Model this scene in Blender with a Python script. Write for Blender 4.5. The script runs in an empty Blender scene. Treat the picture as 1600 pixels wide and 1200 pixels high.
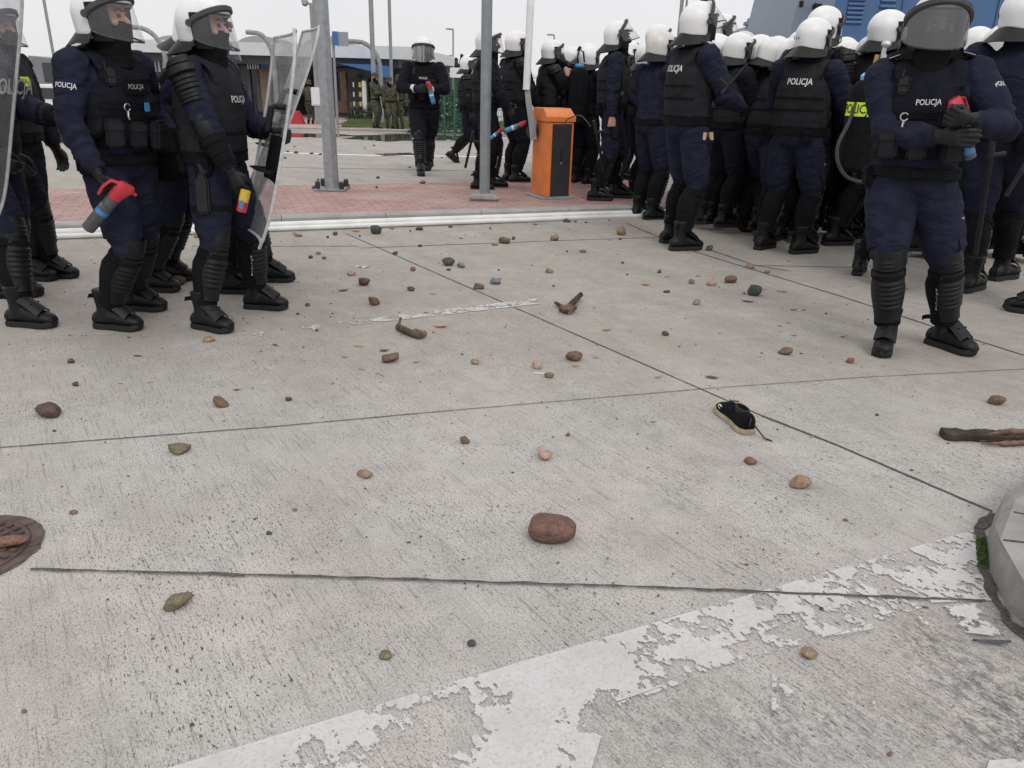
import bpy, bmesh, math, random
import numpy as np
from mathutils import Vector, Matrix, noise
from mathutils.bvhtree import BVHTree
random.seed(7)
SC = bpy.context.scene
COL = SC.collection
V = Vector
PI = math.pi
def R(d): return math.radians(d)
# ------------------------------------------------------------------ camera
CAMH, FPX, HOR, ROLL = 1.36, 1200.0, 130.0, 0.028
_th = math.atan((600 - HOR) * math.cos(ROLL) / FPX)
_F = V((0, math.cos(_th), -math.sin(_th)))
_R0 = V((1, 0, 0)); _U0 = V((0, math.sin(_th), math.cos(_th)))
_R = _R0 * math.cos(ROLL) + _U0 * math.sin(ROLL)
_U = _U0 * math.cos(ROLL) - _R0 * math.sin(ROLL)
CAM = V((0, 0, CAMH))
def smooth(a, b, x):
    t = max(0.0, min(1.0, (x - a) / (b - a))); return t * t * (3 - 2 * t)
def zf(y):                                    # height of the ground with distance
    if y < 10.8: return 0.10 * smooth(8.0, 10.0, y)
    if y < 33: return 0.10 - 0.60 * (y - 10.8) / 22.2
    return -0.50
def ray(px, py): return _F + _R * ((px - 800) / FPX) - _U * ((py - 600) / FPX)
def G(px, py, z=0.0):                         # photograph point -> ground point at height z
    d = ray(px, py); return CAM + d * ((z - CAMH) / d.z)
def GF(px, py):                               # the same on the rolling far ground
    z = 0.0
    for _ in range(40):
        p = G(px, py, z); z = 0.5 * z + 0.5 * zf(p.y)
    return G(px, py, z)
def AT(px, py, y):                            # the point at distance y
    d = ray(px, py); return CAM + d * (y / d.y)
def proj(p):
    d = p - CAM; k = d.dot(_F); return 800 + FPX * d.dot(_R) / k, 600 - FPX * d.dot(_U) / k
def ztop(x, y, py):                           # height over (x,y) that lands on picture row py
    lo, hi = -1.0, 6.0
    for _ in range(40):
        m = (lo + hi) / 2
        if proj(V((x, y, m)))[1] > py: lo = m
        else: hi = m
    return (lo + hi) / 2
cd = bpy.data.cameras.new('Camera'); cam = bpy.data.objects.new('Camera', cd); COL.objects.link(cam)
cd.sensor_width = 36.0; cd.lens = 36.0 * FPX / 1600; cd.clip_end = 1500; cd.clip_start = 0.05
cam.matrix_world = Matrix(((_R.x, _U.x, -_F.x, 0), (_R.y, _U.y, -_F.y, 0), (_R.z, _U.z, -_F.z, CAMH), (0, 0, 0, 1)))
SC.camera = cam
# ------------------------------------------------------------------ mesh builder
class MB:
    def __init__(s): s.v = []; s.f = []; s.m = []
    def add(s, vs, fs, mat=0):
        o = len(s.v); s.v += [V(p) for p in vs]
        for f in fs: s.f.append(tuple(i + o for i in f)); s.m.append(mat)
    def box(s, c, size, M=None, mat=0, bev=0.0):
        x, y, z = [k / 2 for k in size]
        if bev > 0:
            bm = bmesh.new(); bmesh.ops.create_cube(bm, size=1.0)
            for w in bm.verts: w.co = V((w.co.x * 2 * x, w.co.y * 2 * y, w.co.z * 2 * z))
            bmesh.ops.bevel(bm, geom=bm.edges[:], offset=min(bev, x * .9, y * .9, z * .9), segments=2, affect='EDGES')
            bm.verts.index_update()
            vs = [w.co.copy() for w in bm.verts]; fs = [tuple(w.index for w in f.verts) for f in bm.faces]; bm.free()
        else:
            vs = [V((a * x, b * y, d * z)) for a in (-1, 1) for b in (-1, 1) for d in (-1, 1)]
            fs = [(0, 1, 3, 2), (4, 6, 7, 5), (0, 4, 5, 1), (2, 3, 7, 6), (0, 2, 6, 4), (1, 5, 7, 3)]
        c = V(c)
        vs = [(M @ p if M else p) + c for p in vs] if (M is None or len(M) == 3) else [M @ (p + c) for p in vs]
        s.add(vs, fs, mat)
    def rings(s, rs, mat=0, cap=True, closed=True):
        n = len(rs[0]); vs = [p for r in rs for p in r]; fs = []
        for i in range(len(rs) - 1):
            for j in range(n if closed else n - 1):
                k = (j + 1) % n; fs.append((i * n + j, i * n + k, (i + 1) * n + k, (i + 1) * n + j))
        if cap: fs.append(tuple(range(n))[::-1]); fs.append(tuple(range((len(rs) - 1) * n, len(rs) * n)))
        s.add(vs, fs, mat)
    def tube(s, pts, rad, n=10, mat=0, cap=True, up=None):
        pts = [V(p) for p in pts]; rs = []
        if not isinstance(rad, list): rad = [rad] * len(pts)
        prev = None
        for i, p in enumerate(pts):
            t = (pts[min(i + 1, len(pts) - 1)] - pts[max(i - 1, 0)])
            t = t.normalized() if t.length > 1e-9 else V((0, 0, 1))
            if prev is None:
                a = V(up) if up else (V((0, 0, 1)) if abs(t.z) < .9 else V((0, 1, 0)))
                prev = (a - t * a.dot(t)).normalized()
            else:
                q = prev - t * prev.dot(t); prev = q.normalized() if q.length > 1e-6 else prev
            b = t.cross(prev); r = rad[i]; ra, rb = r if isinstance(r, tuple) else (r, r)
            rs.append([p + prev * (ra * math.cos(2 * PI * j / n)) + b * (rb * math.sin(2 * PI * j / n)) for j in range(n)])
        s.rings(rs, mat, cap)
    def ell(s, c, r, M=None, nu=14, nv=9, mat=0):
        c = V(c); rs = []
        for i in range(1, nv):
            a = PI * i / nv
            rs.append([V((r[0] * math.sin(a) * math.cos(2 * PI * j / nu), r[1] * math.sin(a) * math.sin(2 * PI * j / nu), -r[2] * math.cos(a))) for j in range(nu)])
        vs = [V((0, 0, -r[2]))] + [p for q in rs for p in q] + [V((0, 0, r[2]))]
        fs = [(0, 1 + (j + 1) % nu, 1 + j) for j in range(nu)]
        for i in range(nv - 2):
            for j in range(nu):
                k = (j + 1) % nu; fs.append((1 + i * nu + j, 1 + i * nu + k, 1 + (i + 1) * nu + k, 1 + (i + 1) * nu + j))
        o = 1 + (nv - 2) * nu
        fs += [(o + j, o + (j + 1) % nu, len(vs) - 1) for j in range(nu)]
        s.add([(M @ p if M else p) + c for p in vs], fs, mat)
    def sheet(s, grid, th, mat=0):
        # grid[i][j] of points -> a solid sheet of thickness th (grown along the negative normal)
        ni, nj = len(grid), len(grid[0]); nr = [[None] * nj for _ in range(ni)]
        for i in range(ni):
            for j in range(nj):
                a = grid[min(i + 1, ni - 1)][j] - grid[max(i - 1, 0)][j]; b = grid[i][min(j + 1, nj - 1)] - grid[i][max(j - 1, 0)]
                c = a.cross(b); nr[i][j] = c.normalized() if c.length > 1e-12 else V((0, 0, 1))
        vs = [grid[i][j] for i in range(ni) for j in range(nj)] + [grid[i][j] - nr[i][j] * th for i in range(ni) for j in range(nj)]
        N = ni * nj; fs = []
        for i in range(ni - 1):
            for j in range(nj - 1):
                a, b, c, d = i * nj + j, i * nj + j + 1, (i + 1) * nj + j + 1, (i + 1) * nj + j
                fs.append((a, d, c, b)); fs.append((N + a, N + b, N + c, N + d))
        per = [(0, j) for j in range(nj)] + [(i, nj - 1) for i in range(1, ni)] + [(ni - 1, j) for j in range(nj - 2, -1, -1)] + [(i, 0) for i in range(ni - 2, 0, -1)]
        for k in range(len(per)):
            a = per[k][0] * nj + per[k][1]; q = per[(k + 1) % len(per)]; b = q[0] * nj + q[1]
            fs.append((a, b, N + b, N + a))
        s.add(vs, fs, mat)
    def mesh(s, name='m', smoothed=True):
        me = bpy.data.meshes.new(name); me.from_pydata([tuple(p) for p in s.v], [], s.f)
        if any(s.m): me.polygons.foreach_set('material_index', s.m)
        if smoothed: me.polygons.foreach_set('use_smooth', [True] * len(me.polygons))
        me.update(); return me
def fixn(me):
    bm = bmesh.new(); bm.from_mesh(me); bmesh.ops.recalc_face_normals(bm, faces=bm.faces[:]); bm.to_mesh(me); bm.free(); return me
def sharp(me, deg=35):
    bm = bmesh.new(); bm.from_mesh(me); bmesh.ops.recalc_face_normals(bm, faces=bm.faces[:])
    for e in bm.edges:
        e.smooth = not (len(e.link_faces) == 2 and e.calc_face_angle(0) > R(deg))
    for f in bm.faces: f.smooth = True
    bm.to_mesh(me); bm.free(); return me
def put(name, me, mats, parent=None, M=None):
    if isinstance(me, MB): me = sharp(me.mesh(name))
    if not me.materials:
        for m in (mats if isinstance(mats, (list, tuple)) else [mats]): me.materials.append(m)
    o = bpy.data.objects.new(name, me); COL.objects.link(o)
    if parent: o.parent = parent
    if M is not None: o.matrix_basis = M
    return o
def tag(o, label=None, cat=None, group=None, kind=None):
    if label: o['label'] = label
    if cat: o['category'] = cat
    if group: o['group'] = group
    if kind: o['kind'] = kind
    return o
def empty(name, loc, rz=0.0, s=1.0):
    o = bpy.data.objects.new(name, None); COL.objects.link(o); o.location = loc
    o.rotation_euler = (0, 0, rz); o.scale = (s, s, s); o.empty_display_size = .1; return o
def evaluated(ob):
    dg = bpy.context.evaluated_depsgraph_get(); return bpy.data.meshes.new_from_object(ob.evaluated_get(dg), depsgraph=dg)
def remesh(mb, vox, it=3):
    ob = bpy.data.objects.new('t', fixn(mb.mesh())); COL.objects.link(ob)
    m = ob.modifiers.new('r', 'REMESH'); m.mode = 'VOXEL'; m.voxel_size = vox; m.use_smooth_shade = True
    if it: q = ob.modifiers.new('s', 'SMOOTH'); q.iterations = it; q.factor = .5
    me = evaluated(ob); old = ob.data; bpy.data.objects.remove(ob); bpy.data.meshes.remove(old)
    me.polygons.foreach_set('use_smooth', [True] * len(me.polygons)); return me
def from_mesh(me):
    return [v.co.copy() for v in me.vertices], [tuple(p.vertices) for p in me.polygons]
_tx = {}
def text_pts(body, size=1.0, bold=.012, sx=.78):
    k = (body, bold, sx)
    if k not in _tx:
        c = bpy.data.curves.new('t', 'FONT'); c.body = body; c.align_x = 'CENTER'; c.align_y = 'CENTER'; c.offset = bold; c.resolution_u = 3
        o = bpy.data.objects.new('t', c); COL.objects.link(o); me = evaluated(o); bpy.data.objects.remove(o)
        vs, fs = from_mesh(me); _tx[k] = ([V((p.x * sx, p.y, 0)) for p in vs], fs)
    vs, fs = _tx[k]; return [p * size for p in vs], fs
def text_mesh(body, size, M, fn=None):
    """lettering as a mesh: fn maps the flat (x,y) to a 3-D point, else matrix M"""
    vs, fs = text_pts(body, size); me = bpy.data.meshes.new('lettering')
    me.from_pydata([tuple(fn(p) if fn else M @ p) for p in vs], [], fs); me.update(); return me
# ------------------------------------------------------------------ materials
def newmat(name):
    m = bpy.data.materials.new(name); m.use_nodes = True; nt = m.node_tree
    return m, nt, nt.nodes['Principled BSDF']
def N(nt, t, **kw):
    n = nt.nodes.new(t)
    for k, v in kw.items():
        if k in n.inputs: n.inputs[k].default_value = v
        else: setattr(n, k, v)
    return n
def ramp(nt, src, stops):
    r = nt.nodes.new('ShaderNodeValToRGB'); e = r.color_ramp.elements
    while len(e) < len(stops): e.new(.5)
    for i, (p, c) in enumerate(stops):
        e[i].position = p; e[i].color = (*c, 1) if isinstance(c, tuple) else (c, c, c, 1)
    nt.links.new(src, r.inputs[0]); return r.outputs[0]
def mix(nt, f, a, b, mode='MIX'):
    n = nt.nodes.new('ShaderNodeMix'); n.data_type = 'RGBA'; n.blend_type = mode
    for i, x in ((0, f), (6, a), (7, b)):
        if isinstance(x, (int, float)): n.inputs[i].default_value = x if i == 0 else (x, x, x, 1)
        elif isinstance(x, tuple): n.inputs[i].default_value = (*x, 1)
        else: nt.links.new(x, n.inputs[i])
    return n.outputs[2]
def simple(name, col, rough=.5, var=.25, scale=30, bump=.15, bscale=200, metal=0, spec=.5, dist=.002, coord='Object', folds=0):
    m, nt, b = newmat(name); tc = N(nt, 'ShaderNodeTexCoord'); n1 = N(nt, 'ShaderNodeTexNoise', Scale=scale, Detail=4.0)
    nt.links.new(tc.outputs[coord], n1.inputs['Vector'])
    lo = tuple(c * (1 - var) for c in col); hi = tuple(min(1, c * (1 + var)) for c in col)
    nt.links.new(ramp(nt, n1.outputs['Fac'], [(.3, lo), (.7, hi)]), b.inputs['Base Color'])
    b.inputs['Roughness'].default_value = rough; b.inputs['Metallic'].default_value = metal; b.inputs['Specular IOR Level'].default_value = spec
    if bump:
        n2 = N(nt, 'ShaderNodeTexNoise', Scale=bscale, Detail=3.0); nt.links.new(tc.outputs[coord], n2.inputs['Vector'])
        bp = N(nt, 'ShaderNodeBump', Strength=bump, Distance=dist); nt.links.new(n2.outputs['Fac'], bp.inputs['Height']); nt.links.new(bp.outputs[0], b.inputs['Normal'])
        if folds:
            mp = N(nt, 'ShaderNodeMapping'); mp.inputs['Scale'].default_value = (1, 1, 1.9); nt.links.new(tc.outputs[coord], mp.inputs['Vector'])
            n3 = N(nt, 'ShaderNodeTexNoise', Scale=6.0, Detail=2.5, Roughness=.4, Distortion=1.1); nt.links.new(mp.outputs[0], n3.inputs['Vector'])
            sb = N(nt, 'ShaderNodeMath', operation='SUBTRACT'); sb.inputs[1].default_value = .5; nt.links.new(n3.outputs['Fac'], sb.inputs[0]); ab = N(nt, 'ShaderNodeMath', operation='ABSOLUTE'); nt.links.new(sb.outputs[0], ab.inputs[0])
            b2 = N(nt, 'ShaderNodeBump', Strength=folds, Distance=.05); b2.invert = True; nt.links.new(ab.outputs[0], b2.inputs['Height']); nt.links.new(bp.outputs[0], b2.inputs['Normal']); nt.links.new(b2.outputs[0], b.inputs['Normal'])
    return m
def clear(name, tint, gloss=.06, rough=.05, haze=0.0, hcol=(.8, .8, .82), fk=.5):
    m, nt, b = newmat(name); nt.nodes.remove(b); out = nt.nodes['Material Output']
    t = N(nt, 'ShaderNodeBsdfTransparent'); t.inputs[0].default_value = (*tint, 1)
    g = N(nt, 'ShaderNodeBsdfGlossy', Roughness=rough); d = N(nt, 'ShaderNodeBsdfDiffuse'); d.inputs[0].default_value = (*hcol, 1)
    tc = N(nt, 'ShaderNodeTexCoord'); ns = N(nt, 'ShaderNodeTexNoise', Scale=9.0, Detail=8.0, Roughness=.7); nt.links.new(tc.outputs['Object'], ns.inputs['Vector'])
    hz = N(nt, 'ShaderNodeMath', operation='MULTIPLY'); hz.inputs[1].default_value = haze * 2
    nt.links.new(ns.outputs['Fac'], hz.inputs[0])
    m1 = N(nt, 'ShaderNodeMixShader'); nt.links.new(hz.outputs[0], m1.inputs[0]); nt.links.new(t.outputs[0], m1.inputs[1]); nt.links.new(d.outputs[0], m1.inputs[2])
    lw = N(nt, 'ShaderNodeLayerWeight', Blend=.5); fr = N(nt, 'ShaderNodeMath', operation='POWER'); fr.inputs[1].default_value = 4.0; nt.links.new(lw.outputs['Facing'], fr.inputs[0]); mu = N(nt, 'ShaderNodeMath', operation='MULTIPLY_ADD'); mu.inputs[1].default_value = fk; mu.inputs[2].default_value = gloss * .7
    nt.links.new(fr.outputs[0], mu.inputs[0])
    m2 = N(nt, 'ShaderNodeMixShader'); nt.links.new(mu.outputs[0], m2.inputs[0]); nt.links.new(m1.outputs[0], m2.inputs[1]); nt.links.new(g.outputs[0], m2.inputs[2])
    nt.links.new(m2.outputs[0], out.inputs['Surface']); return m
MT = {}
MT['navy'] = simple('navy_fabric', (.0150, .0172, .0335), .9, .25, 14, .35, 420, spec=.15, folds=.5)
MT['navy2'] = simple('dark_navy_fabric', (.0085, .009, .016), .9, .25, 14, .35, 420, spec=.15, folds=.55)
MT['blackfab'] = simple('black_fabric', (.0065, .0065, .008), .9, .3, 20, .4, 380, spec=.15, folds=.3)
MT['vest'] = simple('black_vest', (.0165, .016, .019), .85, .25, 16, .35, 300, spec=.18, folds=.22)
MT['plastic'] = simple('black_plastic', (.0065, .0065, .0075), .5, .25, 25, .1, 150, spec=.32)
MT['leather'] = simple('black_leather', (.006, .006, .0068), .48, .3, 40, .3, 160, spec=.32)
MT['rubber'] = simple('rubber_sole', (.010, .0095, .0095), .75, .4, 40, .3, 120)
MT['drab'] = simple('grey_nylon', (.045, .045, .05), .7, .3, 20, .3, 200)
MT['white'] = simple('white_helmet', (.76, .76, .75), .36, .07, 14, .12, 26, spec=.4)
MT['darkhelmet'] = simple('dark_helmet', (.012, .012, .013), .5, .2, 20, .1, 100)
MT['offwhite'] = simple('offwhite_helmet', (.62, .60, .55), .32, .1, 12, .03, 60)
MT['skin'] = simple('skin', (.46, .26, .19), .5, .15, 40, .1, 200)
MT['eye'] = simple('dark_eye', (.03, .02, .018), .3, .1, 40, 0)
MT['letter'] = simple('reflective_lettering', (.62, .62, .62), .5, .1, 60, 0)
MT['dimletter'] = simple('dull_lettering', (.33, .32, .30), .6, .15, 60, 0)
MT['ink'] = simple('black_print', (.012, .012, .012), .6, .1, 60, 0)
MT['neon'] = simple('neon_yellow_band', (.55, .78, .02), .6, .08, 20, .15, 200)
MT['red'] = simple('red_plastic', (.48, .03, .045), .4, .12, 40, .05, 100)
MT['can'] = simple('dark_grey_can', (.07, .07, .075), .4, .2, 60, .02, 100)
MT['bluecan'] = simple('blue_can_label', (.05, .22, .46), .4, .2, 50, 0)
MT['metal'] = simple('bright_metal', (.55, .55, .54), .35, .2, 40, .05, 100, metal=.9)
MT['brass'] = simple('brass', (.45, .3, .12), .4, .2, 40, .05, 100, metal=.8)
MT['cork'] = simple('cork', (.52, .36, .21), .8, .2, 90, .2, 200)
MT['visor'] = clear('clear_visor', (.955, .955, .96), .04, .04, .012, fk=.35)
MT['visor_dark'] = clear('reflecting_visor', (.60, .61, .62), .13, .06, .035, (.5, .5, .51), fk=.35)
MT['visor_sky'] = clear('sky_reflecting_visor', (.6, .6, .61), .30, .06, .2, (.72, .72, .73))
MT['shield'] = clear('clear_shield', (.92, .92, .93), .05, .1, .17, (.60, .60, .62), fk=.15)
MT['shield_scuffed'] = clear('scuffed_shield', (.8, .8, .8), .08, .15, .36, (.58, .58, .58), fk=.15)
MT['shield_edge'] = simple('scuffed_shield_edge', (.50, .50, .49), .5, .2, 30, .1, 60)
def camo():
    m, nt, b = newmat('camouflage_fabric'); tc = N(nt, 'ShaderNodeTexCoord'); n1 = N(nt, 'ShaderNodeTexNoise', Scale=11.0, Detail=4.0); nt.links.new(tc.outputs['Object'], n1.inputs['Vector'])
    nt.links.new(ramp(nt, n1.outputs['Fac'], [(.38, (.03, .03, .022)), (.44, (.07, .075, .048)), (.55, (.098, .093, .062)), (.62, (.055, .046, .033))]), b.inputs['Base Color'])
    b.inputs['Roughness'].default_value = .9; b.inputs['Specular IOR Level'].default_value = .2; return m
MT['camo'] = camo()
# ------------------------------------------------------------------ shared gear meshes
def I4(x=0, y=0, z=0): return Matrix.Translation((x, y, z))
def rz(a): return Matrix.Rotation(R(a), 4, 'Z')
def rx(a): return Matrix.Rotation(R(a), 4, 'X')
def ry(a): return Matrix.Rotation(R(a), 4, 'Y')
def bone(A, B, hint):
    z = (B - A).normalized(); y = V(hint); y = y - z * y.dot(z)
    if y.length < 1e-5: y = V((1, 0, 0)) - z * z.x
    y.normalize(); x = y.cross(z)
    return Matrix(((x.x, y.x, z.x, A.x), (x.y, y.y, z.y, A.y), (x.z, y.z, z.z, A.z), (0, 0, 0, 1)))
def oval(cx, cy, z, a, b, n=28, e=2.0, a0=0, a1=2 * PI, closed=True):
    out = []
    for j in range(n):
        t = a0 + (a1 - a0) * j / (n if closed else n - 1); c, s = math.sin(t), math.cos(t)
        k = (abs(c) ** e + abs(s) ** e) ** (-1 / e); out.append(V((cx + a * c * k, cy + b * s * k, z)))
    return out
def interp(tab, z):
    if z <= tab[0][0]: return tab[0][1:]
    for p, q in zip(tab, tab[1:]):
        if z <= q[0]:
            t = (z - p[0]) / (q[0] - p[0]); return [x + (y - x) * t for x, y in zip(p[1:], q[1:])]
    return tab[-1][1:]
GM = {}
# ---- boot in the foot's frame: y forward, sole on z = 0, ankle above the origin
def _boot():
    b = MB(); b.tube([(0, -.008, .05), (0, -.010, .14), (0, -.014, .24)], [(.052, .056), (.048, .05), (.056, .06)], 16)
    secs = [(-.094, .026, .075), (-.085, .037, .095), (-.05, .044, .115), (0, .046, .125), (.05, .047, .122), (.10, .051, .104), (.145, .053, .094), (.18, .046, .082), (.203, .027, .064)]
    b.rings([[V((a * s_ * (.9 if z_ < 0 else 1), y, .02 + (h - .02) * (.5 + .5 * z_))) for s_, z_ in [(math.cos(2 * PI * j / 16), math.sin(2 * PI * j / 16)) for j in range(16)]] for y, a, h in secs])
    return remesh(b, .008, 2)
def _sole():
    b = MB(); out = [(-.098, .0), (-.09, .032), (-.05, .043), (0, .040), (.05, .043), (.11, .053), (.16, .051), (.192, .033), (.207, 0)]
    loop = [(y, a) for y, a in out] + [(y, -a) for y, a in out[-2:0:-1]]
    def rg(k, z, dz=0): return [V((a * k, .055 + (y - .055) * k, z + (.012 if y > .19 else 0))) for y, a in loop]
    b.rings([rg(.97, 0), rg(1.0, .006), rg(1.0, .024), rg(.96, .034)]); return sharp(b.mesh(), 50)
def _footguard():
    b = MB(); g = []
    for i in range(7):
        t = i / 6; y = .035 + .115 * t; z = .188 - .066 * t - .012 * t * t; w = .050 + .008 * t; row = []
        for j in range(9):
            u = j / 4 - 1; row.append(V((w * u, y - .015 * u * u, z - .030 * u * u)))
        g.append(row)
    b.sheet(g, -.007)
    for s in (-1, 1): b.ell((s * .03, .095, .142), (.006, .006, .005), None, 8, 5)
    return sharp(b.mesh())
SH = [(-.02, 0, .068, .071), (.06, -.006, .069, .073), (.13, -.022, .073, .082), (.2, -.020, .069, .078), (.3, -.006, .057, .062), (.36, 0, .058, .062)]
def _shin():
    b = MB(); b.rings([oval(0, interp(SH, z)[0], z, interp(SH, z)[1] + .008, interp(SH, z)[2] + .008, 24) for z in [.03 + .33 * i / 16 for i in range(17)]]); return sharp(b.mesh())
def _plate():
    b = MB(); g = []; n = 66
    for i in range(n):
        z = .03 + .30 * i / (n - 1); c = interp(SH, z); rd = .0
        if .085 < z < .255: rd = .011 * abs(math.sin(PI * (z - .085) / .17 * 6)) ** .7
        w = 1.0 - .15 * abs(z - .17) / .15; row = []
        for j in range(15):
            u = j / 7 - 1; a = u * 1.2 * w; k = rd * (1 - u ** 6)
            row.append(V((math.sin(a) * (c[1] + .019 + k * .4), c[0] + math.cos(a) * (c[2] + .021 + k), z)))
        g.append(row)
    b.sheet(g, .011); return sharp(b.mesh(), 40)
def _knee():
    b = MB(); g = []
    for i in range(15):
        t = i / 14; z = -.085 + .155 * t; dome = math.sin(PI * (.12 + .8 * t)) ** .6; row = []
        for j in range(15):
            u = j / 7 - 1; a = u * 1.35; k = .006 if (.25 < t < .72 and abs(u) < .5 and int(t * 14) % 2) else 0
            row.append(V((math.sin(a) * (.066 + .012 * dome), -.004 + math.cos(a) * (.062 + .028 * dome + k), z)))
        g.append(row)
    b.sheet(g, .009)
    return sharp(b.mesh(), 45)
def _strap(z0, rr, tab):
    b = MB(); b.rings([oval(0, 0, z0 + d, rr + .004 + k, rr + .008 + k, 22) for d, k in ((0, -.004), (.003, .004), (.03, .004), (.033, -.004))])
    if tab:
        b.sheet([[V((-.03 - .01 * i, -rr - .002 - .016 * i + .0015 * i * i, z0 + .004 + .004 * i * i * .3 + q)) for q in (0, .026)] for i in range(4)], .005)
    return sharp(b.mesh())
def _vert_letters():
    vs, fs = text_pts('P\nO\nL\nI\nC\nJ\nA', .021, .03); me = bpy.data.meshes.new('lettering')
    def fn(p):
        z = .19 - p.y * 1.0; c = interp(SH, z); a = 1.62 + p.x / .07
        return (math.sin(a) * (c[1] + .0105), c[0] + math.cos(a) * (c[2] + .0105), z)
    me.from_pydata([fn(p) for p in vs], [], fs); me.update(); return me
# ---- gloves: wrist at the origin, fingers along +y, back of the hand +z, thumb on -x (right hand)
def hand_mb(pose, rr=1.0, cuff=True):
    b = MB()
    b.rings([oval(0, 0, 0, .034, .024, 12)] * 0 + [[V((p.x, y, p.y + dz)) for p in oval(0, 0, 0, w, h, 14, 2.6)] for y, w, h, dz in ((-.01, .030, .023, 0), (.02, .036, .022, 0), (.06, .042, .020, .002), (.092, .041, .016, .002))])
    curl = {'relax': (18, 28, 22), 'grip': (62, 78, 48), 'fist': (80, 92, 60), 'flat': (6, 8, 6)}[pose]
    for k, (x, L, d) in enumerate(((-.031, 1.0, 0), (-.010, 1.08, 3), (.011, 1.02, 5), (.031, .84, 9))):
        p = V((x, .085, .002)); a = 0; pts = [p - V((0, .02, 0)), p.copy()]; rad = [.0115 * rr] * 2
        for s in range(3):
            a += curl[s] + d * .5 * (s == 0); l = (.044, .029, .023)[s] * L
            p = p + V((x * .12 * (s == 0), math.cos(R(a)) * l, -math.sin(R(a)) * l)); pts.append(p.copy()); rad.append((.0108, .0098, .0075)[s] * rr)
        b.tube(pts, rad, 9); b.ell(pts[-1], (.008 * rr,) * 3, None, 8, 6)
        b.ell(pts[2], (.0115 * rr,) * 3, None, 8, 6)
    tp = {'relax': [(-.028, .025, 0), (-.052, .055, -.014), (-.056, .086, -.026), (-.052, .108, -.034)], 'flat': [(-.028, .025, 0), (-.056, .052, -.006), (-.07, .082, -.008), (-.076, .105, -.01)]}.get(pose, [(-.028, .025, -.004), (-.046, .052, -.03), (-.034, .078, -.052), (-.012, .09, -.06)])
    b.tube(tp, [.016 * rr, .0145 * rr, .0125 * rr, .009 * rr], 9); b.ell(tp[-1], (.0095 * rr,) * 3, None, 8, 6)
    if cuff: b.tube([(0, -.055, 0), (0, -.02, 0), (0, .01, 0)], [(.047, .04), (.042, .034), (.037, .028)], 14, up=(1, 0, 0))
    return b
def mirror(me):
    m = me.copy()
    m.transform(Matrix.Diagonal((-1, 1, 1, 1))); m.flip_normals(); return m
# ---- helmet, in the head's frame: y forward, origin between the ears
def shell_bottom(az):
    a = abs(((az + PI) % (2 * PI)) - PI)
    return .064 + (-.095 - .064) * smooth(R(66), R(92), a) + .012 * smooth(R(130), PI, a)
def shell_pt(az, v, off=0.0):
    zb = shell_bottom(az); z1 = .158
    if v < .8:
        th = v / .8 * (PI / 2); zc = .02 + .138 * math.cos(th); r = math.sin(th)
        ze = max(.02, zb)
        zc = ze + (z1 - ze) * math.cos(th)
        if zb > .02: r = r * math.sqrt(max(0, 1 - ((zb - .02) / .138) ** 2)) if False else r
    else:
        t = (v - .8) / .2; ze = max(.02, zb); zc = ze + (zb - ze) * t; r = 1 - .10 * t * (ze > zb + .001)
    return V((math.sin(az) * r * (.126 + off), -.012 + math.cos(az) * r * (.152 + off), zc + off * .7))
def _shell():
    b = MB(); nv, na = 18, 56
    outer = [[shell_pt(2 * PI * j / na, (i + .001) / nv) for j in range(na)] for i in range(nv + 1)]
    inner = [[shell_pt(2 * PI * j / na, (i + .001) / nv, -.010) - V((0, 0, .0)) for j in range(na)] for i in range(nv, 8, -1)]
    b.rings(outer + inner, 0, True); return sharp(b.mesh(), 60)
def _trim():
    b = MB(); na = 56; pts = [shell_pt(2 * PI * j / na, 1.0, .001) for j in range(na)]
    g = []
    for p in pts + [pts[0]]:
        n = V((p.x, p.y + .012, 0)).normalized(); g.append([p + n * .002 + V((0, 0, .008)), p + n * .004, p + n * .002 - V((0, 0, .006))])
    b.sheet(g, .004); return sharp(b.mesh(), 60)
def _ear(s):
    b = MB(); g = []
    for i in range(12):
        t = i / 11; z = .066 - .176 * t; row = []
        for j in range(12):
            u = j / 11; a = R(54 + 40 * u - 8 * t); k = .118 + .010 * math.sin(PI * u) * math.sin(PI * t) - .012 * t
            row.append(V((s * math.sin(a) * k, -.008 + math.cos(a) * (k + .022), z)))
        g.append(row)
    b.sheet(g, .014 * s)
    return sharp(fixn(b.mesh()), 60)
def vpt(ph, t, off=0.0):
    c = max(0.0, math.cos(ph)); z0 = .012 + .090 * c ** .8; z1 = -.035 - .075 * c ** .5
    y = (.140 + .052 * t * (c ** .6)) + off; x = .139 + .008 * t + off
    return V((math.sin(ph) * x, -.012 + math.cos(ph) * y + .006 * c, z0 + (z1 - z0) * t))
def _visor():
    b = MB(); b.sheet([[vpt(R(-84 + 168 * j / 30), i / 7) for j in range(31)] for i in range(8)], .003); return sharp(b.mesh(), 60)
def _strip():
    b = MB(); g = []
    for j in range(31):
        ph = R(-86 + 172 * j / 30); p = vpt(ph, 0, .006); n = V((math.sin(ph), math.cos(ph), .35)).normalized(); up = V((0, -.25, 1)).normalized()
        g.append([p - up * .012 - n * .004, p - up * .007 + n * .006, p + up * .007 + n * .006, p + up * .012 - n * .004])
    b.sheet(g, .006)
    for s in (-1, 1): b.tube([(s * .126, -.012, .012), (s * .150, -.012, .012)], .019, 14)
    g = []
    for j in range(31):
        ph = R(-80 + 160 * j / 30); p = vpt(ph, 1, .002); g.append([p + V((0, 0, .004)), p - V((0, 0, .005))])
    b.sheet(g, .006)
    return sharp(fixn(b.mesh()), 50)
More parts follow.
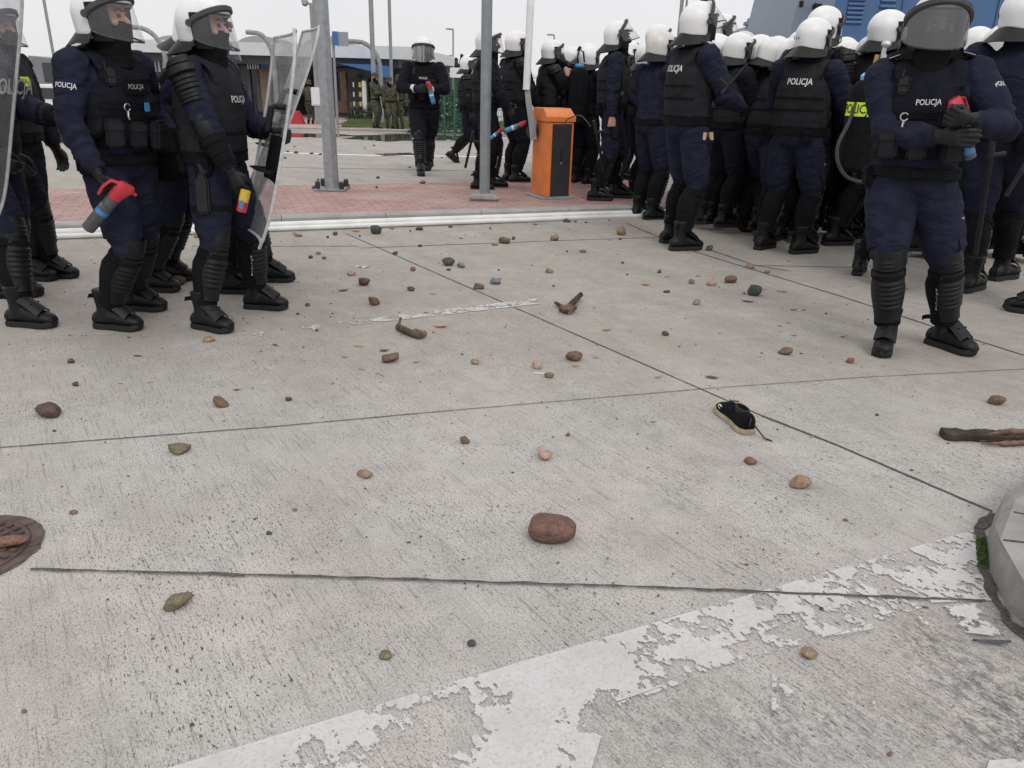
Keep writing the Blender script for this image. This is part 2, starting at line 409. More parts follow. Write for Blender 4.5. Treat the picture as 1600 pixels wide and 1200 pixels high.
def _neckguard():
    b = MB(); g = []
    for i in range(7):
        t = i / 6; row = []
        for j in range(33):
            a = R(82 + 196 * j / 32); bk = max(0, -math.cos(a)); r = .004 + .074 * t * (.35 + .65 * bk) + .005 * math.sin(j * .9) * t
            p = shell_pt(a, 1.0); d = V((math.sin(a), math.cos(a), 0)); row.append(p + d * r + V((0, 0, .012 - .085 * t * (.55 + .45 * bk))))
        g.append(row)
    b.sheet(g, .005); return sharp(fixn(b.mesh()), 60)
def _mask():
    b = MB(); S = [(-.002, .079, .092, .004), (-.03, .080, .106, .010), (-.06, .077, .102, .010), (-.095, .072, .090, .006), (-.125, .074, .080, -.004), (-.16, .082, .082, -.016), (-.20, .105, .094, -.026), (-.235, .125, .105, -.03)]
    b.rings([oval(0, interp(S, z)[2], z, interp(S, z)[0] + .003 * math.sin(z * 190), interp(S, z)[1] + .003 * math.sin(z * 170 + 1), 24) for z in [-.002 - .233 * i / 20 for i in range(21)]])
    b.ell((0, .104, -.024), (.018, .02, .022)); return remesh(b, .008, 2)
# ---- armour
def _vest(bulky):
    S = [(.985, .196, .150), (1.02, .205, .160), (1.12, .206, .166), (1.24, .208, .176), (1.34, .196, .178), (1.41, .166, .160), (1.47, .142, .132), (1.51, .118, .10)] if not bulky else \
        [(1.06, .196, .155), (1.09, .203, .165), (1.18, .206, .172), (1.28, .206, .178), (1.36, .190, .174), (1.42, .160, .152), (1.47, .136, .126), (1.50, .115, .10)]
    b = MB(); zs = [S[0][0] + (S[-1][0] - S[0][0]) * i / 20 for i in range(21)]
    b.rings([oval(0, -.004, z, *interp(S, z), 40, 2.4) for z in zs])
    for s in (-1, 1):
        b.tube([(s * .105, .125, 1.40), (s * .115, .085, 1.49), (s * .12, .0, 1.53), (s * .115, -.085, 1.50), (s * .105, -.13, 1.40)], [(.016, .045)] * 5, 10, up=(0, 1, .2))
    me = remesh(b, .011, 4)
    for v in me.vertices:
        p = v.co; k = noise.noise(p * 9) * .006 + noise.noise(V((p.x * 6, p.y * 6, p.z * 26))) * .003; n = V((p.x, p.y, 0)).normalized(); v.co = p + n * k
    me.update(); return me
def _shoulder():
    b = MB()
    for z0, z1, rr, w in ((-.075, .02, .096, 1.0), (.03, .105, .086, .95), (.11, .17, .082, .8)):
        g = []; n = 25
        for i in range(n):
            t = i / (n - 1); z = z0 + (z1 - z0) * t; rd = .010 * min(1.0, 3.5 * abs(math.sin(PI * t * (2 if z0 < -.05 else 3))))
            if z0 < -.05: r0 = rr * math.sqrt(max(.15, 1 - ((.02 - z) / .125) ** 2))
            else: r0 = rr
            row = []
            for j in range(15):
                u = j / 7 - 1; a = u * 1.15 * w; k = rd * (1 - u ** 6)
                row.append(V((math.sin(a) * (r0 + k), math.cos(a) * (r0 + k), z)))
            g.append(row)
        b.sheet(g, .010)
    return sharp(fixn(b.mesh()), 45)
def _elbow():
    b = MB(); g = []
    for i in range(13):
        t = i / 12; z = -.065 + .12 * t; dome = math.sin(PI * (.1 + .8 * t)) ** .6
        g.append([V((math.sin(u * 1.3) * (.055 + .014 * dome), math.cos(u * 1.3) * (.052 + .026 * dome), z)) for u in [j / 6 - 1 for j in range(13)]])
    b.sheet(g, .008); return sharp(fixn(b.mesh()), 50)
def _forearm():
    b = MB(); b.rings([oval(0, 0, z, r, r, 20) for z, r in ((.035, .056), (.045, .064), (.12, .062), (.2, .054), (.235, .052), (.24, .046))])
    b.sheet([[V((math.sin(u) * (r + k), math.cos(u) * (r + k), z)) for u in [-1.1 + 2.2 * j / 12 for j in range(13)]] for z, r, k in ((.06, .066, 0), (.07, .066, .008), (.1, .065, .008), (.105, .065, .002), (.115, .064, .008), (.16, .06, .008), (.165, .06, .002), (.172, .06, .008), (.21, .056, .008), (.22, .055, 0))], .008)
    return sharp(fixn(b.mesh()), 45)
def _cyl_letters(body, size, rr, z0, az=0.0, rows=None):
    def fn(p): a = az + p.x / rr; return (math.sin(a) * rr, math.cos(a) * rr, z0 - p.y)
    return text_mesh(body, size, None, fn)
def _flap(rr, z0, z1, w):
    b = MB(); b.sheet([[V((math.sin(u) * (rr + k), math.cos(u) * (rr + k), z)) for u in [-w + 2 * w * j / 10 for j in range(11)]] for z, k in ((z0, -.004), (z0 + .005, .001), (z1 - .006, .002), (z1, -.004))], .006); return sharp(fixn(b.mesh()), 50)
def _belt():
    b = MB(); b.rings([oval(0, -.004, .995 + d, .186 + k, .150 + k, 40, 2.3) for d, k in ((-.026, 0), (-.024, .008), (.024, .008), (.026, 0))])
    b.box((0, .158, .995), (.06, .012, .045), bev=.004); return sharp(b.mesh(), 40)
def pouch_mb(w, d, h):
    b = MB(); b.box((0, d / 2, 0), (w, d, h), bev=.012); b.box((0, d / 2 + .004, h * .27), (w + .006, d + .006, h * .42), bev=.012); return b
def init_gear():
    GM['boot'] = _boot(); GM['sole'] = _sole(); GM['foot_guard'] = _footguard(); GM['shin'] = _shin(); GM['plate'] = _plate(); GM['knee'] = _knee()
    GM['strap'] = _strap(.335, .060, True); GM['strap2'] = _strap(.045, .078, False); GM['vert'] = _vert_letters()
    for p in ('relax', 'grip', 'fist', 'flat'):
        g = remesh(hand_mb(p, 1.12), .005, 1); GM['glove_' + p, 1] = g; GM['glove_' + p, -1] = mirror(g)
        h = remesh(hand_mb(p, .92, False), .0055, 1); GM['hand_' + p, 1] = h; GM['hand_' + p, -1] = mirror(h)
    GM['shell'] = _shell(); GM['shell2'] = GM['shell'].copy(); GM['trim'] = _trim(); GM['ear', 0] = _ear(-1); GM['ear', 1] = _ear(1); GM['visor'] = _visor(); GM['visor2'] = GM['visor'].copy(); GM['strip'] = _strip(); GM['guard'] = _neckguard(); GM['mask'] = _mask()
    GM['plate_vest'] = _vest(False); GM['tac_vest'] = _vest(True); GM['shoulder'] = _shoulder(); GM['elbow'] = _elbow(); GM['forearm'] = _forearm()
    GM['sleeve_flap'] = _flap(.083, .085, .16, .62); GM['sleeve_letters'] = _cyl_letters('POLICJA', .036, .0885, .118)
    GM['thigh_pocket'] = _flap(.108, .20, .36, .62); GM['thigh_flap'] = _flap(.113, .175, .235, .66); GM['thigh_letters'] = _cyl_letters('POLICJA', .027, .1185, .21)
    GM['belt'] = _belt()
    for k in ('plate_vest', 'tac_vest'):
        me = GM[k]; bv = BVHTree.FromPolygons([v.co for v in me.vertices], [tuple(p.vertices) for p in me.polygons])
        def onv(a, z, off):
            d = V((math.sin(a), math.cos(a), 0)); h = bv.ray_cast(V((0, 0, z)) + d, -d); q = h[0] if h[0] else V((0, 0, z)) + d * .17
            return q + d * off
        wb = MB(); bands = [(1.015, .020, -PI, PI), (1.135, .009, -1.1, 1.1), (1.16, .009, PI - 1.1, PI + 1.1), (1.25, .009, PI - 1.0, PI + 1.0)] if k == 'plate_vest' else [(1.085, .016, -PI, PI), (1.205, .010, -1.0, 1.0), (1.235, .010, -1.0, 1.0), (1.265, .010, -1.0, 1.0), (1.295, .010, -.95, .95), (1.20, .010, PI - 1, PI + 1), (1.26, .010, PI - 1, PI + 1), (1.32, .010, PI - .9, PI + .9)]
        for z, w, a0, a1 in bands:
            n = 40; wb.sheet([[onv(a0 + (a1 - a0) * j / n, z + t * w, o_) for j in range(n + 1)] for t, o_ in ((-1, .000), (-.9, .0045), (.9, .0045), (1, .000))], .003)
        if k == 'plate_vest':
            for s in (-1, 1): wb.sheet([[onv(s * 1.35 + u * .10 * s, 1.05 + .30 * j / 14, o_) for j in range(15)] for u, o_ in ((-1, 0), (-.9, .005), (.9, .005), (1, 0))], .003)
        else: wb.sheet([[onv(u * .02, 1.07 + .21 * j / 14, o_) for j in range(15)] for u, o_ in ((-1, 0), (-.7, .004), (.7, .004), (1, 0))], .003)
        GM[k + '_web'] = sharp(fixn(wb.mesh()), 50)
        for side, sg, zz, size in (('front', -1, 1.315, .052), ('back', 1, 1.37, .066)):
            def fn(p):
                o = V((sg * p.x, -sg * 1.0, zz + p.y)); h = bv.ray_cast(o, V((0, sg, 0)))
                q = h[0] if h[0] else V((o.x, -sg * .17, o.z)); return (q.x, q.y - sg * .004, q.z)
            if k == 'tac_vest': size *= .72; zz += .02
            GM[k + '_' + side] = text_mesh('POLICJA', size, None, fn)
init_gear()
# ------------------------------------------------------------------ people
def ik(A, T, l1, l2, hint):
    d = T - A; L = min(d.length, (l1 + l2) * .998); d.normalize(); T = A + d * L
    a = (l1 * l1 - l2 * l2 + L * L) / (2 * L); h = math.sqrt(max(0, l1 * l1 - a * a)); p = V(hint); p = p - d * p.dot(d); p.normalize()
    return A + d * a + p * h, T
BODYMATS = lambda u: [u, MT['skin'], MT['eye'], MT['blackfab']]
def head_mb():
    b = MB(); b.ell((0, -.01, .03), (.076, .096, .092), None, 18, 12); b.ell((0, .022, -.035), (.060, .068, .080), None, 16, 10); b.ell((0, .045, -.082), (.034, .040, .028), None, 12, 8)
    b.tube([(0, .078, .018), (0, .104, -.012), (0, .108, -.028)], [.010, .014, .016], 8); b.ell((0, .082, -.056), (.026, .014, .007), None, 10, 6); b.ell((0, .080, -.067), (.022, .013, .007), None, 10, 6)
    for s in (-1, 1):
        b.ell((s * .078, -.008, -.002), (.010, .022, .034), None, 10, 8); b.ell((s * .032, .074, .032), (.024, .016, .008), None, 10, 6); b.ell((s * .040, .062, -.022), (.026, .02, .018), None, 10, 6)
    b.tube([(0, -.015, -.03), (0, -.03, -.15)], [.058, .064], 14); return b
HEADM = remesh(head_mb(), .007, 2)
def build_body(J, o, vox, mats):
    b = MB(); bk = o['bulk']; TM = J['TM']
    S = [(.84, .10, .075, 0), (.88, .155, .115, -.01), (.94, .178, .135, -.012), (1.0, .178, .136, -.008), (1.1, .170, .132, 0), (1.2, .176, .138, .004), (1.3, .184, .142, .004), (1.38, .182, .136, .0), (1.44, .165, .115, -.006), (1.49, .115, .085, -.012), (1.53, .075, .07, -.012), (1.60, .062, .064, 0)]
    rs = []
    for i in range(26):
        z = .84 + .76 * i / 25; a, d, cy = interp(S, z); k = bk if .9 < z < 1.45 else 1; M = TM(z)
        rs.append([M @ p for p in oval(0, cy, z, a * k, d * k, 26, 2.2)])
    b.rings(rs)
    tw = o.get('thigh', 1.0)
    for s in (0, 1):
        h, k, a = J['hip'][s], J['knee'][s], J['ank'][s]; lo = k + (a - k) * .86
        b.tube([h + (h - k).normalized() * .03, h, h.lerp(k, .3), h.lerp(k, .65), h.lerp(k, .88), k, k.lerp(a, .12), k.lerp(a, .35), lo], [.085 * tw, .108 * bk * tw, .109 * bk * tw, .101 * bk * tw, .092 * tw, .077, .069, .066, .052], 16)
        b.ell(h, (.105 * bk,) * 3, None, 14, 9)
        sh, e, w = J['sho'][s], J['elb'][s], J['wri'][s]
        b.ell(sh, (.083 * bk, .086 * bk, .086 * bk), None, 14, 9); b.ell(e, (.059 * bk,) * 3, None, 12, 8)
        b.tube([sh, sh.lerp(e, .3), sh.lerp(e, .75), e, e.lerp(w, .2), e.lerp(w, .6), e.lerp(w, .93)], [.082 * bk, .078 * bk, .068 * bk, .061 * bk, .060 * bk, .053 * bk, .043], 14)
    me = remesh(b, vox, 3); n = len(me.vertices)
    co = np.empty(n * 3, np.float32); me.vertices.foreach_get('co', co); co = co.reshape(-1, 3).astype(float)
    no = np.empty(n * 3, np.float32); me.vertex_normals.foreach_get('vector', no); no = no.reshape(-1, 3)
    bones = [(J['sho'][s], J['elb'][s]) for s in (0, 1)] + [(J['elb'][s], J['wri'][s]) for s in (0, 1)] + [(J['hip'][s], J['knee'][s]) for s in (0, 1)] + [(J['knee'][s], J['ank'][s]) for s in (0, 1)] + [(J['pel'], J['nck'])]
    A = np.array([tuple(x[0]) for x in bones]); B = np.array([tuple(x[1]) for x in bones]); D = B - A; L = np.linalg.norm(D, axis=1); U = D / L[:, None]
    t = np.clip(np.einsum('nkj,kj->nk', co[:, None, :] - A[None], U) / L[None], 0, 1)
    dist = np.linalg.norm(co[:, None, :] - (A[None] + t[..., None] * D[None]), axis=2); dist[:, -1] -= .09; dist[:, 4:6] -= .015
    kk = dist.argmin(1); tt = t[np.arange(n), kk]; seed = V((o['seed'] * 3.7, o['seed'] * 1.3, 0)); new = np.empty_like(co)
    for i in range(n):
        k = kk[i]; p = V(co[i]); u = V(U[k]); s = tt[i]
        if k < 4: amp = .013; j = s if k < 2 else 1 - s; amp *= .55 + .8 * j
        elif k < 6: amp = .0105 * (.5 + .7 * s)
        elif k < 8: amp = .004
        else: amp = .009 * (1.1 - .5 * s)
        ax = p.dot(u); tilt = .35 * noise.noise(p * 3 + seed)
        q = (p - u * ax) * 8 + u * (ax * (19 if k != 8 else 13) + tilt * 6) + seed
        f = noise.noise(q); f = (1 - 2 * abs(f)) * .6 + .6 * noise.noise(p * 10 + seed)
        new[i] = co[i] + no[i] * (amp * 1.2 * f)
    me.vertices.foreach_set('co', new.astype(np.float32).ravel()); me.update()
    mb = MB(); vs, fs = from_mesh(me); mb.add(vs, fs, 0)
    vs, fs = from_mesh(HEADM); HS = J['HM'] @ I4(0, .014, 0) @ Matrix.Scale(1.06, 4); mb.add([HS @ p for p in vs], fs, 1)
    for s in (-1, 1):
        mb.ell(HS @ V((s * .031, .083, .012)), (.013, .009, .009), None, 8, 6, 2); mb.tube([HS @ V((s * .014, .094, .034)), HS @ V((s * .034, .091, .040)), HS @ V((s * .054, .078, .034))], .005, 6, 2)
    for s in (0, 1):
        if o['hands'][s][1] == 'bare':
            vs, fs = from_mesh(GM['hand_' + o['hands'][s][0], 1 if s else -1]); mb.add([J['hand'][s] @ p for p in vs], fs, 1)
    out = mb.mesh('body'); bpy.data.meshes.remove(me)
    for m in mats: out.materials.append(m)
    return out
HELD = {}
def person(key, label, at=None, feet=None, head=0, top=None, s=None, near=False, road=True, z0=None, vest=None, navy='navy', armor=False, visor=0, hyaw=0, hpitch=0, lean=0, twist=0,
           hands=(('relax', 'glove'), ('relax', 'glove')), hl=(-.27, .05, .86), hr=(.27, .05, .86), el=(-.5, -1, 0), er=(.5, -1, 0), fl=(-.11, .0, 12, 0), fr=(.11, .0, -12, 0), bulk=1.05, shift=(0, 0), side=0, kind='police', group='riot police officers in the crowd', text=('front', 'back'), sleeve=False, thigh=False, stand=None, white='white', vmat='visor', extra=None, mask=True, guards=True, pl=None, pr=None):
    gp = (lambda x, y: G(x, y, z0)) if z0 is not None else ((lambda x, y: G(x, y, 0)) if road else GF)
    if stand:
        px, ty, HH = stand; d_ = ray(px, ty); zz = .12 if z0 is None else z0
        for _ in range(20):
            dist = (HH + zz - CAMH) / (d_.z / d_.y); zz = z0 if z0 is not None else zf(dist)
        root = V((d_.x / d_.y * dist, dist, zz))
    elif feet:
        P = [gp(*q[:2]) for q in feet]; root = (P[0] + P[1]) / 2
    else: root = gp(*at)
    Rm = Matrix.Rotation(-R(head), 3, 'Z'); fixed = s is not None; want = ztop(root.x, root.y, top) - root.z if top is not None else None
    if stand: want = HH
    s = s or 1.0
    for _it in range(3):
        if feet:
            loc = [(Rm @ (p - root)) / s for p in P]; fl = (loc[0].x, loc[0].y, feet[0][2], feet[0][3] if len(feet[0]) > 3 else 0); fr = (loc[1].x, loc[1].y, feet[1][2], feet[1][3] if len(feet[1]) > 3 else 0)
        FM = [I4(f[0], f[1], 0) @ rz(f[2]) @ I4(0, .13, 0) @ rx(-f[3]) @ I4(0, -.13, 0) for f in (fl, fr)]
        J = {}; J['ank'] = [M @ V((0, -.008, .10)) for M in FM]
        c = (J['ank'][0] + J['ank'][1]) / 2; pel = V((c.x + shift[0], c.y * .9 + .01 + shift[1], .965))
        for _ in range(30):
            hip = [pel + V((sx * .098, 0, -.035)) for sx in (-1, 1)]
            if max((hip[i] - J['ank'][i]).length for i in (0, 1)) <= .848: break
            pel.z -= .006
        J['pel'] = pel; J['hip'] = hip; J['knee'] = []
        for i in (0, 1):
            d = FM[i].to_3x3() @ V((0, 1, .0)); k, a = ik(hip[i], J['ank'][i], .428, .425, d + V((0, .6, 0))); J['knee'].append(k); J['ank'][i] = a
        def TM(z, pel=pel):
            w = smooth(.97, 1.22, z); return I4(*pel) @ rz(twist * w) @ ry(side * w) @ rx(-lean * w) @ I4(0, 0, -.965)
        J['TM'] = TM; C = TM(1.4); J['sho'] = [C @ V((sx * .196 * (.5 + .5 * bulk), -.012, 1.452)) for sx in (-1, 1)]; J['nck'] = C @ V((0, 0, 1.5))
        HM = I4(*(C @ V((0, .018, 1.688)))) @ rz(twist + hyaw) @ rx(-hpitch); J['HM'] = HM
        if fixed or want is None: break
        s = max(.90, min(1.16, want / (HM @ V((0, -.012, .155))).z))
    E = empty('person', root, R(head), s); tag(E, label, 'soldier' if kind == 'soldier' else 'police officer', group)
    J['elb'] = []; J['wri'] = []; J['hand'] = []
    for i, (t, e, pm) in enumerate(((hl, el, pl), (hr, er, pr))):
        k, w = ik(J['sho'][i], V(t), .30, .265, e); J['elb'].append(k); J['wri'].append(w)
        y = (w - k).normalized(); pal = V(pm) if pm else V((1 if i == 0 else -1, 0, 0)); zv = -(pal - y * pal.dot(y)).normalized(); x = y.cross(zv); w2 = w
        J['hand'].append(Matrix(((x.x, y.x, zv.x, w2.x), (x.y, y.y, zv.y, w2.y), (x.z, y.z, zv.z, w2.z), (0, 0, 0, 1))))
    soldier = kind == 'soldier'; U = MT['camo'] if soldier else MT[navy]
    o = dict(bulk=bulk, seed=len(HELD) + 1, hands=hands); body = build_body(J, o, .0095 if near else .014, BODYMATS(U)); put('body', body, None, E)
    W = lambda i: Matrix(E.matrix_basis) @ J['hand'][i]
    HELD[key] = dict(root=E, J=J, C=C, HM=HM, M=I4(*root) @ rz(head) @ Matrix.Scale(s, 4))
    # ---- clothing and gear
    for i in (0, 1):
        sx = -1 if i == 0 else 1
        bt = put('boot', GM['boot'], MT['leather'], E, FM[i]); put('sole', GM['sole'], MT['rubber'], bt)
        if guards and not soldier:
            put('foot_guard', GM['foot_guard'], MT['plastic'], bt)
            fwd = FM[i].to_3x3() @ V((0, 1, 0)); SM = bone(J['knee'][i], J['ank'][i], fwd + V((0, .3, 0)))
            sg = put('shin_guard', GM['shin'], MT['blackfab'], E, SM); put('ridged_plate', GM['plate'], MT['plastic'], sg); put('strap', GM['strap'], MT['blackfab'], sg); put('strap', GM['strap2'], MT['blackfab'], sg)
            lt = put('lettering', GM['vert'], MT['letter'], sg)
            if i == 0: lt.matrix_basis = rz(180)
            put('knee_pad', GM['knee'], MT['plastic'], E, SM)
        if thigh:
            TH = bone(J['hip'][i], J['knee'][i], V((sx, .25, 0))); tp = put('thigh_pocket', GM['thigh_pocket'], U, E, TH); put('flap', GM['thigh_flap'], U, tp); put('lettering', GM['thigh_letters'], MT['letter'], tp)
        if hands[i][1] == 'glove': put('glove', GM['glove_' + hands[i][0], 1 if i else -1], MT['leather'] if not soldier else MT['blackfab'], E, J['hand'][i])
        UA = bone(J['sho'][i], J['elb'][i], C.to_3x3() @ V((sx, .7 if sleeve else -.1, .2)))
        if armor:
            put('shoulder_pad', GM['shoulder'], MT['plastic'], E, UA)
            bend = J['elb'][i] - (J['sho'][i] + J['wri'][i]) / 2; FA = bone(J['elb'][i], J['wri'][i], bend + C.to_3x3() @ V((sx * .12, 0, 0)))
            put('elbow_pad', GM['elbow'], MT['plastic'], E, FA); put('forearm_guard', GM['forearm'], MT['blackfab'], E, FA)
        elif sleeve:
            fl_ = put('sleeve_flap', GM['sleeve_flap'], U, E, UA); put('lettering', GM['sleeve_letters'], MT['letter'], fl_)
    if soldier:
        b = MB(); rs = [[V((p.x * k, p.y * k - .012, zz)) for p in oval(0, 0, 0, .104, .124, 28)] for k, zz in ((1.0, .03), (1.02, .05), (.97, .09), (.80, .128), (.45, .15), (.08, .156))]
        b.rings(rs); b.sheet([[V((math.sin(a) * (.104 + d), -.012 + math.cos(a) * (.126 + d * 2), .034 - d * .5)) for a in [R(-60 + 12 * q) for q in range(11)]] for d in (0, .02, .04)], .006)
        put('field_cap', b, MT['camo'], E, HM); put('balaclava', GM['mask'], MT['blackfab'], E, HM)
        put('belt', GM['belt'], MT['camo'], E, TM(.99))
    else:
        hs = put('helmet', GM['shell'] if white == 'white' else GM.setdefault('shell' + white, GM['shell2'].copy()), MT[white], E, HM)
        put('rubber_trim', GM['trim'], MT['plastic'], hs); [put('ear_padding', GM['ear', q], MT['plastic'], hs) for q in (0, 1)]; put('neck_guard', GM['guard'], MT['leather'], hs)
        VM = I4(0, -.012, .012) @ rx(visor) @ I4(0, .012, -.012)
        vs = put('visor', GM['visor'] if vmat == 'visor' else GM.setdefault('visor' + vmat, GM['visor2'].copy()), MT[vmat], hs, VM); put('visor_frame', GM['strip'], MT['drab'] if near else MT['plastic'], hs, VM)
        put('balaclava', GM['mask'], MT['blackfab'], E, HM @ I4(0, .012, -.008) @ Matrix.Diagonal((1.04, 1.06, 1, 1)))
        put('belt', GM['belt'], MT['blackfab'], E, TM(.99) @ (Matrix.Diagonal((bulk * 1.02, bulk * 1.02, 1, 1))))
    if vest:
        SB = I4(0, 0, 0) @ Matrix.Diagonal((.5 + .5 * bulk, .5 + .5 * bulk, 1, 1)); vm = MT['vest'] if vest == 'plate_vest' else MT['navy2' if navy == 'navy' else 'blackfab']
        vo = put('vest', GM[vest] if vest == 'plate_vest' else GM.setdefault(vest + vm.name, GM[vest].copy()), vm, E, C @ SB)
        put('webbing', GM[vest + '_web'] if near else GM[vest + '_web'], MT['blackfab'], vo)
        for q in text: put('lettering', GM[vest + '_' + q], MT['letter'], vo)
        if vest == 'tac_vest':
            for q, (x, z, w, h, d) in enumerate(((-.12, 1.12, .10, .15, .055), (.02, 1.13, .085, .13, .05), (.13, 1.14, .085, .14, .06), (-.10, 1.27, .11, .12, .03))):
                put('pouch', GM.setdefault(('po', q), sharp(pouch_mb(w, d, h).mesh(), 40)), MT['vest'], E, C @ SB @ I4(x, .165 - abs(x) * .25, z) @ rz(-x * 180))
            rb = MB(); rb.box((0, 0, 0), (.055, .03, .085), bev=.01); rb.box((0, .018, .012), (.04, .006, .03), bev=.002); rb.tube([(.015, 0, .04), (.015, 0, .075)], .006, 8)
            put('radio_microphone', rb, MT['plastic'], E, C @ I4(.115, .145, 1.415) @ rz(-20) @ rx(12))
        else:
            for sx in (-1, 1):
                b = MB(); b.sheet([[V((sx * (.205 - .004 * abs(q)), .09 - .03 * q, 1.10 + zz)) for zz in (0, .05)] for q in range(7)], .005 * sx)
                put('side_strap', fixn(b.mesh()), MT['drab'], vo)
    return HELD[key]
def attach(key, name, mb, mat, M, frame='C'):
    h = HELD[key]; B = {'C': h['C'], 'H': h['HM'], 'R': Matrix.Identity(4)}[frame] if isinstance(frame, str) else frame
    return put(name, mb, mat, h['root'], B @ M)
def hand_world(key, i): return HELD[key]['M'] @ HELD[key]['J']['hand'][i]
def spray(M, s, label, colour='bluecan', held='red', length=.23, group='pepper spray cans in hand'):
    """M: world matrix, z along the can from base to nozzle, origin in the middle of its head"""
    E = empty('spray_can', (0, 0, 0)); E.matrix_basis = M @ Matrix.Scale(s, 4); tag(E, label, 'spray can', group)
    b = MB(); b.rings([oval(0, 0, z, r, r, 20) for z, r in ((-length - .05, .026), (-length - .045, .032), (-.065, .032), (-.055, .026), (-.04, .022))]); put('can', b, MT['can'], E)
    b = MB(); b.rings([oval(0, 0, z, .0328, .0328, 20) for z in (-length - .02, -.10)], cap=False); put('label_band', b, MT[colour], E)
    b = MB(); b.rings([oval(0, 0, z, .0334, .0334, 20) for z in (-length * .62 - .02, -length * .62 + .006)], cap=False); put('stripe', b, MT['bluecan' if colour != 'bluecan' else 'letter'], E)
    b = MB(); ra = .0338
    for q, (z, w, h, a0) in enumerate(((-.115, .9, .004, -.2), (-.125, .6, .003, -.2), (-.16, 1.1, .003, .3), (-.21, .5, .016, .4), (-.235, .9, .003, .1), (-.243, .7, .003, .1))):
        n = 8; g = [[V((ra * math.sin(a0 + PI + w * (i / n - .5)), ra * math.cos(a0 + PI + w * (i / n - .5)), z + k * h)) for i in range(n + 1)] for k in (0, 1)]; b.add(g[0] + g[1], [(i, i + 1, n + 2 + i, n + 1 + i) for i in range(n)])
    put('printed_lines', b, MT['dimletter'], E)
    b = MB(); b.rings([oval(0, y, z, a, c, 18, 3) for y, z, a, c in ((0, -.055, .030, .030), (0, -.03, .031, .034), (.006, .0, .027, .040), (.012, .03, .022, .044), (.012, .045, .016, .036))])
    b.tube([(0, -.028, .03), (0, -.062, .02), (0, -.072, -.03), (0, -.066, -.075)], [(.008, .012)] * 4, 8); b.tube([(0, .04, .018), (0, .072, .018)], .009, 10)
    put('spray_head', b, MT[held], E); return E
# ------------------------------------------------------------------ sky and light
def world():
    w = bpy.data.worlds.new('World'); SC.world = w; w.use_nodes = True; nt = w.node_tree; bg = nt.nodes['Background']
    sky = N(nt, 'ShaderNodeTexSky', sky_type='NISHITA', sun_disc=False); sky.sun_elevation = R(48); sky.sun_rotation = R(200)
    tc = N(nt, 'ShaderNodeTexCoord'); sp = N(nt, 'ShaderNodeSeparateXYZ'); nt.links.new(tc.outputs['Generated'], sp.inputs[0])
    mr = N(nt, 'ShaderNodeMapRange'); mr.inputs[1].default_value = 0; mr.inputs[2].default_value = 1; mr.inputs[3].default_value = 7.55; mr.inputs[4].default_value = 10.5
    nt.links.new(sp.outputs[2], mr.inputs[0])
    ns = N(nt, 'ShaderNodeTexNoise', Scale=2.2, Detail=5.0); nt.links.new(tc.outputs['Generated'], ns.inputs['Vector'])
    cl = ramp(nt, ns.outputs['Fac'], [(.3, (.945, .938, .955)), (.7, (1.01, 1.003, 1.018))])
    cm = N(nt, 'ShaderNodeVectorMath', operation='SCALE'); nt.links.new(cl, cm.inputs[0]); nt.links.new(mr.outputs[0], cm.inputs['Scale'])
    nt.links.new(mix(nt, .93, sky.outputs[0], cm.outputs[0]), bg.inputs['Color']); bg.inputs['Strength'].default_value = .1
    sd = bpy.data.lights.new('Sun', 'SUN'); sd.energy = .85; sd.angle = R(22); sd.color = (1, .97, .93); so = bpy.data.objects.new('Sun', sd); COL.objects.link(so)
    so.rotation_euler = (R(42), 0, R(20))
world()
SC.view_settings.view_transform = 'Standard'; SC.view_settings.look = 'None'; SC.view_settings.exposure = 0.17
SC.cycles.max_bounces = 8; SC.cycles.transparent_max_bounces = 24; SC.cycles.use_denoising = True
# ------------------------------------------------------------------ ground
JA, JB = G(550, 370), G(1550, 798); JD = (JB - JA).normalized(); JANG = math.atan2(JD.y, JD.x)
def segd(p, a, b):
    t = max(0, min(1, ((p[0] - a[0]) * (b[0] - a[0]) + (p[1] - a[1]) * (b[1] - a[1])) / ((b[0] - a[0]) ** 2 + (b[1] - a[1]) ** 2)))
    return math.hypot(p[0] - a[0] - t * (b[0] - a[0]), p[1] - a[1] - t * (b[1] - a[1]))
STAIN = [(1575, 1090, .20, .8), (1590, 1150, .20, .8), (1450, 1000, .10, .8), (1240, 1150, .12, .55), (1000, 1150, .14, .35), (1100, 1120, .16, .35), (1350, 1130, .15, .45), (1480, 1150, .12, .45), (1560, 975, .06, .6), (620, 560, .3, .12), (520, 1000, .10, .22), (300, 880, .12, .18), (980, 850, .10, .3), (700, 900, .08, .25), (1060, 780, .08, .35), (200, 1150, .1, .25), (430, 650, .15, .2), (1330, 640, .2, .2), (1085, 750, .05, .5), (1150, 880, .05, .3)]
DRAB_SPOTS = [(150, 520, .8, .7), (330, 470, 1.0, .7), (520, 520, .7, .8), (480, 480, .9, .7), (700, 420, 1.3, .55), (760, 480, .8, .5), (1200, 430, 1.2, .5), (90, 580, .5, .5), (330, 790, .1, .5), (240, 800, .12, .6), (100, 400, 1.2, .6), (1000, 430, 1.2, .4), (800, 420, 1.8, .4), (300, 560, .6, .4), (1250, 520, .9, .3), (600, 620, .5, .2)]  # dust patches at the left, broad browner spots over the rest of the road
STP = [(G(x, y), r, k) for x, y, r, k in STAIN]; DUP = [(G(x, y), r, k) for x, y, r, k in DRAB_SPOTS]
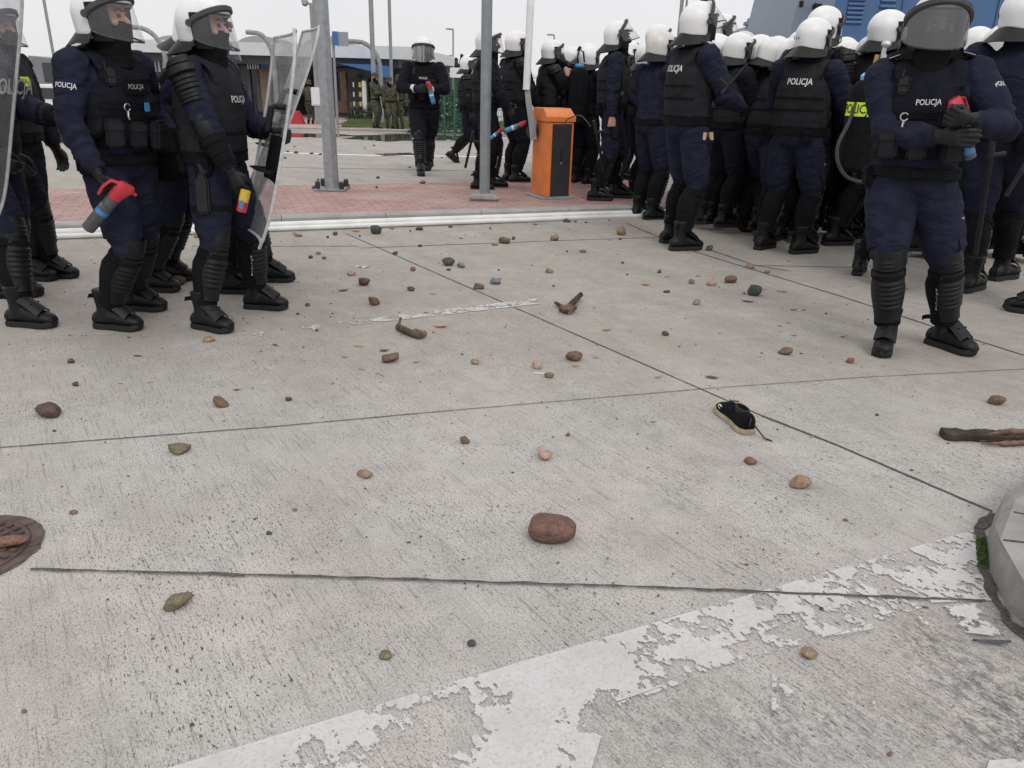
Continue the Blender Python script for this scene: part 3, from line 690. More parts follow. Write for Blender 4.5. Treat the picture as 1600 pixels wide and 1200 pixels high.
def ground():
    ys = [-6, -2, 0, .5] + [.8 + .06 * i for i in range(64)] + [4.7 + .12 * i for i in range(60)] + [12 + 1.0 * i for i in range(24)] + [40, 60, 90, 140, 220, 400, 900]
    xs = [-900, -300, -120, -60, -35, -20, -12, -9, -7] + [-6 + .25 * i for i in range(14)] + [-2.4 + .06 * i for i in range(81)] + [2.6 + .25 * i for i in range(16)] + [7, 9, 12, 20, 35, 60, 120, 300, 900]
    vs = [(x, y, zf(y)) for y in ys for x in xs]; n = len(xs); fs = [(i * n + j, i * n + j + 1, (i + 1) * n + j + 1, (i + 1) * n + j) for i in range(len(ys) - 1) for j in range(n - 1)]
    me = bpy.data.meshes.new('ground'); me.from_pydata(vs, [], fs)
    at = me.attributes.new('stain', 'FLOAT', 'POINT'); a2 = me.attributes.new('drab', 'FLOAT', 'POINT'); st = []; du = []
    for v in vs:
        s = d = 0.0
        if v[1] < 12 and abs(v[0]) < 8:
            for p, r, k in STP: s = max(s, k * math.exp(-((v[0] - p.x) ** 2 + (v[1] - p.y) ** 2) / (r * r)))
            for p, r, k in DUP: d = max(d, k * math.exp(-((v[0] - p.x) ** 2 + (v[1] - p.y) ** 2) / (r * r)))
        d = max(d, .70 * smooth(2.5, 4.3, v[1]) * (1 - .35 * smooth(9, 14, v[1]))); st.append(s); du.append(d)  # whole road turns browner and darker past the foreground, easing off farther out
    at.data.foreach_set('value', st); a2.data.foreach_set('value', du); me.update()
    m, nt, b = newmat('concrete_road'); geo = N(nt, 'ShaderNodeNewGeometry'); L = nt.links.new
    mp = N(nt, 'ShaderNodeMapping'); mp.vector_type = 'TEXTURE'; mp.inputs['Rotation'].default_value = (0, 0, JANG); L(geo.outputs['Position'], mp.inputs['Vector'])
    def stretched(sx, sy, scale, det=3.0, rough=.6):
        q = N(nt, 'ShaderNodeMapping'); q.inputs['Scale'].default_value = (sx, sy, 1); L(mp.outputs[0], q.inputs['Vector'])
        n_ = N(nt, 'ShaderNodeTexNoise', Scale=scale, Detail=det, Roughness=rough); L(q.outputs[0], n_.inputs['Vector']); return n_.outputs['Fac']
    def pos(scale, det=4.0, rough=.6):
        n_ = N(nt, 'ShaderNodeTexNoise', Scale=scale, Detail=det, Roughness=rough); L(geo.outputs['Position'], n_.inputs['Vector']); return n_.outputs['Fac']
    big = pos(.9, 6.0); col = ramp(nt, big, [(.25, (.375, .345, .317)), (.45, (.46, .432, .404)), (.58, (.44, .425, .398)), (.75, (.505, .482, .455))])
    mid = ramp(nt, pos(9, 5.0, .75), [(.28, .84), (.72, 1.09)]); col = mix(nt, 1.0, col, mid, 'MULTIPLY')
    tone = ramp(nt, stretched(.35, 1.3, 1.5, 5.0, .65), [(.3, .84), (.5, 1.0), (.7, 1.09)]); col = mix(nt, 1.0, col, tone, 'MULTIPLY')
    fine = ramp(nt, pos(190, 3.0, .6), [(.32, .74), (.5, 1.0), (.68, 1.2)]); col = mix(nt, 1.0, col, fine, 'MULTIPLY')
    line = ramp(nt, stretched(.35, 7.0, 15, 4.0, .65), [(.36, .60), (.43, .97), (.62, 1.0), (.75, 1.07)]); col = mix(nt, .75, col, line, 'MULTIPLY')
    # short dark pits drawn out along the brushed direction
    pit = ramp(nt, stretched(1.0, 3.4, 42, 2.0, .55), [(.345, 1.0), (.385, 0.0)]); at_ = N(nt, 'ShaderNodeAttribute', attribute_name='stain'); pk = ramp(nt, pos(1.7, 5.0), [(.44, .02), (.58, 1.0)])
    pit = mix(nt, 1.0, pit, pk, 'MULTIPLY'); col = mix(nt, pit, col, (.085, .08, .075))
    pit2 = ramp(nt, stretched(1.0, 2.0, 92, 1.0, .5), [(.36, .8), (.405, 0.0)]); pm = ramp(nt, pos(3.1, 5.0, .7), [(.36, .25), (.62, 1.0)]); pit2 = mix(nt, 1.0, pit2, pm, 'MULTIPLY'); col = mix(nt, pit2, col, (.14, .13, .12))
    ag = ramp(nt, pos(150, 1.0), [(.68, 0.0), (.72, .6)]); col = mix(nt, ag, col, (.62, .60, .57))
    du_ = N(nt, 'ShaderNodeAttribute', attribute_name='drab'); mu = N(nt, 'ShaderNodeMath', operation='MULTIPLY'); L(du_.outputs['Fac'], mu.inputs[0]); L(ramp(nt, pos(4, 5.0), [(.3, .35), (.7, 1.0)]), mu.inputs[1])
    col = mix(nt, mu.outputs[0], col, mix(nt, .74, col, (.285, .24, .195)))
    sm = N(nt, 'ShaderNodeMath', operation='MULTIPLY'); L(at_.outputs['Fac'], sm.inputs[0]); L(ramp(nt, stretched(1.0, 1.7, 24, 7.0, .78), [(.45, 0.0), (.57, 1.0)]), sm.inputs[1]); col = mix(nt, sm.outputs[0], col, (.075, .073, .07))
    # the farther carriageway: wet streaks
    sp = N(nt, 'ShaderNodeSeparateXYZ'); L(geo.outputs['Position'], sp.inputs[0])
    far = N(nt, 'ShaderNodeMapRange'); far.inputs[1].default_value = 20.5; far.inputs[2].default_value = 23.5; L(sp.outputs[1], far.inputs[0])
    q = N(nt, 'ShaderNodeMapping'); q.inputs['Scale'].default_value = (.16, .8, 1); L(geo.outputs['Position'], q.inputs['Vector']); n_ = N(nt, 'ShaderNodeTexNoise', Scale=1.6, Detail=4.0); L(q.outputs[0], n_.inputs['Vector'])
    wet = N(nt, 'ShaderNodeMath', operation='MULTIPLY'); L(ramp(nt, n_.outputs['Fac'], [(.44, 0.0), (.50, .8)]), wet.inputs[0]); L(far.outputs[0], wet.inputs[1])
    col = mix(nt, wet.outputs[0], col, (.25, .235, .225)); L(col, b.inputs['Base Color'])
    rg = N(nt, 'ShaderNodeMapRange'); rg.inputs[3].default_value = .85; rg.inputs[4].default_value = .06; L(wet.outputs[0], rg.inputs[0]); L(rg.outputs[0], b.inputs['Roughness']); b.inputs['Specular IOR Level'].default_value = .15
    bp = N(nt, 'ShaderNodeBump', Strength=.55, Distance=.004); hh = mix(nt, .5, stretched(.35, 7.0, 15, 4.0, .65), pos(120, 4.0)); L(hh, bp.inputs['Height']); L(bp.outputs[0], b.inputs['Normal'])
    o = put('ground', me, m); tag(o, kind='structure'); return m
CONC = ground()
MT['joint'] = simple('joint_dirt', (.085, .078, .07), .95, .45, 60, .4, 120)
def joint(name, pts, w, z=.0035, jag=.35):
    b = MB(); L_ = []; P = [V(p) for p in pts]; g = []
    for a, c in zip(P, P[1:]):
        n = max(2, int((c - a).length / .035)); d = (c - a).normalized(); s = V((-d.y, d.x, 0))
        for i in range(n + 1):
            q = a.lerp(c, i / n); h = noise.noise(q * 14) * w * jag; k1 = w * (.5 + jag * noise.noise(q * 37)); k2 = w * (.5 + jag * noise.noise(q * 41 + V((5, 0, 0)))); zz = max(q.z, zf(q.y)) + z
            h *= .3; g.append([V((q.x + s.x * (h + k1), q.y + s.y * (h + k1), zz)), V((q.x + s.x * (h - k2), q.y + s.y * (h - k2), zz))])
    n = len(g); b.add([p for r in g for p in r], [(2 * i, 2 * i + 1, 2 * i + 3, 2 * i + 2) for i in range(n - 1)])
    return tag(put(name, b, MT['joint']), kind='structure')
joint('pavement_joint', [G(540, 365), G(900, 523), G(1190, 650)], .008)
joint('pavement_joint', [G(1190, 650), G(1300, 693), G(1550, 800)], .012)
joint('pavement_joint', [G(-200, 716), G(0, 700), G(420, 668), G(660, 646)], .006)
joint('pavement_joint', [G(660, 646), G(1100, 608), G(1350, 590), G(1700, 572)], .0045)
joint('pavement_joint', [G(48, 891), G(500, 903), G(1000, 919), G(1540, 941)], .010, .0062, .7)
joint('pavement_joint', [G(560, 388), G(880, 376), G(1030, 371), G(1090, 368)], .012)
joint('pavement_joint', [G(980, 350), G(1090, 395), G(1260, 447), G(1310, 462), G(1450, 508), G(1620, 562)], .012)
joint('pavement_joint', [G(1110, 391), G(1180, 415), G(1235, 424)], .012)
joint('pavement_joint', [G(1180, 415), G(1330, 418), G(1420, 412)], .012)
joint('pavement_joint', [G(300, 385), G(560, 385)], .012)
# ---- worn white paint
def paint(name, poly, wearpts, base, dz=0, step=.03):
    """poly: ground polygon; wearpts: (x, y, radius, value) raise or lower how much paint survives"""
    bm = bmesh.new(); f = bm.faces.new([bm.verts.new((p.x, p.y, .0)) for p in poly]); xs = [p.x for p in poly]; ys = [p.y for p in poly]
    for ax, lo, hi in ((0, min(xs), max(xs)), (1, min(ys), max(ys))):
        t = lo + step
        while t < hi:
            bmesh.ops.bisect_plane(bm, geom=bm.verts[:] + bm.edges[:] + bm.faces[:], plane_co=(t, 0, 0) if ax == 0 else (0, t, 0), plane_no=(1, 0, 0) if ax == 0 else (0, 1, 0)); t += step
    for v in bm.verts: v.co.z = zf(v.co.y) + .0042 + dz
    me = bpy.data.meshes.new(name); bm.normal_update(); bm.faces.ensure_lookup_table()
    if bm.faces[0].normal.z < 0: bmesh.ops.reverse_faces(bm, faces=bm.faces[:])
    bm.to_mesh(me); bm.free(); at = me.attributes.new('paint', 'FLOAT', 'POINT'); W = [(G(x, y), r, k) for x, y, r, k in wearpts]
    val = []
    for v in me.vertices:
        s = base
        for p, r, k in W: s += k * math.exp(-((v.co.x - p.x) ** 2 + (v.co.y - p.y) ** 2) / (r * r))
        val.append(s)
    at.data.foreach_set('value', val); me.update()
    return tag(put(name, me, MT['roadpaint']), kind='structure')
def roadpaint():
    m, nt, b = newmat('worn_white_paint'); L = nt.links.new; geo = N(nt, 'ShaderNodeNewGeometry'); at = N(nt, 'ShaderNodeAttribute', attribute_name='paint')
    mp = N(nt, 'ShaderNodeMapping'); mp.vector_type = 'TEXTURE'; mp.inputs['Rotation'].default_value = (0, 0, JANG); L(geo.outputs['Position'], mp.inputs['Vector'])
    q = N(nt, 'ShaderNodeMapping'); q.inputs['Scale'].default_value = (.7, 1.5, 1); L(mp.outputs[0], q.inputs['Vector'])
    n1 = N(nt, 'ShaderNodeTexNoise', Scale=11.5, Detail=8.0, Roughness=.68); L(geo.outputs['Position'], n1.inputs['Vector'])
    n2 = N(nt, 'ShaderNodeTexNoise', Scale=34.0, Detail=4.0, Roughness=.6); L(q.outputs[0], n2.inputs['Vector'])
    a0 = N(nt, 'ShaderNodeMath', operation='MULTIPLY_ADD'); L(n1.outputs['Fac'], a0.inputs[0]); a0.inputs[1].default_value = 1.9; a0.inputs[2].default_value = -1.275 + .75; a = N(nt, 'ShaderNodeMath', operation='MULTIPLY_ADD'); L(n2.outputs['Fac'], a.inputs[0]); a.inputs[1].default_value = .65; L(a0.outputs[0], a.inputs[2])
    s = N(nt, 'ShaderNodeMath', operation='ADD'); L(a.outputs[0], s.inputs[0]); L(at.outputs['Fac'], s.inputs[1])
    al = ramp(nt, s.outputs[0], [(.735, 0.0), (.765, .86)]); edge = ramp(nt, s.outputs[0], [(.735, 0.5), (.76, .35), (.79, 0.0)])
    n3 = N(nt, 'ShaderNodeTexNoise', Scale=120.0, Detail=3.0); L(geo.outputs['Position'], n3.inputs['Vector'])
    c = ramp(nt, n3.outputs['Fac'], [(.30, (.50, .485, .47)), (.44, (.60, .59, .575)), (.7, (.655, .645, .635))]); n5 = N(nt, 'ShaderNodeTexNoise', Scale=3.5, Detail=6.0, Roughness=.7); L(geo.outputs['Position'], n5.inputs['Vector']); c = mix(nt, ramp(nt, n5.outputs['Fac'], [(.45, 0.0), (.7, .6)]), c, (.46, .44, .42)); L(mix(nt, edge, c, (.25, .24, .23)), b.inputs['Base Color'])
    b.inputs['Roughness'].default_value = .7; L(al, b.inputs['Alpha']); return m
MT['roadpaint'] = roadpaint()
paint('road_marking', [G(150, 1240), G(270, 1200), G(700, 1070), G(1190, 925), G(1522, 829), G(1550, 940), G(1442, 944), G(1190, 1022), G(955, 1101), G(925, 1200), G(910, 1250)],
      [(560, 1150, .16, .02), (480, 1165, .05, -.2), (600, 1095, .04, -.2), (430, 1185, .16, .10), (700, 1125, .10, -.34), (640, 1165, .06, -.2), (880, 1075, .10, .35), (800, 1050, .08, .25), (830, 1175, .10, .35), (760, 1195, .05, .2), (1000, 1010, .2, .06), (1100, 1000, .12, .02), (920, 1060, .08, .15), (1160, 965, .03, .5), (1430, 880, .16, -.06), (1505, 870, .09, .16), (1470, 930, .05, .3), (1330, 870, .07, .25), (1240, 915, .05, .25), (940, 1115, .05, -.8), (300, 1198, .10, .35), (1380, 925, .06, -.25), (1250, 980, .12, -.06), (930, 1040, .06, .1), (1040, 1040, .07, -.15)] + [(280 + 580 * k / 14, 1205 - 176 * k / 14, .035, .22) for k in range(15)] + [(880 + 640 * k / 16, 1024 - 189 * k / 16, .03, .12) for k in range(17)], .03)
def strip_poly(a, b, wa): 
    d = (b - a).normalized(); s = V((-d.y, d.x, 0)) * wa; return [a - s, b - s, b + s, a + s]
paint('road_marking', strip_poly(G(957, 1106), G(1150, 1036), .005), [], -.02, 0.0008); paint('road_marking', strip_poly(G(1150, 1036), G(1438, 950), .005), [], -.05, 0.0016)
paint('road_marking', strip_poly(G(1210, 1030), G(1207, 1180), .005), [(1210, 1060, .1, .08)], -.2, 0.0048); paint('road_marking', strip_poly(G(1360, 978), G(1364, 1120), .004), [], -.17, 0.0056)
paint('road_marking', [G(1212, 1036), G(1358, 985), G(1362, 1110), G(1210, 1180)], [(1238, 1085, .022, .55), (1222, 1125, .015, .4), (1320, 1050, .04, .15)], -.30, 0.0064)
paint('road_marking', [G(1290, 1000), G(1440, 955), G(1550, 945), G(1562, 1000), G(1480, 990), G(1380, 985)], [(1510, 965, .05, .22), (1340, 990, .06, .2)], -.16, 0.0072)
paint('road_marking', [G(1545, 1190), G(1700, 1180), G(1700, 1240), G(1530, 1240)], [], .2)
paint('road_marking', [G(380, 522), G(838, 467), G(846, 475), G(700, 492), G(520, 512), G(380, 532)], [(820, 472, .35, .12), (700, 485, .4, .03), (420, 520, .6, -.12)], -.02)
def puddle(pts, seed):
    m = MT.get('water')
    if not m:
        m, nt, b = newmat('shallow_water'); b.inputs['Base Color'].default_value = (.10, .095, .09, 1); b.inputs['Roughness'].default_value = .04; b.inputs['Specular IOR Level'].default_value = .6; MT['water'] = m
    P = [GF(*q) for q in pts]; c = sum(P, V()) / len(P); n = 90; out = []
    for i in range(n):
        t = i / n * len(P); k = int(t); q = P[k].lerp(P[(k + 1) % len(P)], t - k); q = c + (q - c) * (1 + .22 * noise.noise(V((i * .35, seed, 0))) + .10 * noise.noise(V((i * 1.1, seed, 4)))); out.append(V((q.x, q.y, zf(q.y) + .008)))
    b = MB(); b.add(out, [tuple(range(n))]); o = put('puddle', b, m)
    if o.data.polygons[0].normal.z < 0: o.data.flip_normals()
    tag(o, kind='structure')
puddle([(560, 212), (640, 209), (720, 213), (700, 219), (600, 221), (540, 217)], 1); puddle([(440, 209), (520, 209), (560, 212), (500, 215), (440, 214)], 2); puddle([(700, 217), (780, 215), (790, 222), (720, 223)], 3); puddle([(585, 241), (640, 239), (660, 243), (600, 244)], 4)
# ---- the brick island, its kerb and the pipes along it
KA, KB = G(65, 376), G(830, 348); KD = (KB - KA).normalized(); KN = V((-KD.y, KD.x, 0))       # along / away from the camera
KERB0 = KA + KN * .115
def kp(t, d, z=0): p = KERB0 + KD * t + KN * d; return V((p.x, p.y, z))
T0, T1 = -9.0, (G(1108, 330) - KERB0).dot(KD)
IS_D = (G(640, 286, .12) - KERB0).dot(KN)
MT['kerbrough'] = simple('worn_kerb_concrete', (.27, .262, .25), .92, .22, 7, .7, 60, dist=.006, coord='Object'); MT['kerb'] = simple('kerb_concrete', (.33, .325, .31), .9, .16, 5, .4, 130, coord='Object')
def island():
    m, nt, b = newmat('red_brick_paving'); L = nt.links.new; geo = N(nt, 'ShaderNodeNewGeometry'); mp = N(nt, 'ShaderNodeMapping'); mp.vector_type = 'TEXTURE'; mp.inputs['Rotation'].default_value = (0, 0, math.atan2(KD.y, KD.x)); L(geo.outputs['Position'], mp.inputs['Vector'])
    br = N(nt, 'ShaderNodeTexBrick', Scale=1.0); br.inputs['Mortar Size'].default_value = .008; br.inputs['Brick Width'].default_value = .2; br.inputs['Row Height'].default_value = .1; br.inputs['Mortar Smooth'].default_value = .2; br.inputs['Bias'].default_value = -.1
    br.inputs['Color1'].default_value = (.43, .265, .235, 1); br.inputs['Color2'].default_value = (.36, .205, .18, 1); br.inputs['Mortar'].default_value = (.22, .165, .15, 1); L(mp.outputs[0], br.inputs['Vector'])
    n1 = N(nt, 'ShaderNodeTexNoise', Scale=2.5, Detail=6.0, Roughness=.7); L(geo.outputs['Position'], n1.inputs['Vector']); c = mix(nt, 1.0, br.outputs['Color'], ramp(nt, n1.outputs['Fac'], [(.3, .72), (.7, 1.2)]), 'MULTIPLY')
    n2 = N(nt, 'ShaderNodeTexNoise', Scale=90.0, Detail=3.0); L(geo.outputs['Position'], n2.inputs['Vector']); c = mix(nt, 1.0, c, ramp(nt, n2.outputs['Fac'], [(.3, .85), (.7, 1.15)]), 'MULTIPLY')
    n3 = N(nt, 'ShaderNodeTexNoise', Scale=1.1, Detail=5.0); L(geo.outputs['Position'], n3.inputs['Vector']); c = mix(nt, ramp(nt, n3.outputs['Fac'], [(.52, 0.0), (.72, .55)]), c, (.36, .31, .28))
    L(c, b.inputs['Base Color']); b.inputs['Roughness'].default_value = .8
    bp = N(nt, 'ShaderNodeBump', Strength=.5, Distance=.004); L(br.outputs['Fac'], bp.inputs['Height']); bp.invert = True; L(bp.outputs[0], b.inputs['Normal'])
    q = MB(); top = [kp(T0, .155), kp(T1, .155), kp(T1, IS_D), kp(T0, IS_D)]
    q.rings([[V((p.x, p.y, z)) for p in top] for z in (-.05, .118)]); tag(put('brick_pavement', q, m), kind='structure')
    t = T0; k = 0
    while t < T1:
        l = min(1.0, T1 - t); w = MB(); w.rings([[kp(t + .003, 0, -.05), kp(t + .003, 0, .105), kp(t + .003, .02, .12), kp(t + .003, .15, .12), kp(t + .003, .15, -.05)], [kp(t + l - .003, 0, -.05), kp(t + l - .003, 0, .105), kp(t + l - .003, .02, .12), kp(t + l - .003, .15, .12), kp(t + l - .003, .15, -.05)]])
        tag(put('kerb_stone', w, MT['kerb']), 'pale grey concrete kerb stone edging the red brick pavement behind the white pipes', 'kerb stone', 'kerb stones along the red brick pavement'); t += l; k += 1
island()
MT['pipe'] = simple('white_plastic_pipe', (.72, .72, .70), .45, .1, 6, .03, 60)
def pipe(name, d, z, r, label):
    b = MB(); n = 60; pts = []
    for i in range(n + 1):
        t = T0 + (T1 + .05 - T0) * i / n; p = kp(t, d + .004 * noise.noise(V((t * .7, d * 9, 0))), z + .003 * noise.noise(V((t * .9, 3, z)))); pts.append(p)
    b.tube(pts, r, 14); tag(put(name, b, MT['pipe']), label, 'pipe', 'pipes lying along the kerb')
pipe('white_pipe', -.085, .026, .024, 'lower white plastic pipe lying on the concrete along the kerb'); pipe('white_pipe', -.036, .054, .030, 'upper white plastic pipe leaning on the kerb above the other pipe')
# ---- manhole covers
def manhole():
    m = simple('rusty_cast_iron', (.105, .072, .060), .75, .5, 14, .5, 90, metal=.2); c = G(-52, 862); r = (G(62, 850) - c).length
    E = empty('manhole_cover', (c.x, c.y, 0)); tag(E, 'round rusty brown cast iron manhole cover at the left edge', 'manhole cover')
    b = MB(); b.rings([oval(0, 0, z, k, k, 64) for k, z in ((r * 1.0, -.02), (r * 1.0, .006), (r * .86, .006), (r * .855, .002))]); put('rim', b, m, E)
    b = MB(); b.rings([oval(0, 0, z, k, k, 64) for k, z in ((r * .845, -.02), (r * .845, .007), (r * .80, .007))]); put('lid', b, m, E)
    for ring, k in ((.72, 26), (.56, 20), (.40, 14)):
        for i in range(k):
            a = 2 * PI * i / k; b = MB(); b.box((r * ring * math.cos(a), r * ring * math.sin(a), .010), (r * .11, r * .075, .007), Matrix.Rotation(a, 3, 'Z'), bev=.002); 
            put('raised_bar', b, m, E)
    for i in range(8):
        a = 2 * PI * i / 8 + .2; b = MB(); b.box((r * .93 * math.cos(a), r * .93 * math.sin(a), .0075), (r * .14, .006, .003), Matrix.Rotation(a, 3, 'Z')); put('rim_groove', b, MT['joint'], E)
    b = MB(); g = []
    for i in range(97):
        a = 2 * PI * i / 96; k = r * (1.03 + .025 * noise.noise(V((math.cos(a) * 6, math.sin(a) * 6, 0)))); g.append([V((math.cos(a) * r * .99, math.sin(a) * r * .99, .0048)), V((math.cos(a) * k * 1.01, math.sin(a) * k * 1.01, .0036))])
    b.add([p for q in g for p in q], [(2 * i, 2 * i + 1, 2 * i + 3, 2 * i + 2) for i in range(96)]); put('dirt_seam', b, MT['joint'], E)
    c = G(247, 331, .12); E = empty('manhole_cover', (c.x, c.y, .121)); tag(E, 'small round manhole cover set in the red brick pavement', 'manhole cover')
    b = MB(); b.rings([oval(0, 0, z, k, k, 40) for k, z in ((.17, -.01), (.17, .003), (.155, .003))]); put('rim', b, MT['kerb'], E)
    b = MB(); b.rings([oval(0, 0, z, k, k, 40) for k, z in ((.148, -.01), (.148, .004), (.10, .006))]); put('lid', b, simple('worn_lid', (.25, .17, .15), .8), E)
manhole()
# ---- corner of the kerbed island at the right
def corner():
    base = [(1660, 722), (1557, 797), (1540, 845), (1545, 893), (1574, 952), (1680, 1040), (1950, 1150)]; top = [(1690, 716), (1586, 783), (1563, 843), (1593, 896), (1618, 938), (1730, 1010), (1960, 1090)]
    b = MB(); B_ = [G(*q) for q in base] + [G(2400, 900), G(2200, 700)]; T_ = [G(*q, .13) for q in top] + [G(2400, 850, .13), G(2200, 680, .13)]; n = len(B_); M_ = [p.lerp(q, .35) + V((0, 0, .055)) for p, q in zip(B_, T_)]
    b.rings([[p - V((0, 0, .03)) for p in B_], B_, M_, T_]); E = put('kerb_block', sharp(b.mesh(), 6), MT['kerbrough']); tag(E, 'grey concrete kerb block with sloping edges and dark seams at the right', 'kerb block')
    for (x0, y0), (x1, y1) in (((1584, 800), (1640, 812)), ((1568, 844), (1640, 852))):
        p, q = G(x0, y0, .1305), G(x1, y1, .1305); w = MB(); s = (q - p).normalized(); n = V((-s.y, s.x, 0)) * .004
        w.add([p - n + V((0, 0, .002)), q - n + V((0, 0, .002)), q + n + V((0, 0, .002)), p + n + V((0, 0, .002))], [(0, 1, 2, 3)]); put('joint_line', w, MT['joint'], E)
    joint('gutter_dirt', [G(1549, 803), G(1530, 828), G(1535, 872), G(1550, 932), G(1575, 972), G(1660, 1040)], .035, .0056, .5)
    mo = simple('moss', (.06, .085, .018), .95, .5, 60, .8, 90); b = MB()
    for i in range(260):
        t = random.random(); q = G(1533 + 3 * t + random.uniform(-7, 7), 845 + 45 * t); h = random.uniform(.008, .028); d = V((random.uniform(-.01, .01), random.uniform(-.01, .01), h)); s = V((random.uniform(-.004, .004), random.uniform(-.004, .004), 0))
        b.add([q - s, q + s, q + d], [(0, 1, 2)]); b.ell(q + V((0, 0, .004)), (.006, .006, .007), None, 6, 4)
    tag(put('moss', b, mo), 'green moss tuft growing beside the grey kerb block', 'moss', kind='stuff')
corner()
# ------------------------------------------------------------------ stones and litter
def stonemat(name, a, b_, c=None, sp=.35):
    m, nt, b = newmat(name); L = nt.links.new; tc = N(nt, 'ShaderNodeTexCoord'); n1 = N(nt, 'ShaderNodeTexNoise', Scale=26.0, Detail=6.0, Roughness=.65); L(tc.outputs['Object'], n1.inputs['Vector'])
    col = ramp(nt, n1.outputs['Fac'], [(.32, a), (.66, b_)]); n2 = N(nt, 'ShaderNodeTexNoise', Scale=170.0, Detail=2.0); L(tc.outputs['Object'], n2.inputs['Vector'])
    col = mix(nt, ramp(nt, n2.outputs['Fac'], [(.60, 0.0), (.66, sp)]), col, c or tuple(min(1, x * 1.9) for x in b_)); col = mix(nt, ramp(nt, n2.outputs['Fac'], [(.34, .6), (.40, 0.0)]), col, tuple(x * .35 for x in a))
    L(col, b.inputs['Base Color']); b.inputs['Roughness'].default_value = .72; bp = N(nt, 'ShaderNodeBump', Strength=.6, Distance=.003); n3 = N(nt, 'ShaderNodeTexNoise', Scale=90.0, Detail=6.0); L(tc.outputs['Object'], n3.inputs['Vector']); L(n3.outputs['Fac'], bp.inputs['Height']); L(bp.outputs[0], b.inputs['Normal']); return m
STM = {'red': stonemat('red_granite', (.085, .046, .036), (.175, .095, .07)), 'brown': stonemat('brown_stone', (.095, .058, .038), (.18, .115, .075)), 'dark': stonemat('dark_stone', (.035, .036, .034), (.085, .085, .078)),
       'grey': stonemat('grey_stone', (.13, .13, .125), (.24, .235, .22)), 'tan': stonemat('tan_stone', (.18, .12, .075), (.32, .225, .145)), 'pink': stonemat('pink_stone', (.30, .19, .155), (.46, .33, .28)),
       'olive': stonemat('olive_stone', (.10, .085, .05), (.20, .17, .105)), 'green': stonemat('dark_green_stone', (.025, .036, .03), (.07, .09, .075)), 'blue': stonemat('blue_grey_stone', (.09, .11, .125), (.2, .23, .25)), 'rust': stonemat('rusty_stone', (.13, .062, .046), (.24, .125, .09)), 'dk': stonemat('dark_brown_stone', (.05, .032, .024), (.11, .07, .052))}
_ico = {}
def ico(n):
    if n not in _ico:
        bm = bmesh.new(); bmesh.ops.create_icosphere(bm, subdivisions=n, radius=1.0); bm.verts.index_update(); _ico[n] = ([v.co.copy() for v in bm.verts], [tuple(v.index for v in f.verts) for f in bm.faces]); bm.free()
    return _ico[n]
def cobble(seed, size, n=4):
    vs, fs = ico(n); out = []; off = V((seed, 3, 1))
    for v in vs:
        e = 3.2; r = (abs(v.x) ** e + abs(v.y) ** e + abs(v.z) ** e) ** (-1 / e); q = v * r; k = 1 - .16 * max(0, q.x) ** 2 - .05 * q.x; q = V((q.x, q.y * k, q.z * k)) * (1 + .06 * noise.noise(v * 1.7 + off) + .035 * noise.noise(v * 5 + off) + .02 * noise.noise(v * 13 + off)); out.append(q)
    lo = [min(q[i] for q in out) for i in range(3)]; hi = [max(q[i] for q in out) for i in range(3)]
    me = bpy.data.meshes.new('stone'); me.from_pydata([tuple(((q[i] - lo[i]) / (hi[i] - lo[i]) - .5) * size[i] for i in range(3)) for q in out], [], fs); me.polygons.foreach_set('use_smooth', [True] * len(fs)); me.update(); return me
def rock(seed, size, p=7, nf=11, detail=.04, n=4):
    r = random.Random(seed); dirs = []
    for _ in range(nf): dirs.append((V((r.gauss(0, 1), r.gauss(0, 1), r.gauss(0, 1))).normalized(), r.uniform(.72, 1.05)))
    dirs.append((V((0, 0, -1)), .78)); vs, fs = ico(n); out = []; off = V((seed * 1.7, seed * .9, 0))
    for v in vs:
        s = sum(max(0, v.dot(d) / k) ** p for d, k in dirs); rad = s ** (-1 / p) if s > 1e-9 else 1.2
        rad = min(rad, 1.35); q = v * (rad * (1 + detail * 1.6 * noise.noise(v * 2.2 + off) + detail * .8 * noise.noise(v * 7 + off))); out.append(q)
    lo = [min(q[i] for q in out) for i in range(3)]; hi = [max(q[i] for q in out) for i in range(3)]; out = [V([((q[i] - lo[i]) / (hi[i] - lo[i]) - .5) * size[i] for i in range(3)]) for q in out]
    me = bpy.data.meshes.new('stone'); me.from_pydata([tuple(q) for q in out], [], fs); me.polygons.foreach_set('use_smooth', [True] * len(fs)); me.update(); return me
def stone(i, px, py, w, h, col, label, zg=0.0, ang=None, group=None, tilt=0, rz_=None, far=False, p=None, name='stone'):
    g = GF(px, py) if far else G(px, py, zg); k = (g - CAM).dot(_F) / FPX; sx = w * k; el = math.asin((CAMH - g.z) / (g - CAM).length)
    # picture height = depth*sin(el) + height*cos(el)
    hh = h * k; sz = hh / (math.cos(el) + .80 * math.sin(el) * 1.0) if h < w * 1.2 else hh * .86 / math.cos(el)
    sz = max(sz, .006); sy = min(max(sx * .75, sz * .9), sx * 1.1)
    me = rock(100 + i, (sx, sy, sz), (ang or 8), 12 if (ang or 8) > 6 else 9, .05, 4 if w > 22 else 3)
    if p == 'cobble': me = cobble(i, (sx, sy, sz), 5)
    o = put(name, me, STM[col]); M = Matrix.Rotation(R(rz_ if rz_ is not None else random.uniform(-12, 12)), 4, 'Z') @ Matrix.Rotation(R(tilt), 4, 'Y')
    zmin = min((M @ v.co).z for v in me.vertices); o.matrix_basis = I4(g.x, g.y + sy * .38, g.z - zmin * 1.0 - sz * .03) @ M
    tag(o, label, 'stone', group or 'stones thrown on the concrete'); return o
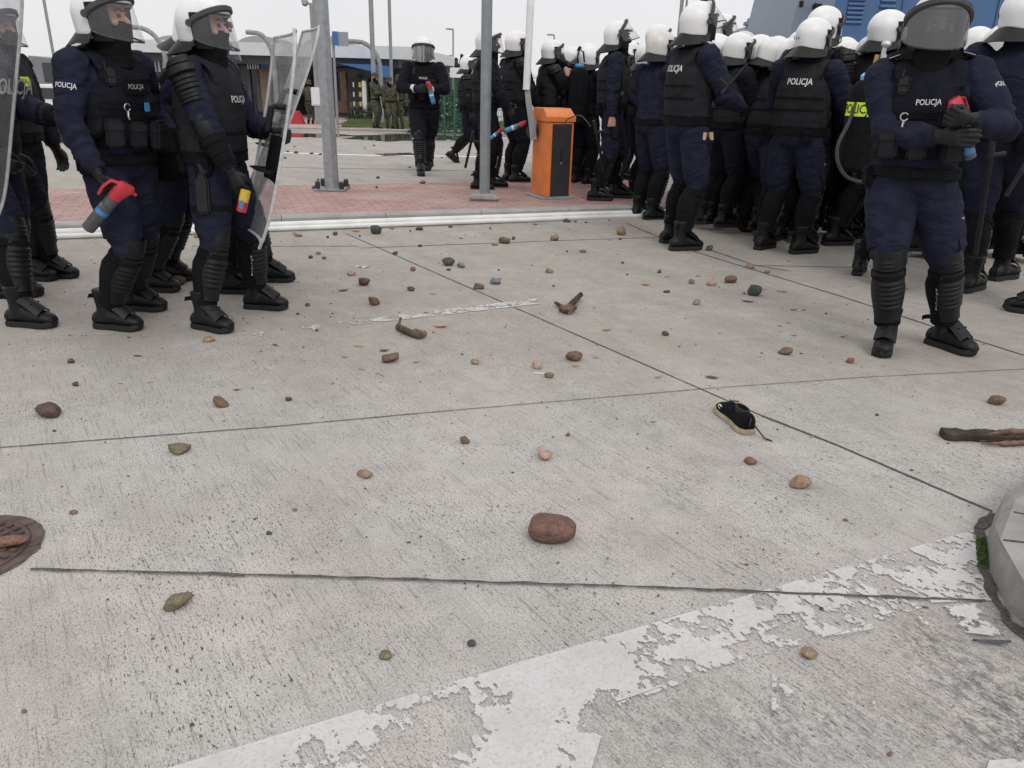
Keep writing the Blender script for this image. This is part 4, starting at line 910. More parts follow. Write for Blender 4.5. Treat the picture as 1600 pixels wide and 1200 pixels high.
ST = [
 (863, 851, 76, 44, 'red', 'largest reddish brown boulder in the centre foreground', dict(p='cobble', rz_=-4)), (68, 654, 40, 27, 'dk', 'dark brown rounded stone at far left with a pale chipped end', dict(ang=8)),
 (343, 637, 28, 17, 'brown', 'brown stone with light orange top below the two left boots', dict(ang=9, tilt=12)), (276, 711, 36, 19, 'olive', 'flat grey olive wedge stone on the left below the thin joint', dict(ang=12)),
 (568, 748, 28, 16, 'tan', 'smooth yellow tan oblong pebble left of centre foreground', dict(ang=6, tilt=-6)), (726, 694, 16, 15, 'brown', 'small squarish brown stone near the centre of the concrete', dict(ang=14)),
 (851, 721, 24, 26, 'pink', 'pale pink rounded stone standing upright above the big boulder', dict(ang=9)), (1174, 727, 21, 15, 'rust', 'bright rusty red stone below the black shoe', dict(ang=12)),
 (1252, 764, 36, 24, 'tan', 'smooth tan brown egg shaped stone right of the big boulder', dict(ang=5)), (1560, 634, 25, 17, 'brown', 'greyish brown rounded stone above the broken plank', dict(ang=8)),
 (274, 954, 44, 27, 'olive', 'flat olive brown cobble lying tilted in the left foreground', dict(ang=7, tilt=-14, rz_=15)), (1266, 1031, 28, 17, 'tan', 'orange tan flat stone lying on the worn road paint', dict(ang=10)),
 (737, 1011, 14, 14, 'dark', 'small black chip of stone in the bottom centre', dict(ang=14)), (602, 1031, 21, 13, 'olive', 'small grey green chip left of the worn paint', dict(ang=14)),
 (609, 568, 28, 15, 'brown', 'oblong brown stone below the green broken stick', dict(ang=7, tilt=-8)), (897, 565, 27, 18, 'brown', 'round brown stone beside the thin diagonal joint', dict(ang=5)),
 (839, 577, 16, 15, 'pink', 'small pinkish brown round stone above the white paper straw', dict(ang=8)), (858, 591, 16, 11, 'olive', 'small olive brown stone at the end of the white paper straw', dict(ang=9)),
 (742, 570, 13, 10, 'tan', 'tiny tan angular stone in the middle of the slab', dict(ang=13)), (584, 478, 18, 17, 'brown', 'blocky brown stone above the faded white line', dict(ang=12)),
 (568, 447, 20, 14, 'dk', 'dark stone with a reddish streak left of the diagonal joint', dict(ang=8)), (549, 431, 15, 10, 'pink', 'pale flat chip above the dark streaked stone', dict(ang=13)),
 (645, 424, 9, 8, 'rust', 'tiny rust red cube on the diagonal joint', dict(ang=12)), (642, 455, 13, 8, 'dk', 'small dark brown broken chip near the diagonal joint', dict(ang=14)),
 (748, 452, 17, 11, 'brown', 'brown stone with pale top left of the blue grey stone', dict(ang=10)), (774, 445, 17, 11, 'blue', 'bluish grey angular stone right of the diagonal joint', dict(ang=14)),
 (700, 416, 21, 15, 'dark', 'rounded charcoal grey stone, the biggest of its trio', dict(ang=5)), (720, 419, 14, 10, 'grey', 'light grey pebble touching the charcoal stone', dict(ang=7)), (701, 423, 8, 4, 'dark', 'tiny black pebble in front of the charcoal stone', dict(ang=8)),
 (788, 381, 19, 12, 'brown', 'lumpy brown stone with a flat grey one beside it', dict(ang=11)), (773, 384, 11, 5, 'grey', 'flat grey pebble left of the lumpy brown stone', dict(ang=7)), (802, 375, 6, 6, 'dk', 'tiny dark pebble right of the lumpy brown stone', dict(ang=8)),
 (866, 376, 14, 11, 'tan', 'tan rounded stone below the orange barrier', dict(ang=9)), (859, 427, 13, 9, 'tan', 'tan chip with dark underside in the middle right', dict(ang=11)), (911, 395, 11, 6, 'rust', 'flat reddish chip right of the tan rounded stone', dict(ang=11)),
 (971, 368, 15, 17, 'tan', 'tall tan brown stone near the pipes by the boots', dict(ang=11)), (587, 366, 18, 16, 'green', 'dark green block of stone against the white pipes', dict(ang=14)), (464, 370, 15, 10, 'pink', 'pinkish stone in front of the pipes beside the left shield', dict(ang=11)),
 (523, 368, 8, 7, 'dark', 'small grey stone by the start of the diagonal joint', dict(ang=9)), (655, 360, 12, 6, 'dark', 'grey oblong pebble against the white pipes', dict(ang=9)), (485, 404, 7, 6, 'dk', 'dark pebble, leftmost of three close together', dict(ang=9)),
 (497, 398, 8, 6, 'tan', 'tan pebble, highest of three close together', dict(ang=9)), (506, 405, 7, 5, 'brown', 'brown pebble, rightmost of three close together', dict(ang=9)), (617, 398, 9, 6, 'dk', 'dark reddish pebble left of the diagonal joint near the pipes', dict(ang=9)),
 (656, 386, 7, 5, 'dk', 'lone dark pebble below the pipes left of centre', dict(ang=9)), (704, 356, 7, 4, 'dark', 'dark pebble touching the pipes above centre', dict(ang=9)), (766, 358, 5, 5, 'grey', 'tiny grey pebble just in front of the pipes', dict(ang=9)), (886, 348, 12, 7, 'dark', 'dark grey stone on the pipe foot below the barrier', dict(ang=9)),
 (1180, 463, 22, 20, 'green', 'dark green angular stone in front of the marching boots', dict(ang=16)), (1142, 443, 21, 14, 'brown', 'grey brown domed stone left of the dark green stone', dict(ang=9)), (1113, 447, 17, 11, 'pink', 'pinkish brown stone left of the domed stone', dict(ang=11)),
 (1081, 444, 10, 9, 'olive', 'olive stone left of the pinkish brown stone', dict(ang=10)), (1089, 477, 13, 11, 'grey', 'round grey brown pebble below the row of stones', dict(ang=7)), (1042, 458, 11, 5, 'dark', 'flat dark oblong pebble left of the round grey one', dict(ang=9)),
 (1030, 427, 7, 7, 'dk', 'small dark round pebble below the tall officer boots', dict(ang=7)), (1173, 420, 14, 9, 'tan', 'yellow tan stone between the marching boots', dict(ang=8)), (1199, 427, 9, 5, 'olive', 'small olive pebble right of the yellow tan stone', dict(ang=9)),
 (1109, 392, 11, 10, 'dark', 'dark grey pebble beside the tall officer boot', dict(ang=9)), (1040, 525, 12, 9, 'dark', 'dark round pebble alone in the right middle', dict(ang=9)), (1228, 555, 22, 14, 'brown', 'smooth brown oval stone left of the front officer boots', dict(ang=5)),
 (1330, 568, 13, 11, 'rust', 'small reddish triangular stone below the front officer boots', dict(ang=13)), (325, 535, 19, 10, 'tan', 'tan broken chip touching the toe of a left boot', dict(ang=13)), (360, 507, 13, 11, 'tan', 'tan angular chip between the boots of the shield officer', dict(ang=13)),
 (278, 445, 25, 15, 'dk', 'dark brown stone behind a boot at the left', dict(ang=8)), (420, 435, 19, 12, 'tan', 'tan stone under a strip of black rubber', dict(ang=9)), (277, 375, 14, 11, 'pink', 'pink stone between left officers in front of the pipes', dict(ang=11)), (308, 372, 11, 10, 'tan', 'tan stone behind the leg of the shield officer', dict(ang=11)),
 (110, 568, 11, 9, 'dk', 'dark pointed chip below the left boots', dict(ang=15)), (117, 604, 12, 8, 'dark', 'dark grey chip above the dark brown rounded stone', dict(ang=14)), (480, 479, 8, 6, 'dk', 'dark pebble beside the toe of the shield officer', dict(ang=8)), (450, 627, 11, 7, 'dark', 'grey chip alone above the long thin joint', dict(ang=12)),
 (420, 836, 9, 7, 'dark', 'black pebble in the left foreground above the wide joint', dict(ang=9)), (113, 804, 14, 7, 'rust', 'red brown splinter of stone above the manhole', dict(ang=12)), (460, 799, 7, 5, 'rust', 'tiny red pebble in the left foreground', dict(ang=9)), (1285, 954, 8, 6, 'dark', 'small black pebble on the worn paint near the wide joint', dict(ang=9)),
 (1371, 650, 6, 5, 'dark', 'tiny grey pebble left of the broken plank', dict(ang=9)), (887, 682, 8, 7, 'rust', 'tiny red brown pebble above the pale pink stone', dict(ang=9)), (997, 1046, 9, 6, 'tan', 'tiny tan chip in the lower centre on worn paint', dict(ang=12)), (1391, 1182, 9, 9, 'rust', 'small red chip at the bottom right edge', dict(ang=12)), (36, 1115, 9, 6, 'rust', 'tiny reddish chip at the bottom left', dict(ang=12)), (300, 1135, 8, 6, 'dark', 'tiny dark chip at the bottom left of the paint', dict(ang=12)),
 (1322, 815, 8, 5, 'rust', 'x', {}), (465, 492, 6, 4, 'dk', 'x', {}), (495, 518, 6, 4, 'dk', 'x', {}), (886, 394, 4, 3, 'dk', 'x', {}), (969, 375, 5, 4, 'dk', 'x', {}), (973, 412, 5, 4, 'dk', 'x', {}), (1163, 460, 4, 4, 'dk', 'x', {}), (779, 423, 4, 3, 'dk', 'x', {}), (865, 448, 5, 3, 'dk', 'x', {}), (84, 675, 6, 4, 'dark', 'x', {}), (980, 430, 4, 3, 'dk', 'x', {}), (512, 372, 5, 4, 'dk', 'x', {}), (562, 370, 4, 3, 'dk', 'x', {}), (641, 362, 4, 3, 'dk', 'x', {}), (899, 348, 5, 3, 'dk', 'x', {}), (916, 349, 5, 3, 'dk', 'x', {}), (952, 346, 6, 3, 'dk', 'x', {}), (1291, 491, 4, 3, 'dk', 'x', {}), (238, 1000, 5, 4, 'dark', 'x', {}), (1215, 672, 4, 3, 'dark', 'x', {}), (1418, 745, 5, 3, 'dark', 'x', {}), (1425, 736, 6, 3, 'dk', 'x', {}), (200, 745, 4, 3, 'dark', 'x', {}), (657, 840, 4, 3, 'dark', 'x', {}), (1020, 960, 5, 4, 'dark', 'x', {}), (455, 1065, 4, 3, 'dark', 'x', {})]
for i, (x, y, w, h, c, lb, kw) in enumerate(ST):
    if lb == 'x': stone(i, x, y, w, h, c, 'tiny loose pebble lying on the pale concrete', group='tiny pebbles on the concrete', name='pebble')
    else: stone(i, x, y, w, h, c, lb, **kw)
for i, (x, y, w, h, c, lb) in enumerate([(493, 296, 13, 8, 'dk', 'dark brown stone at the left foot of the steel pole'), (541, 294, 11, 7, 'brown', 'brown stone at the right foot of the steel pole'), (660, 287, 10, 6, 'brown', 'brown brick chip in front of the walking officer'), (588, 294, 5, 4, 'dk', 'tiny dark pebble on the red bricks right of the steel pole'), (208, 344, 9, 7, 'brown', 'small brown stone on the kerb behind the left officers'), (291, 341, 15, 6, 'dk', 'dark flat stone on the kerb behind the shield officer')]):
    stone(200 + i, x, y, w, h, c, lb, zg=.12, ang=10)
for i, (x, y, w, h) in enumerate([(462, 240, 8, 4), (449, 238, 5, 3), (500, 242, 6, 3), (486, 241, 7, 3), (445, 248, 5, 3), (584, 228, 5, 2), (590, 279, 6, 4), (460, 230, 4, 2), (497, 282, 4, 3), (640, 262, 5, 2), (570, 232, 3, 2), (621, 242, 4, 2), (690, 247, 4, 2)]):
    stone(230 + i, x, y, w, h, 'dk', 'small dark stone on the far wet concrete', group='stones on the far carriageway', far=True)
o = stone(260, 14, 858, 42, 22, 'rust', 'flat brown stone resting on the rusty manhole cover', zg=.012, ang=9)
# ---- sticks, plank, shoe, feather, litter
MT['bark'] = simple('green_brown_bark', (.085, .070, .042), .85, .5, 25, .6, 120); MT['wood'] = simple('splintered_wood', (.15, .09, .065), .8, .5, 30, .5, 120); MT['oldwood'] = simple('rotten_dark_wood', (.042, .030, .022), .9, .6, 18, .7, 80)
def branch(name, pts, rads, mat, parent=None, n=14, seed=1, rough=.18):
    b = MB(); P = [V(p) for p in pts]; L_ = 18; q = []; rr = []
    for i in range(L_ + 1):
        t = i / L_ * (len(P) - 1); k = min(int(t), len(P) - 2); f = t - k; q.append(P[k].lerp(P[k + 1], f)); rr.append(rads[k] + (rads[k + 1] - rads[k]) * f)
    b.tube(q, rr, n); 
    for p in b.v:
        c = min(q, key=lambda u: (u - p).length); d = p - c; s = 1 + rough * noise.noise(V((p.x * 40, p.y * 40, p.z * 40 + seed))) + rough * .6 * noise.noise(p * 110); p.xyz = c + d * s
    return put(name, b, mat, parent)
def sticks():
    g = G(645, 524); E = empty('broken_stick', g); tag(E, 'short green barked stick with a splintered pale end, left of centre', 'stick')
    k = (g - CAM).dot(_F) / FPX
    L2 = lambda x, y, z: G(x, y, 0) - g + V((0, 0, z))
    branch('bark', [L2(622, 516, .022), L2(640, 525, .022), L2(658, 530, .018)], [.020, .019, .021], MT['bark'], E); branch('splintered_end', [L2(648, 526, .034), L2(657, 528, .030), L2(666, 529, .022)], [.012, .020, .014], MT['wood'], E, rough=.6)
    branch('twig', [L2(623, 516, .02), L2(625, 513, .045), L2(627, 512, .062)], [.009, .008, .006], MT['bark'], E)
    g = G(887, 489); E = empty('broken_branch', g); tag(E, 'forked broken branch with a reddish torn knot, right of the faded line', 'branch'); L2 = lambda x, y, z: G(x, y, 0) - g + V((0, 0, z))
    branch('branch', [L2(886, 487, .02), L2(897, 477, .03), L2(907, 468, .034)], [.020, .019, .017], MT['oldwood'], E); branch('side_branch', [L2(885, 488, .02), L2(876, 483, .022), L2(868, 478, .022)], [.015, .013, .010], MT['oldwood'], E)
    branch('torn_knot', [L2(876, 487, .025), L2(886, 490, .028), L2(899, 487, .022)], [.016, .034, .014], MT['wood'], E, rough=.7)
    g = G(1540, 690); E = empty('broken_plank', g); tag(E, 'broken dark rotten plank with splintered edge at the right', 'plank'); L2 = lambda x, y, z: G(x, y, 0) - g + V((0, 0, z))
    b = MB(); rs = []
    for i in range(30):
        t = i / 29; c = L2(1471 + 150 * t, 684 + 6 * t, 0); w = .034 + .010 * noise.noise(V((t * 6, 1, 0))); h = .034 + .009 * noise.noise(V((t * 9, 2, 0))); sh = .006 * noise.noise(V((t * 11, 5, 0)))
        if i == 0: w *= .8
        ring = []
        for j in range(14):
            a = 2 * PI * j / 14; e = .35; cy = math.copysign(abs(math.cos(a)) ** e, math.cos(a)) * w; cz = math.copysign(abs(math.sin(a)) ** e, math.sin(a)) * h / 2 + h / 2 + .001
            ring.append(c + V((.006 * noise.noise(V((j, 7, 0))) * (1 if i == 0 else 0), cy + sh, max(0, cz * (1 + .2 * noise.noise(V((t * 14, j * .8, 0))))))))
        rs.append(ring)
    b.rings(rs); put('plank_body', b, MT['oldwood'], E)
    branch('splinter', [L2(1532, 697, .012), L2(1570, 698, .014), L2(1625, 695, .016)], [.003, .010, .010], MT['wood'], E, rough=.5); branch('splinter', [L2(1540, 690, .030), L2(1565, 689, .044), L2(1625, 688, .044)], [.004, .012, .012], MT['wood'], E, rough=.5); branch('splinter', [L2(1518, 689, .008), L2(1530, 691, .008), L2(1545, 691, .01)], [.003, .006, .004], MT['wood'], E, rough=.5)
sticks()
def shoe():
    g = G(1150, 668); E = empty('lost_shoe', g, R(34), 1.0); tag(E, 'single black trainer with a worn yellowish white sole', 'shoe'); L_ = .27
    S = [(-.135, .012, .0), (-.13, .026, 0), (-.11, .036, 0), (-.06, .040, 0), (-.02, .034, 0), (.03, .031, 0), (.08, .036, 0), (.115, .034, 0), (.132, .022, 0), (.138, .010, 0)]   # y along, half width ; toe at -y? heel +y
    up = [(-.135, .030), (-.12, .048), (-.09, .060), (-.05, .078), (-.01, .088), (.03, .084), (.08, .088), (.115, .094), (.132, .090), (.136, .070)]
    def wid(y): return interp([(a, b_) for a, b_, c in S], y)[0]
    b = MB(); rs = []
    for y, h in up:
        w = wid(y) * 1.10; rs.append([V((w * math.cos(a) * (1.0 - .18 * max(0, math.sin(a)) ** 2), y, .028 + (h - .028) * max(0, math.sin(a)) ** .8 + .004 * min(0, math.sin(a)))) for a in [2 * PI * j / 20 for j in range(20)]])
    b.rings(rs); put('upper', sharp(b.mesh(), 60), MT['blackfab'], E)
    ys = [-.14 + .28 * i / 28 for i in range(29)]; b = MB()
    loop = [(wid(y) + .006, y) for y in ys] + [(-wid(y) - .006, y) for y in ys[::-1]]
    rs = []
    for k, z in ((.93, .0), (1.0, .005), (1.0, .016), (.95, .027)):
        rs.append([V((x * k, y * (1 + (k - 1) * .3), z + (.012 * max(0, (-y - .09) / .05) if z < .03 else .004 * max(0, (-y - .09) / .05)))) for x, y in loop])
    b.rings(rs); put('sole', b, simple('worn_sole', (.36, .30, .19), .7, .35, 30, .2, 90), E)
    b = MB(); b.rings([[V((p.x, p.y + .055, z)) for p in oval(0, 0, 0, .022 * k, .05 * k, 20)] for k, z in ((1, .070), (1.02, .0945), (.8, .0952), (.75, .060))]); put('collar_opening', b, MT['ink'], E)
    b = MB(); b.tube([(0, .134, .075), (.010, .150, .085), (.014, .156, .070), (.012, .150, .052)], .004, 8); b.tube([(-.01, .12, .06), (-.03, .15, .03), (-.045, .185, .006), (-.065, .21, .004)], .0032, 7); b.tube([(.0, -.06, .083), (.02, -.02, .095), (-.01, .0, .098)], .003, 6); put('laces', b, MT['ink'], E)
    b = MB()
    for sx in (-1, 1):
        pts = [V((sx * (wid(y) - .004 + .004), y, z)) for y, z in ((-.085, .047), (-.078, .054), (-.066, .057), (-.054, .054))]; b.tube(pts, .0035, 6, up=(1, 0, 0))
        pts = [V((sx * (wid(y) - .001), y, z)) for y, z in ((-.086, .044), (-.075, .040), (-.064, .040))]; b.tube(pts, .003, 6, up=(1, 0, 0))
    put('side_mark', b, MT['letter'], E)
    t_, h_ = G(1131, 646), G(1163, 674); d_ = h_ - t_; E.rotation_euler = (0, 0, math.atan2(-d_.x, d_.y)); E.location = (t_ + h_) / 2; E.scale = (1.0,) * 3
shoe()
def litter():
    lm = [simple('dry_leaf_%d' % i, c, .8, .3, 40, .3, 90) for i, c in enumerate([(.30, .16, .08), (.22, .10, .055), (.12, .07, .04), (.38, .23, .12)])]
    L_ = [(556, 362, 14), (612, 358, 13), (600, 549, 16), (565, 578, 11), (590, 584, 8), (650, 567, 9), (536, 455, 18), (560, 542, 16), (538, 559, 10), (690, 512, 20), (1112, 591, 22), (1028, 590, 13), (1020, 660, 9), (1413, 452, 14), (1240, 485, 12), (1256, 485, 12), (1218, 456, 10), (1225, 457, 10), (1168, 472, 22), (1232, 505, 9), (1218, 510, 8), (1240, 525, 9), (720, 373, 8), (898, 573, 12), (948, 517, 16), (884, 347, 12), (836, 351, 10), (1180, 376, 12), (1042, 433, 10), (1008, 446, 14), (215, 557, 14), (235, 598, 10), (188, 600, 7), (370, 610, 12), (430, 540, 12), (1268, 683, 9), (1317, 527, 12), (1403, 488, 10), (1445, 950, 10), (822, 350, 7), (596, 587, 6), (665, 489, 8), (1090, 432, 8), (225, 527, 10), (676, 460, 10), (930, 560, 8)]
    for i, (x, y, w) in enumerate(L_):
        g = G(x, y); k = (g - CAM).dot(_F) / FPX * w; r = random.Random(i); b = MB(); n = 7; top = []; bot = []; wd = r.uniform(.25, .42); cu = r.uniform(.1, .35)
        for j in range(n):
            t = j / (n - 1); h = wd * math.sin(PI * t) ** .8 * k * .5 * r.uniform(.7, 1.1); z = cu * k * .5 * abs(2 * t - 1) ** 2 + .0015; top.append(V(((t - .5) * k, h, z + h * .5 + .001))); bot.append(V(((t - .5) * k, -h, z + h * .3)))
        mid = [(a + c) / 2 - V((0, 0, .25 * (a - c).length)) for a, c in zip(top, bot)]
        for m_ in mid: m_.z = max(m_.z, .002)
        b.sheet([top, mid, bot], .0008); b.tube([mid[-1], mid[-1] + V((k * .18, 0, .001))], .0008, 5)
        tag(put('dry_leaf', b, lm[i % 4], None, I4(*g) @ rz(r.uniform(-40, 40))), 'small curled dry brown leaf on the concrete', 'leaf', 'dry leaves scattered on the concrete')
    # grit: crumbs and splinters nobody could count
    b = MB(); r = random.Random(5)
    for i in range(750):
        x, y = r.uniform(-60, 1660), 350 + 620 * r.random() ** 1.9; g = G(x, y); s = r.uniform(.0012, .0034) * (1 if y > 560 else 1.6)
        vs, fs = ico(1); e = (s * r.uniform(.7, 2.6), s, s * .7); a = Matrix.Rotation(r.uniform(0, PI), 3, 'Z'); b.add([a @ V((q.x * e[0], q.y * e[1], q.z * e[2])) + g + V((0, 0, .0035)) for q in vs], fs, r.choice((0, 0, 1)))
    o = put('grit', sharp(b.mesh(), 80), [STM['dk'], STM['tan']]); tag(o, 'scattered crumbs and grit over the concrete', 'grit', kind='stuff')
    g = G(846, 586); b = MB(); b.tube([G(834, 584) + V((0, 0, .004)), G(851, 585) + V((0, 0, .004))], .0042, 10); tag(put('paper_straw', b, MT['letter']), 'thin white paper straw pointing at an olive stone', 'straw')
    b = MB(); g = G(1548, 1006); d = (G(1575, 1008) - G(1515, 1004)); L0 = d.length; d.normalize(); s = V((-d.y, d.x, 0)); top = []; 
    gr = []
    for i in range(15):
        t = i / 14; w = .011 * math.sin(PI * min(1, t * 1.02)) ** .5 * (.35 + .65 * t); c = g + d * (t - .5) * L0 + V((0, 0, .006 + .004 * t)); gr.append([c + s * w * u + V((0, 0, .006 * (1 - abs(u)))) for u in (-1, -.4, 0, .4, 1)])
    b.sheet(gr, .0012); tag(put('feather', b, simple('dark_grey_feather', (.055, .055, .065), .6, .4, 60, .3, 200)), 'dark grey feather on the concrete beside the kerb block', 'feather')
    b = MB(); p = [G(405, 434), G(414, 428), G(428, 425)]; b.sheet([[q + V((0, .0, .02 + .02 * i)), q + V((0, 0, .045 + .02 * i))] for i, q in enumerate(p)], .006); tag(put('rubber_strip', b, MT['plastic']), 'torn strip of black rubber standing behind the shield officer', 'rubber strip')
    g = G(567, 418); b = MB(); gr = [[g + V((.05 * (i / 6 - .5) * 2, .012 * u, .006 + .006 * math.sin(i * 1.7 + u))) for u in (-1, 0, 1)] for i in range(7)]; b.sheet(gr, .0008); tag(put('plastic_scrap', b, MT['letter']), 'crumpled white plastic scrap near the pale flat chip', 'scrap')
litter()
# ------------------------------------------------------------------ street furniture and background
MT['galv'] = simple('galvanised_steel', (.30, .32, .335), .45, .16, 16, .08, 90, metal=.35)
MT['steelgrey'] = simple('grey_painted_steel', (.23, .255, .265), .45, .12, 12, .08, 90, metal=.2)
MT['lampgrey'] = simple('weathered_grey_pole', (.26, .265, .27), .6, .15, 6, 0)
MT['orange'] = simple('orange_barrier_paint', (.68, .20, .05), .45, .16, 5, .1, 60); MT['darkgrey'] = simple('dark_grey_panel', (.028, .029, .033), .45, .15, 12, .1, 150)
MT['concbase'] = simple('rough_concrete_base', (.30, .30, .285), .9, .25, 10, .6, 70)
def pole_big():
    g = G(519, 296, .12); E = empty('steel_pole', g); tag(E, 'tall octagonal galvanised steel pole in front of the bricks, left of the walking officer', 'pole')
    k = (g - CAM).dot(_F) / FPX; r0 = 11.0 * k; lean = -.012; b = MB(); rs = []
    for i in range(13):
        z = 6.0 * i / 12; r = r0 * (1 - .052 * z); rs.append([V((r * math.cos(PI / 8 + PI / 4 * j), r * math.sin(PI / 8 + PI / 4 * j), z)) for j in range(8)])
    b.rings(rs); put('shaft', sharp(b.mesh(), 20), MT['galv'], E)
    b = MB(); b.box((0, 0, .012), (.36, .36, .02), bev=.004); put('base_plate', b, MT['galv'], E)
    for x, y in ((-.14, -.12), (.14, -.12), (.14, .14), (-.14, .14)):
        b = MB(); b.tube([(x, y, .02), (x, y, .095), (x, y, .11)], [.03, .03, .018], 12); put('bolt_cap', b, MT['darkgrey'], E)
    g2 = G(757, 312, .12); E = empty('steel_pole', g2); tag(E, 'round grey steel pole on a square flange just left of the barrier', 'pole'); k = (g2 - CAM).dot(_F) / FPX
    b = MB(); b.tube([(0, 0, .05), (0, 0, 3.0), (0, 0, 6)], 7.9 * k, 24); put('shaft', b, MT['steelgrey'], E)
    b = MB(); b.box((0, 0, .03), (.33, .26, .055), bev=.02); b.rings([oval(0, 0, z, r, r, 24) for z, r in ((.05, .10), (.07, .09), (.075, .06))]); put('flange', b, MT['concbase'], E)
    for x, y, label, r in ((495, 283, 'slim grey steel pole directly behind the octagonal pole', .055),):
        g = AT(x, 60, 34); g.z = zf(34); b = MB(); b.tube([g, g + V((0, 0, 9))], r * 1.7, 16); tag(put('slim_pole', b, MT['lampgrey']), label, 'pole')
pole_big()
def barrier():
    g = G(860, 307, .12); E = empty('barrier_gate', g, R(24)); tag(E, 'orange barrier cabinet with raised white arm beside the crowd', 'barrier'); k = (g - CAM).dot(_F) / FPX
    H = .925; w, d = .345, .37
    b = MB(); b.box((0, 0, .435), (w, d, .83), bev=.012); put('cabinet', b, MT['orange'], E)
    b = MB(); b.rings([[V((x * a / 2 * w, y * c / 2 * d + o, z)) for x, y in ((-1, -1), (1, -1), (1, 1), (-1, 1))] for z, a, c, o in ((.85, 1.06, 1.06, 0), (.90, 1.06, 1.06, 0), (.985, .99, .72, .05), (.99, .95, .68, .05))]); put('lid', sharp(b.mesh(), 20), MT['orange'], E)
    b = MB(); b.box((.02, -d / 2 - .004, .425), (w * .70, .012, .80), bev=.003); dp = put('door_panel', b, MT['darkgrey'], E)
    b = MB(); b.box((.02, -d / 2 - .014, .47), (.025, .012, .16), bev=.004); put('handle_recess', b, MT['ink'], dp); b = MB(); b.box((.02, -d / 2 - .018, .40), (.026, .01, .03), bev=.003); put('lock', b, MT['metal'], dp)
    b = MB(); b.box((.03, -d / 2 - .0115, .80), (.10, .002, .012)); put('name_strip', b, MT['drab'], dp)
    b = MB(); b.box((0, 0, .010), (.46, .46, .03), bev=.006); put('concrete_base', b, MT['concbase'], E)
    # pivot, bracket and arm, on the left side of the cabinet
    W = Matrix.Rotation(-R(24), 3, 'Z'); loc = lambda p: W @ (p - g)
    dep = g.y - .05; P = [AT(834, 212, dep), AT(829, 180, dep), AT(823, 140, dep), AT(826, 120, dep)]
    b = MB(); b.tube([loc(AT(828, 206, dep + .02)), loc(AT(842, 203, dep + .10))], .075, 20); put('pivot', b, MT['darkgrey'], E)
    b = MB(); b.tube([loc(AT(834, 218, dep)), loc(AT(831, 190, dep)), loc(AT(826, 160, dep)), loc(AT(823.5, 136, dep))], [(.055, .05), (.055, .05), (.047, .045), (.042, .042)], 4, up=W @ V((.7, .7, 0))); put('arm_bracket', sharp(b.mesh(), 20), MT['lampgrey'], E)
    b = MB(); b.tube([loc(AT(822.5, 140, dep - .02)), loc(AT(825.5, 80, dep - .02)), loc(AT(832, -60, dep - .02)), loc(AT(836, -150, dep - .02))], (.040, .034), 14, up=W @ V((1, 0, 0))); put('arm', b, MT['white'], E)
    b = MB(); b.box(loc(AT(836, 200, dep - .06)), (.02, .02, .16), Matrix.Rotation(.1, 3, 'Y'), bev=.004); put('counterweight_rod', b, MT['metal'], E)
barrier()
# ---- thin lamps
def street_lamp(x, ytop, ybot, arm, depth, label, r=.05, curve=0):
    a, b_ = AT(x, ytop, depth), AT(x, ybot, depth); E = empty('street_lamp', (a.x, depth, zf(depth))); tag(E, label, 'street lamp', 'street lamps in the background'); h = a.z - zf(depth); k = depth / FPX
    q = MB(); pts = [V((0, 0, 0)), V((0, 0, h - (.02 if not curve else curve)))]
    if curve:
        for i in range(1, 9):
            t = i / 8 * PI / 2; pts.append(V((arm * k * .62 * (1 - math.cos(t)), 0, h - curve + curve * math.sin(t))))
        pts.append(V((arm * k, 0, h + .02)))
    else: pts += [V((0, 0, h)), V((arm * k, 0, h + .03))]
    q.tube(pts, r, 10); put('mast', q, MT['lampgrey'], E)
    if not curve:
        q = MB(); q.box((arm * k * 1.15, 0, h + .02), (abs(arm) * k * .7, .22, .09), bev=.02); put('lamp_head', q, MT['lampgrey'], E)
street_lamp(708, 46, 110, -7, 62, 'thin street lamp against the sky above the walking officer', .06); street_lamp(866, 55, 100, -7, 66, 'thin street lamp against the sky above the barrier', .06)
for (x, yt, ar, dp, lb) in ((252, 44, -55, 34, 'grey gooseneck pole between the two left officers'), (424, 52, -36, 35, 'grey gooseneck pole above the curved shield'), (593, 66, -50, 36, 'grey gooseneck pole in front of the blue canopy'), (268, 46, 16, 37, 'grey gooseneck pole behind the shield officer helmet')):
    street_lamp(x, yt, 120, ar, dp, lb, .095, 1.1)
for x, ydep, r, label, cat in ((583, 34, .095, 'tall plain grey mast rising in front of the blue canopy', 'mast'), (611, 36, .07, 'tall slender mast right of the plain grey mast', 'mast'), (86, 24, .04, 'thin mast above the left officers shoulder', 'mast')):
    p = AT(x, 100, ydep); b = MB(); b.tube([V((p.x, ydep, zf(ydep))), V((p.x, ydep, 9.0))], r, 12); tag(put('mast', b, MT['lampgrey']), label, cat)
def camera_mast():
    d = 33; p = AT(486, 5, d); E = empty('camera_mast', (p.x, d, zf(d))); tag(E, 'surveillance camera mast left of the octagonal pole', 'camera mast'); z = p.z - zf(d); b = MB(); b.tube([(0, 0, 0), (0, 0, z)], .075, 14); put('mast', b, MT['lampgrey'], E)
    b = MB(); b.tube([(0, 0, z - .03), (-.2, 0, z + .01)], .04, 8); put('arm', b, MT['lampgrey'], E); b = MB(); b.ell((-.24, 0, z - .02), (.12, .12, .10)); b.box((-.24, 0, z + .06), (.22, .2, .08), bev=.01); put('camera', b, MT['galv'], E)
    d = 16; p = AT(1064, 20, d); b = MB(); b.tube([V((p.x, d, 0)), V((p.x, d, 8))], .035, 10); b.tube([V((p.x + .09, d, 0)), V((p.x + .09, d, 8))], .02, 8); tag(put('mast', b, MT['lampgrey']), 'pale mast above the tall corked officer helmet', 'mast')
camera_mast()
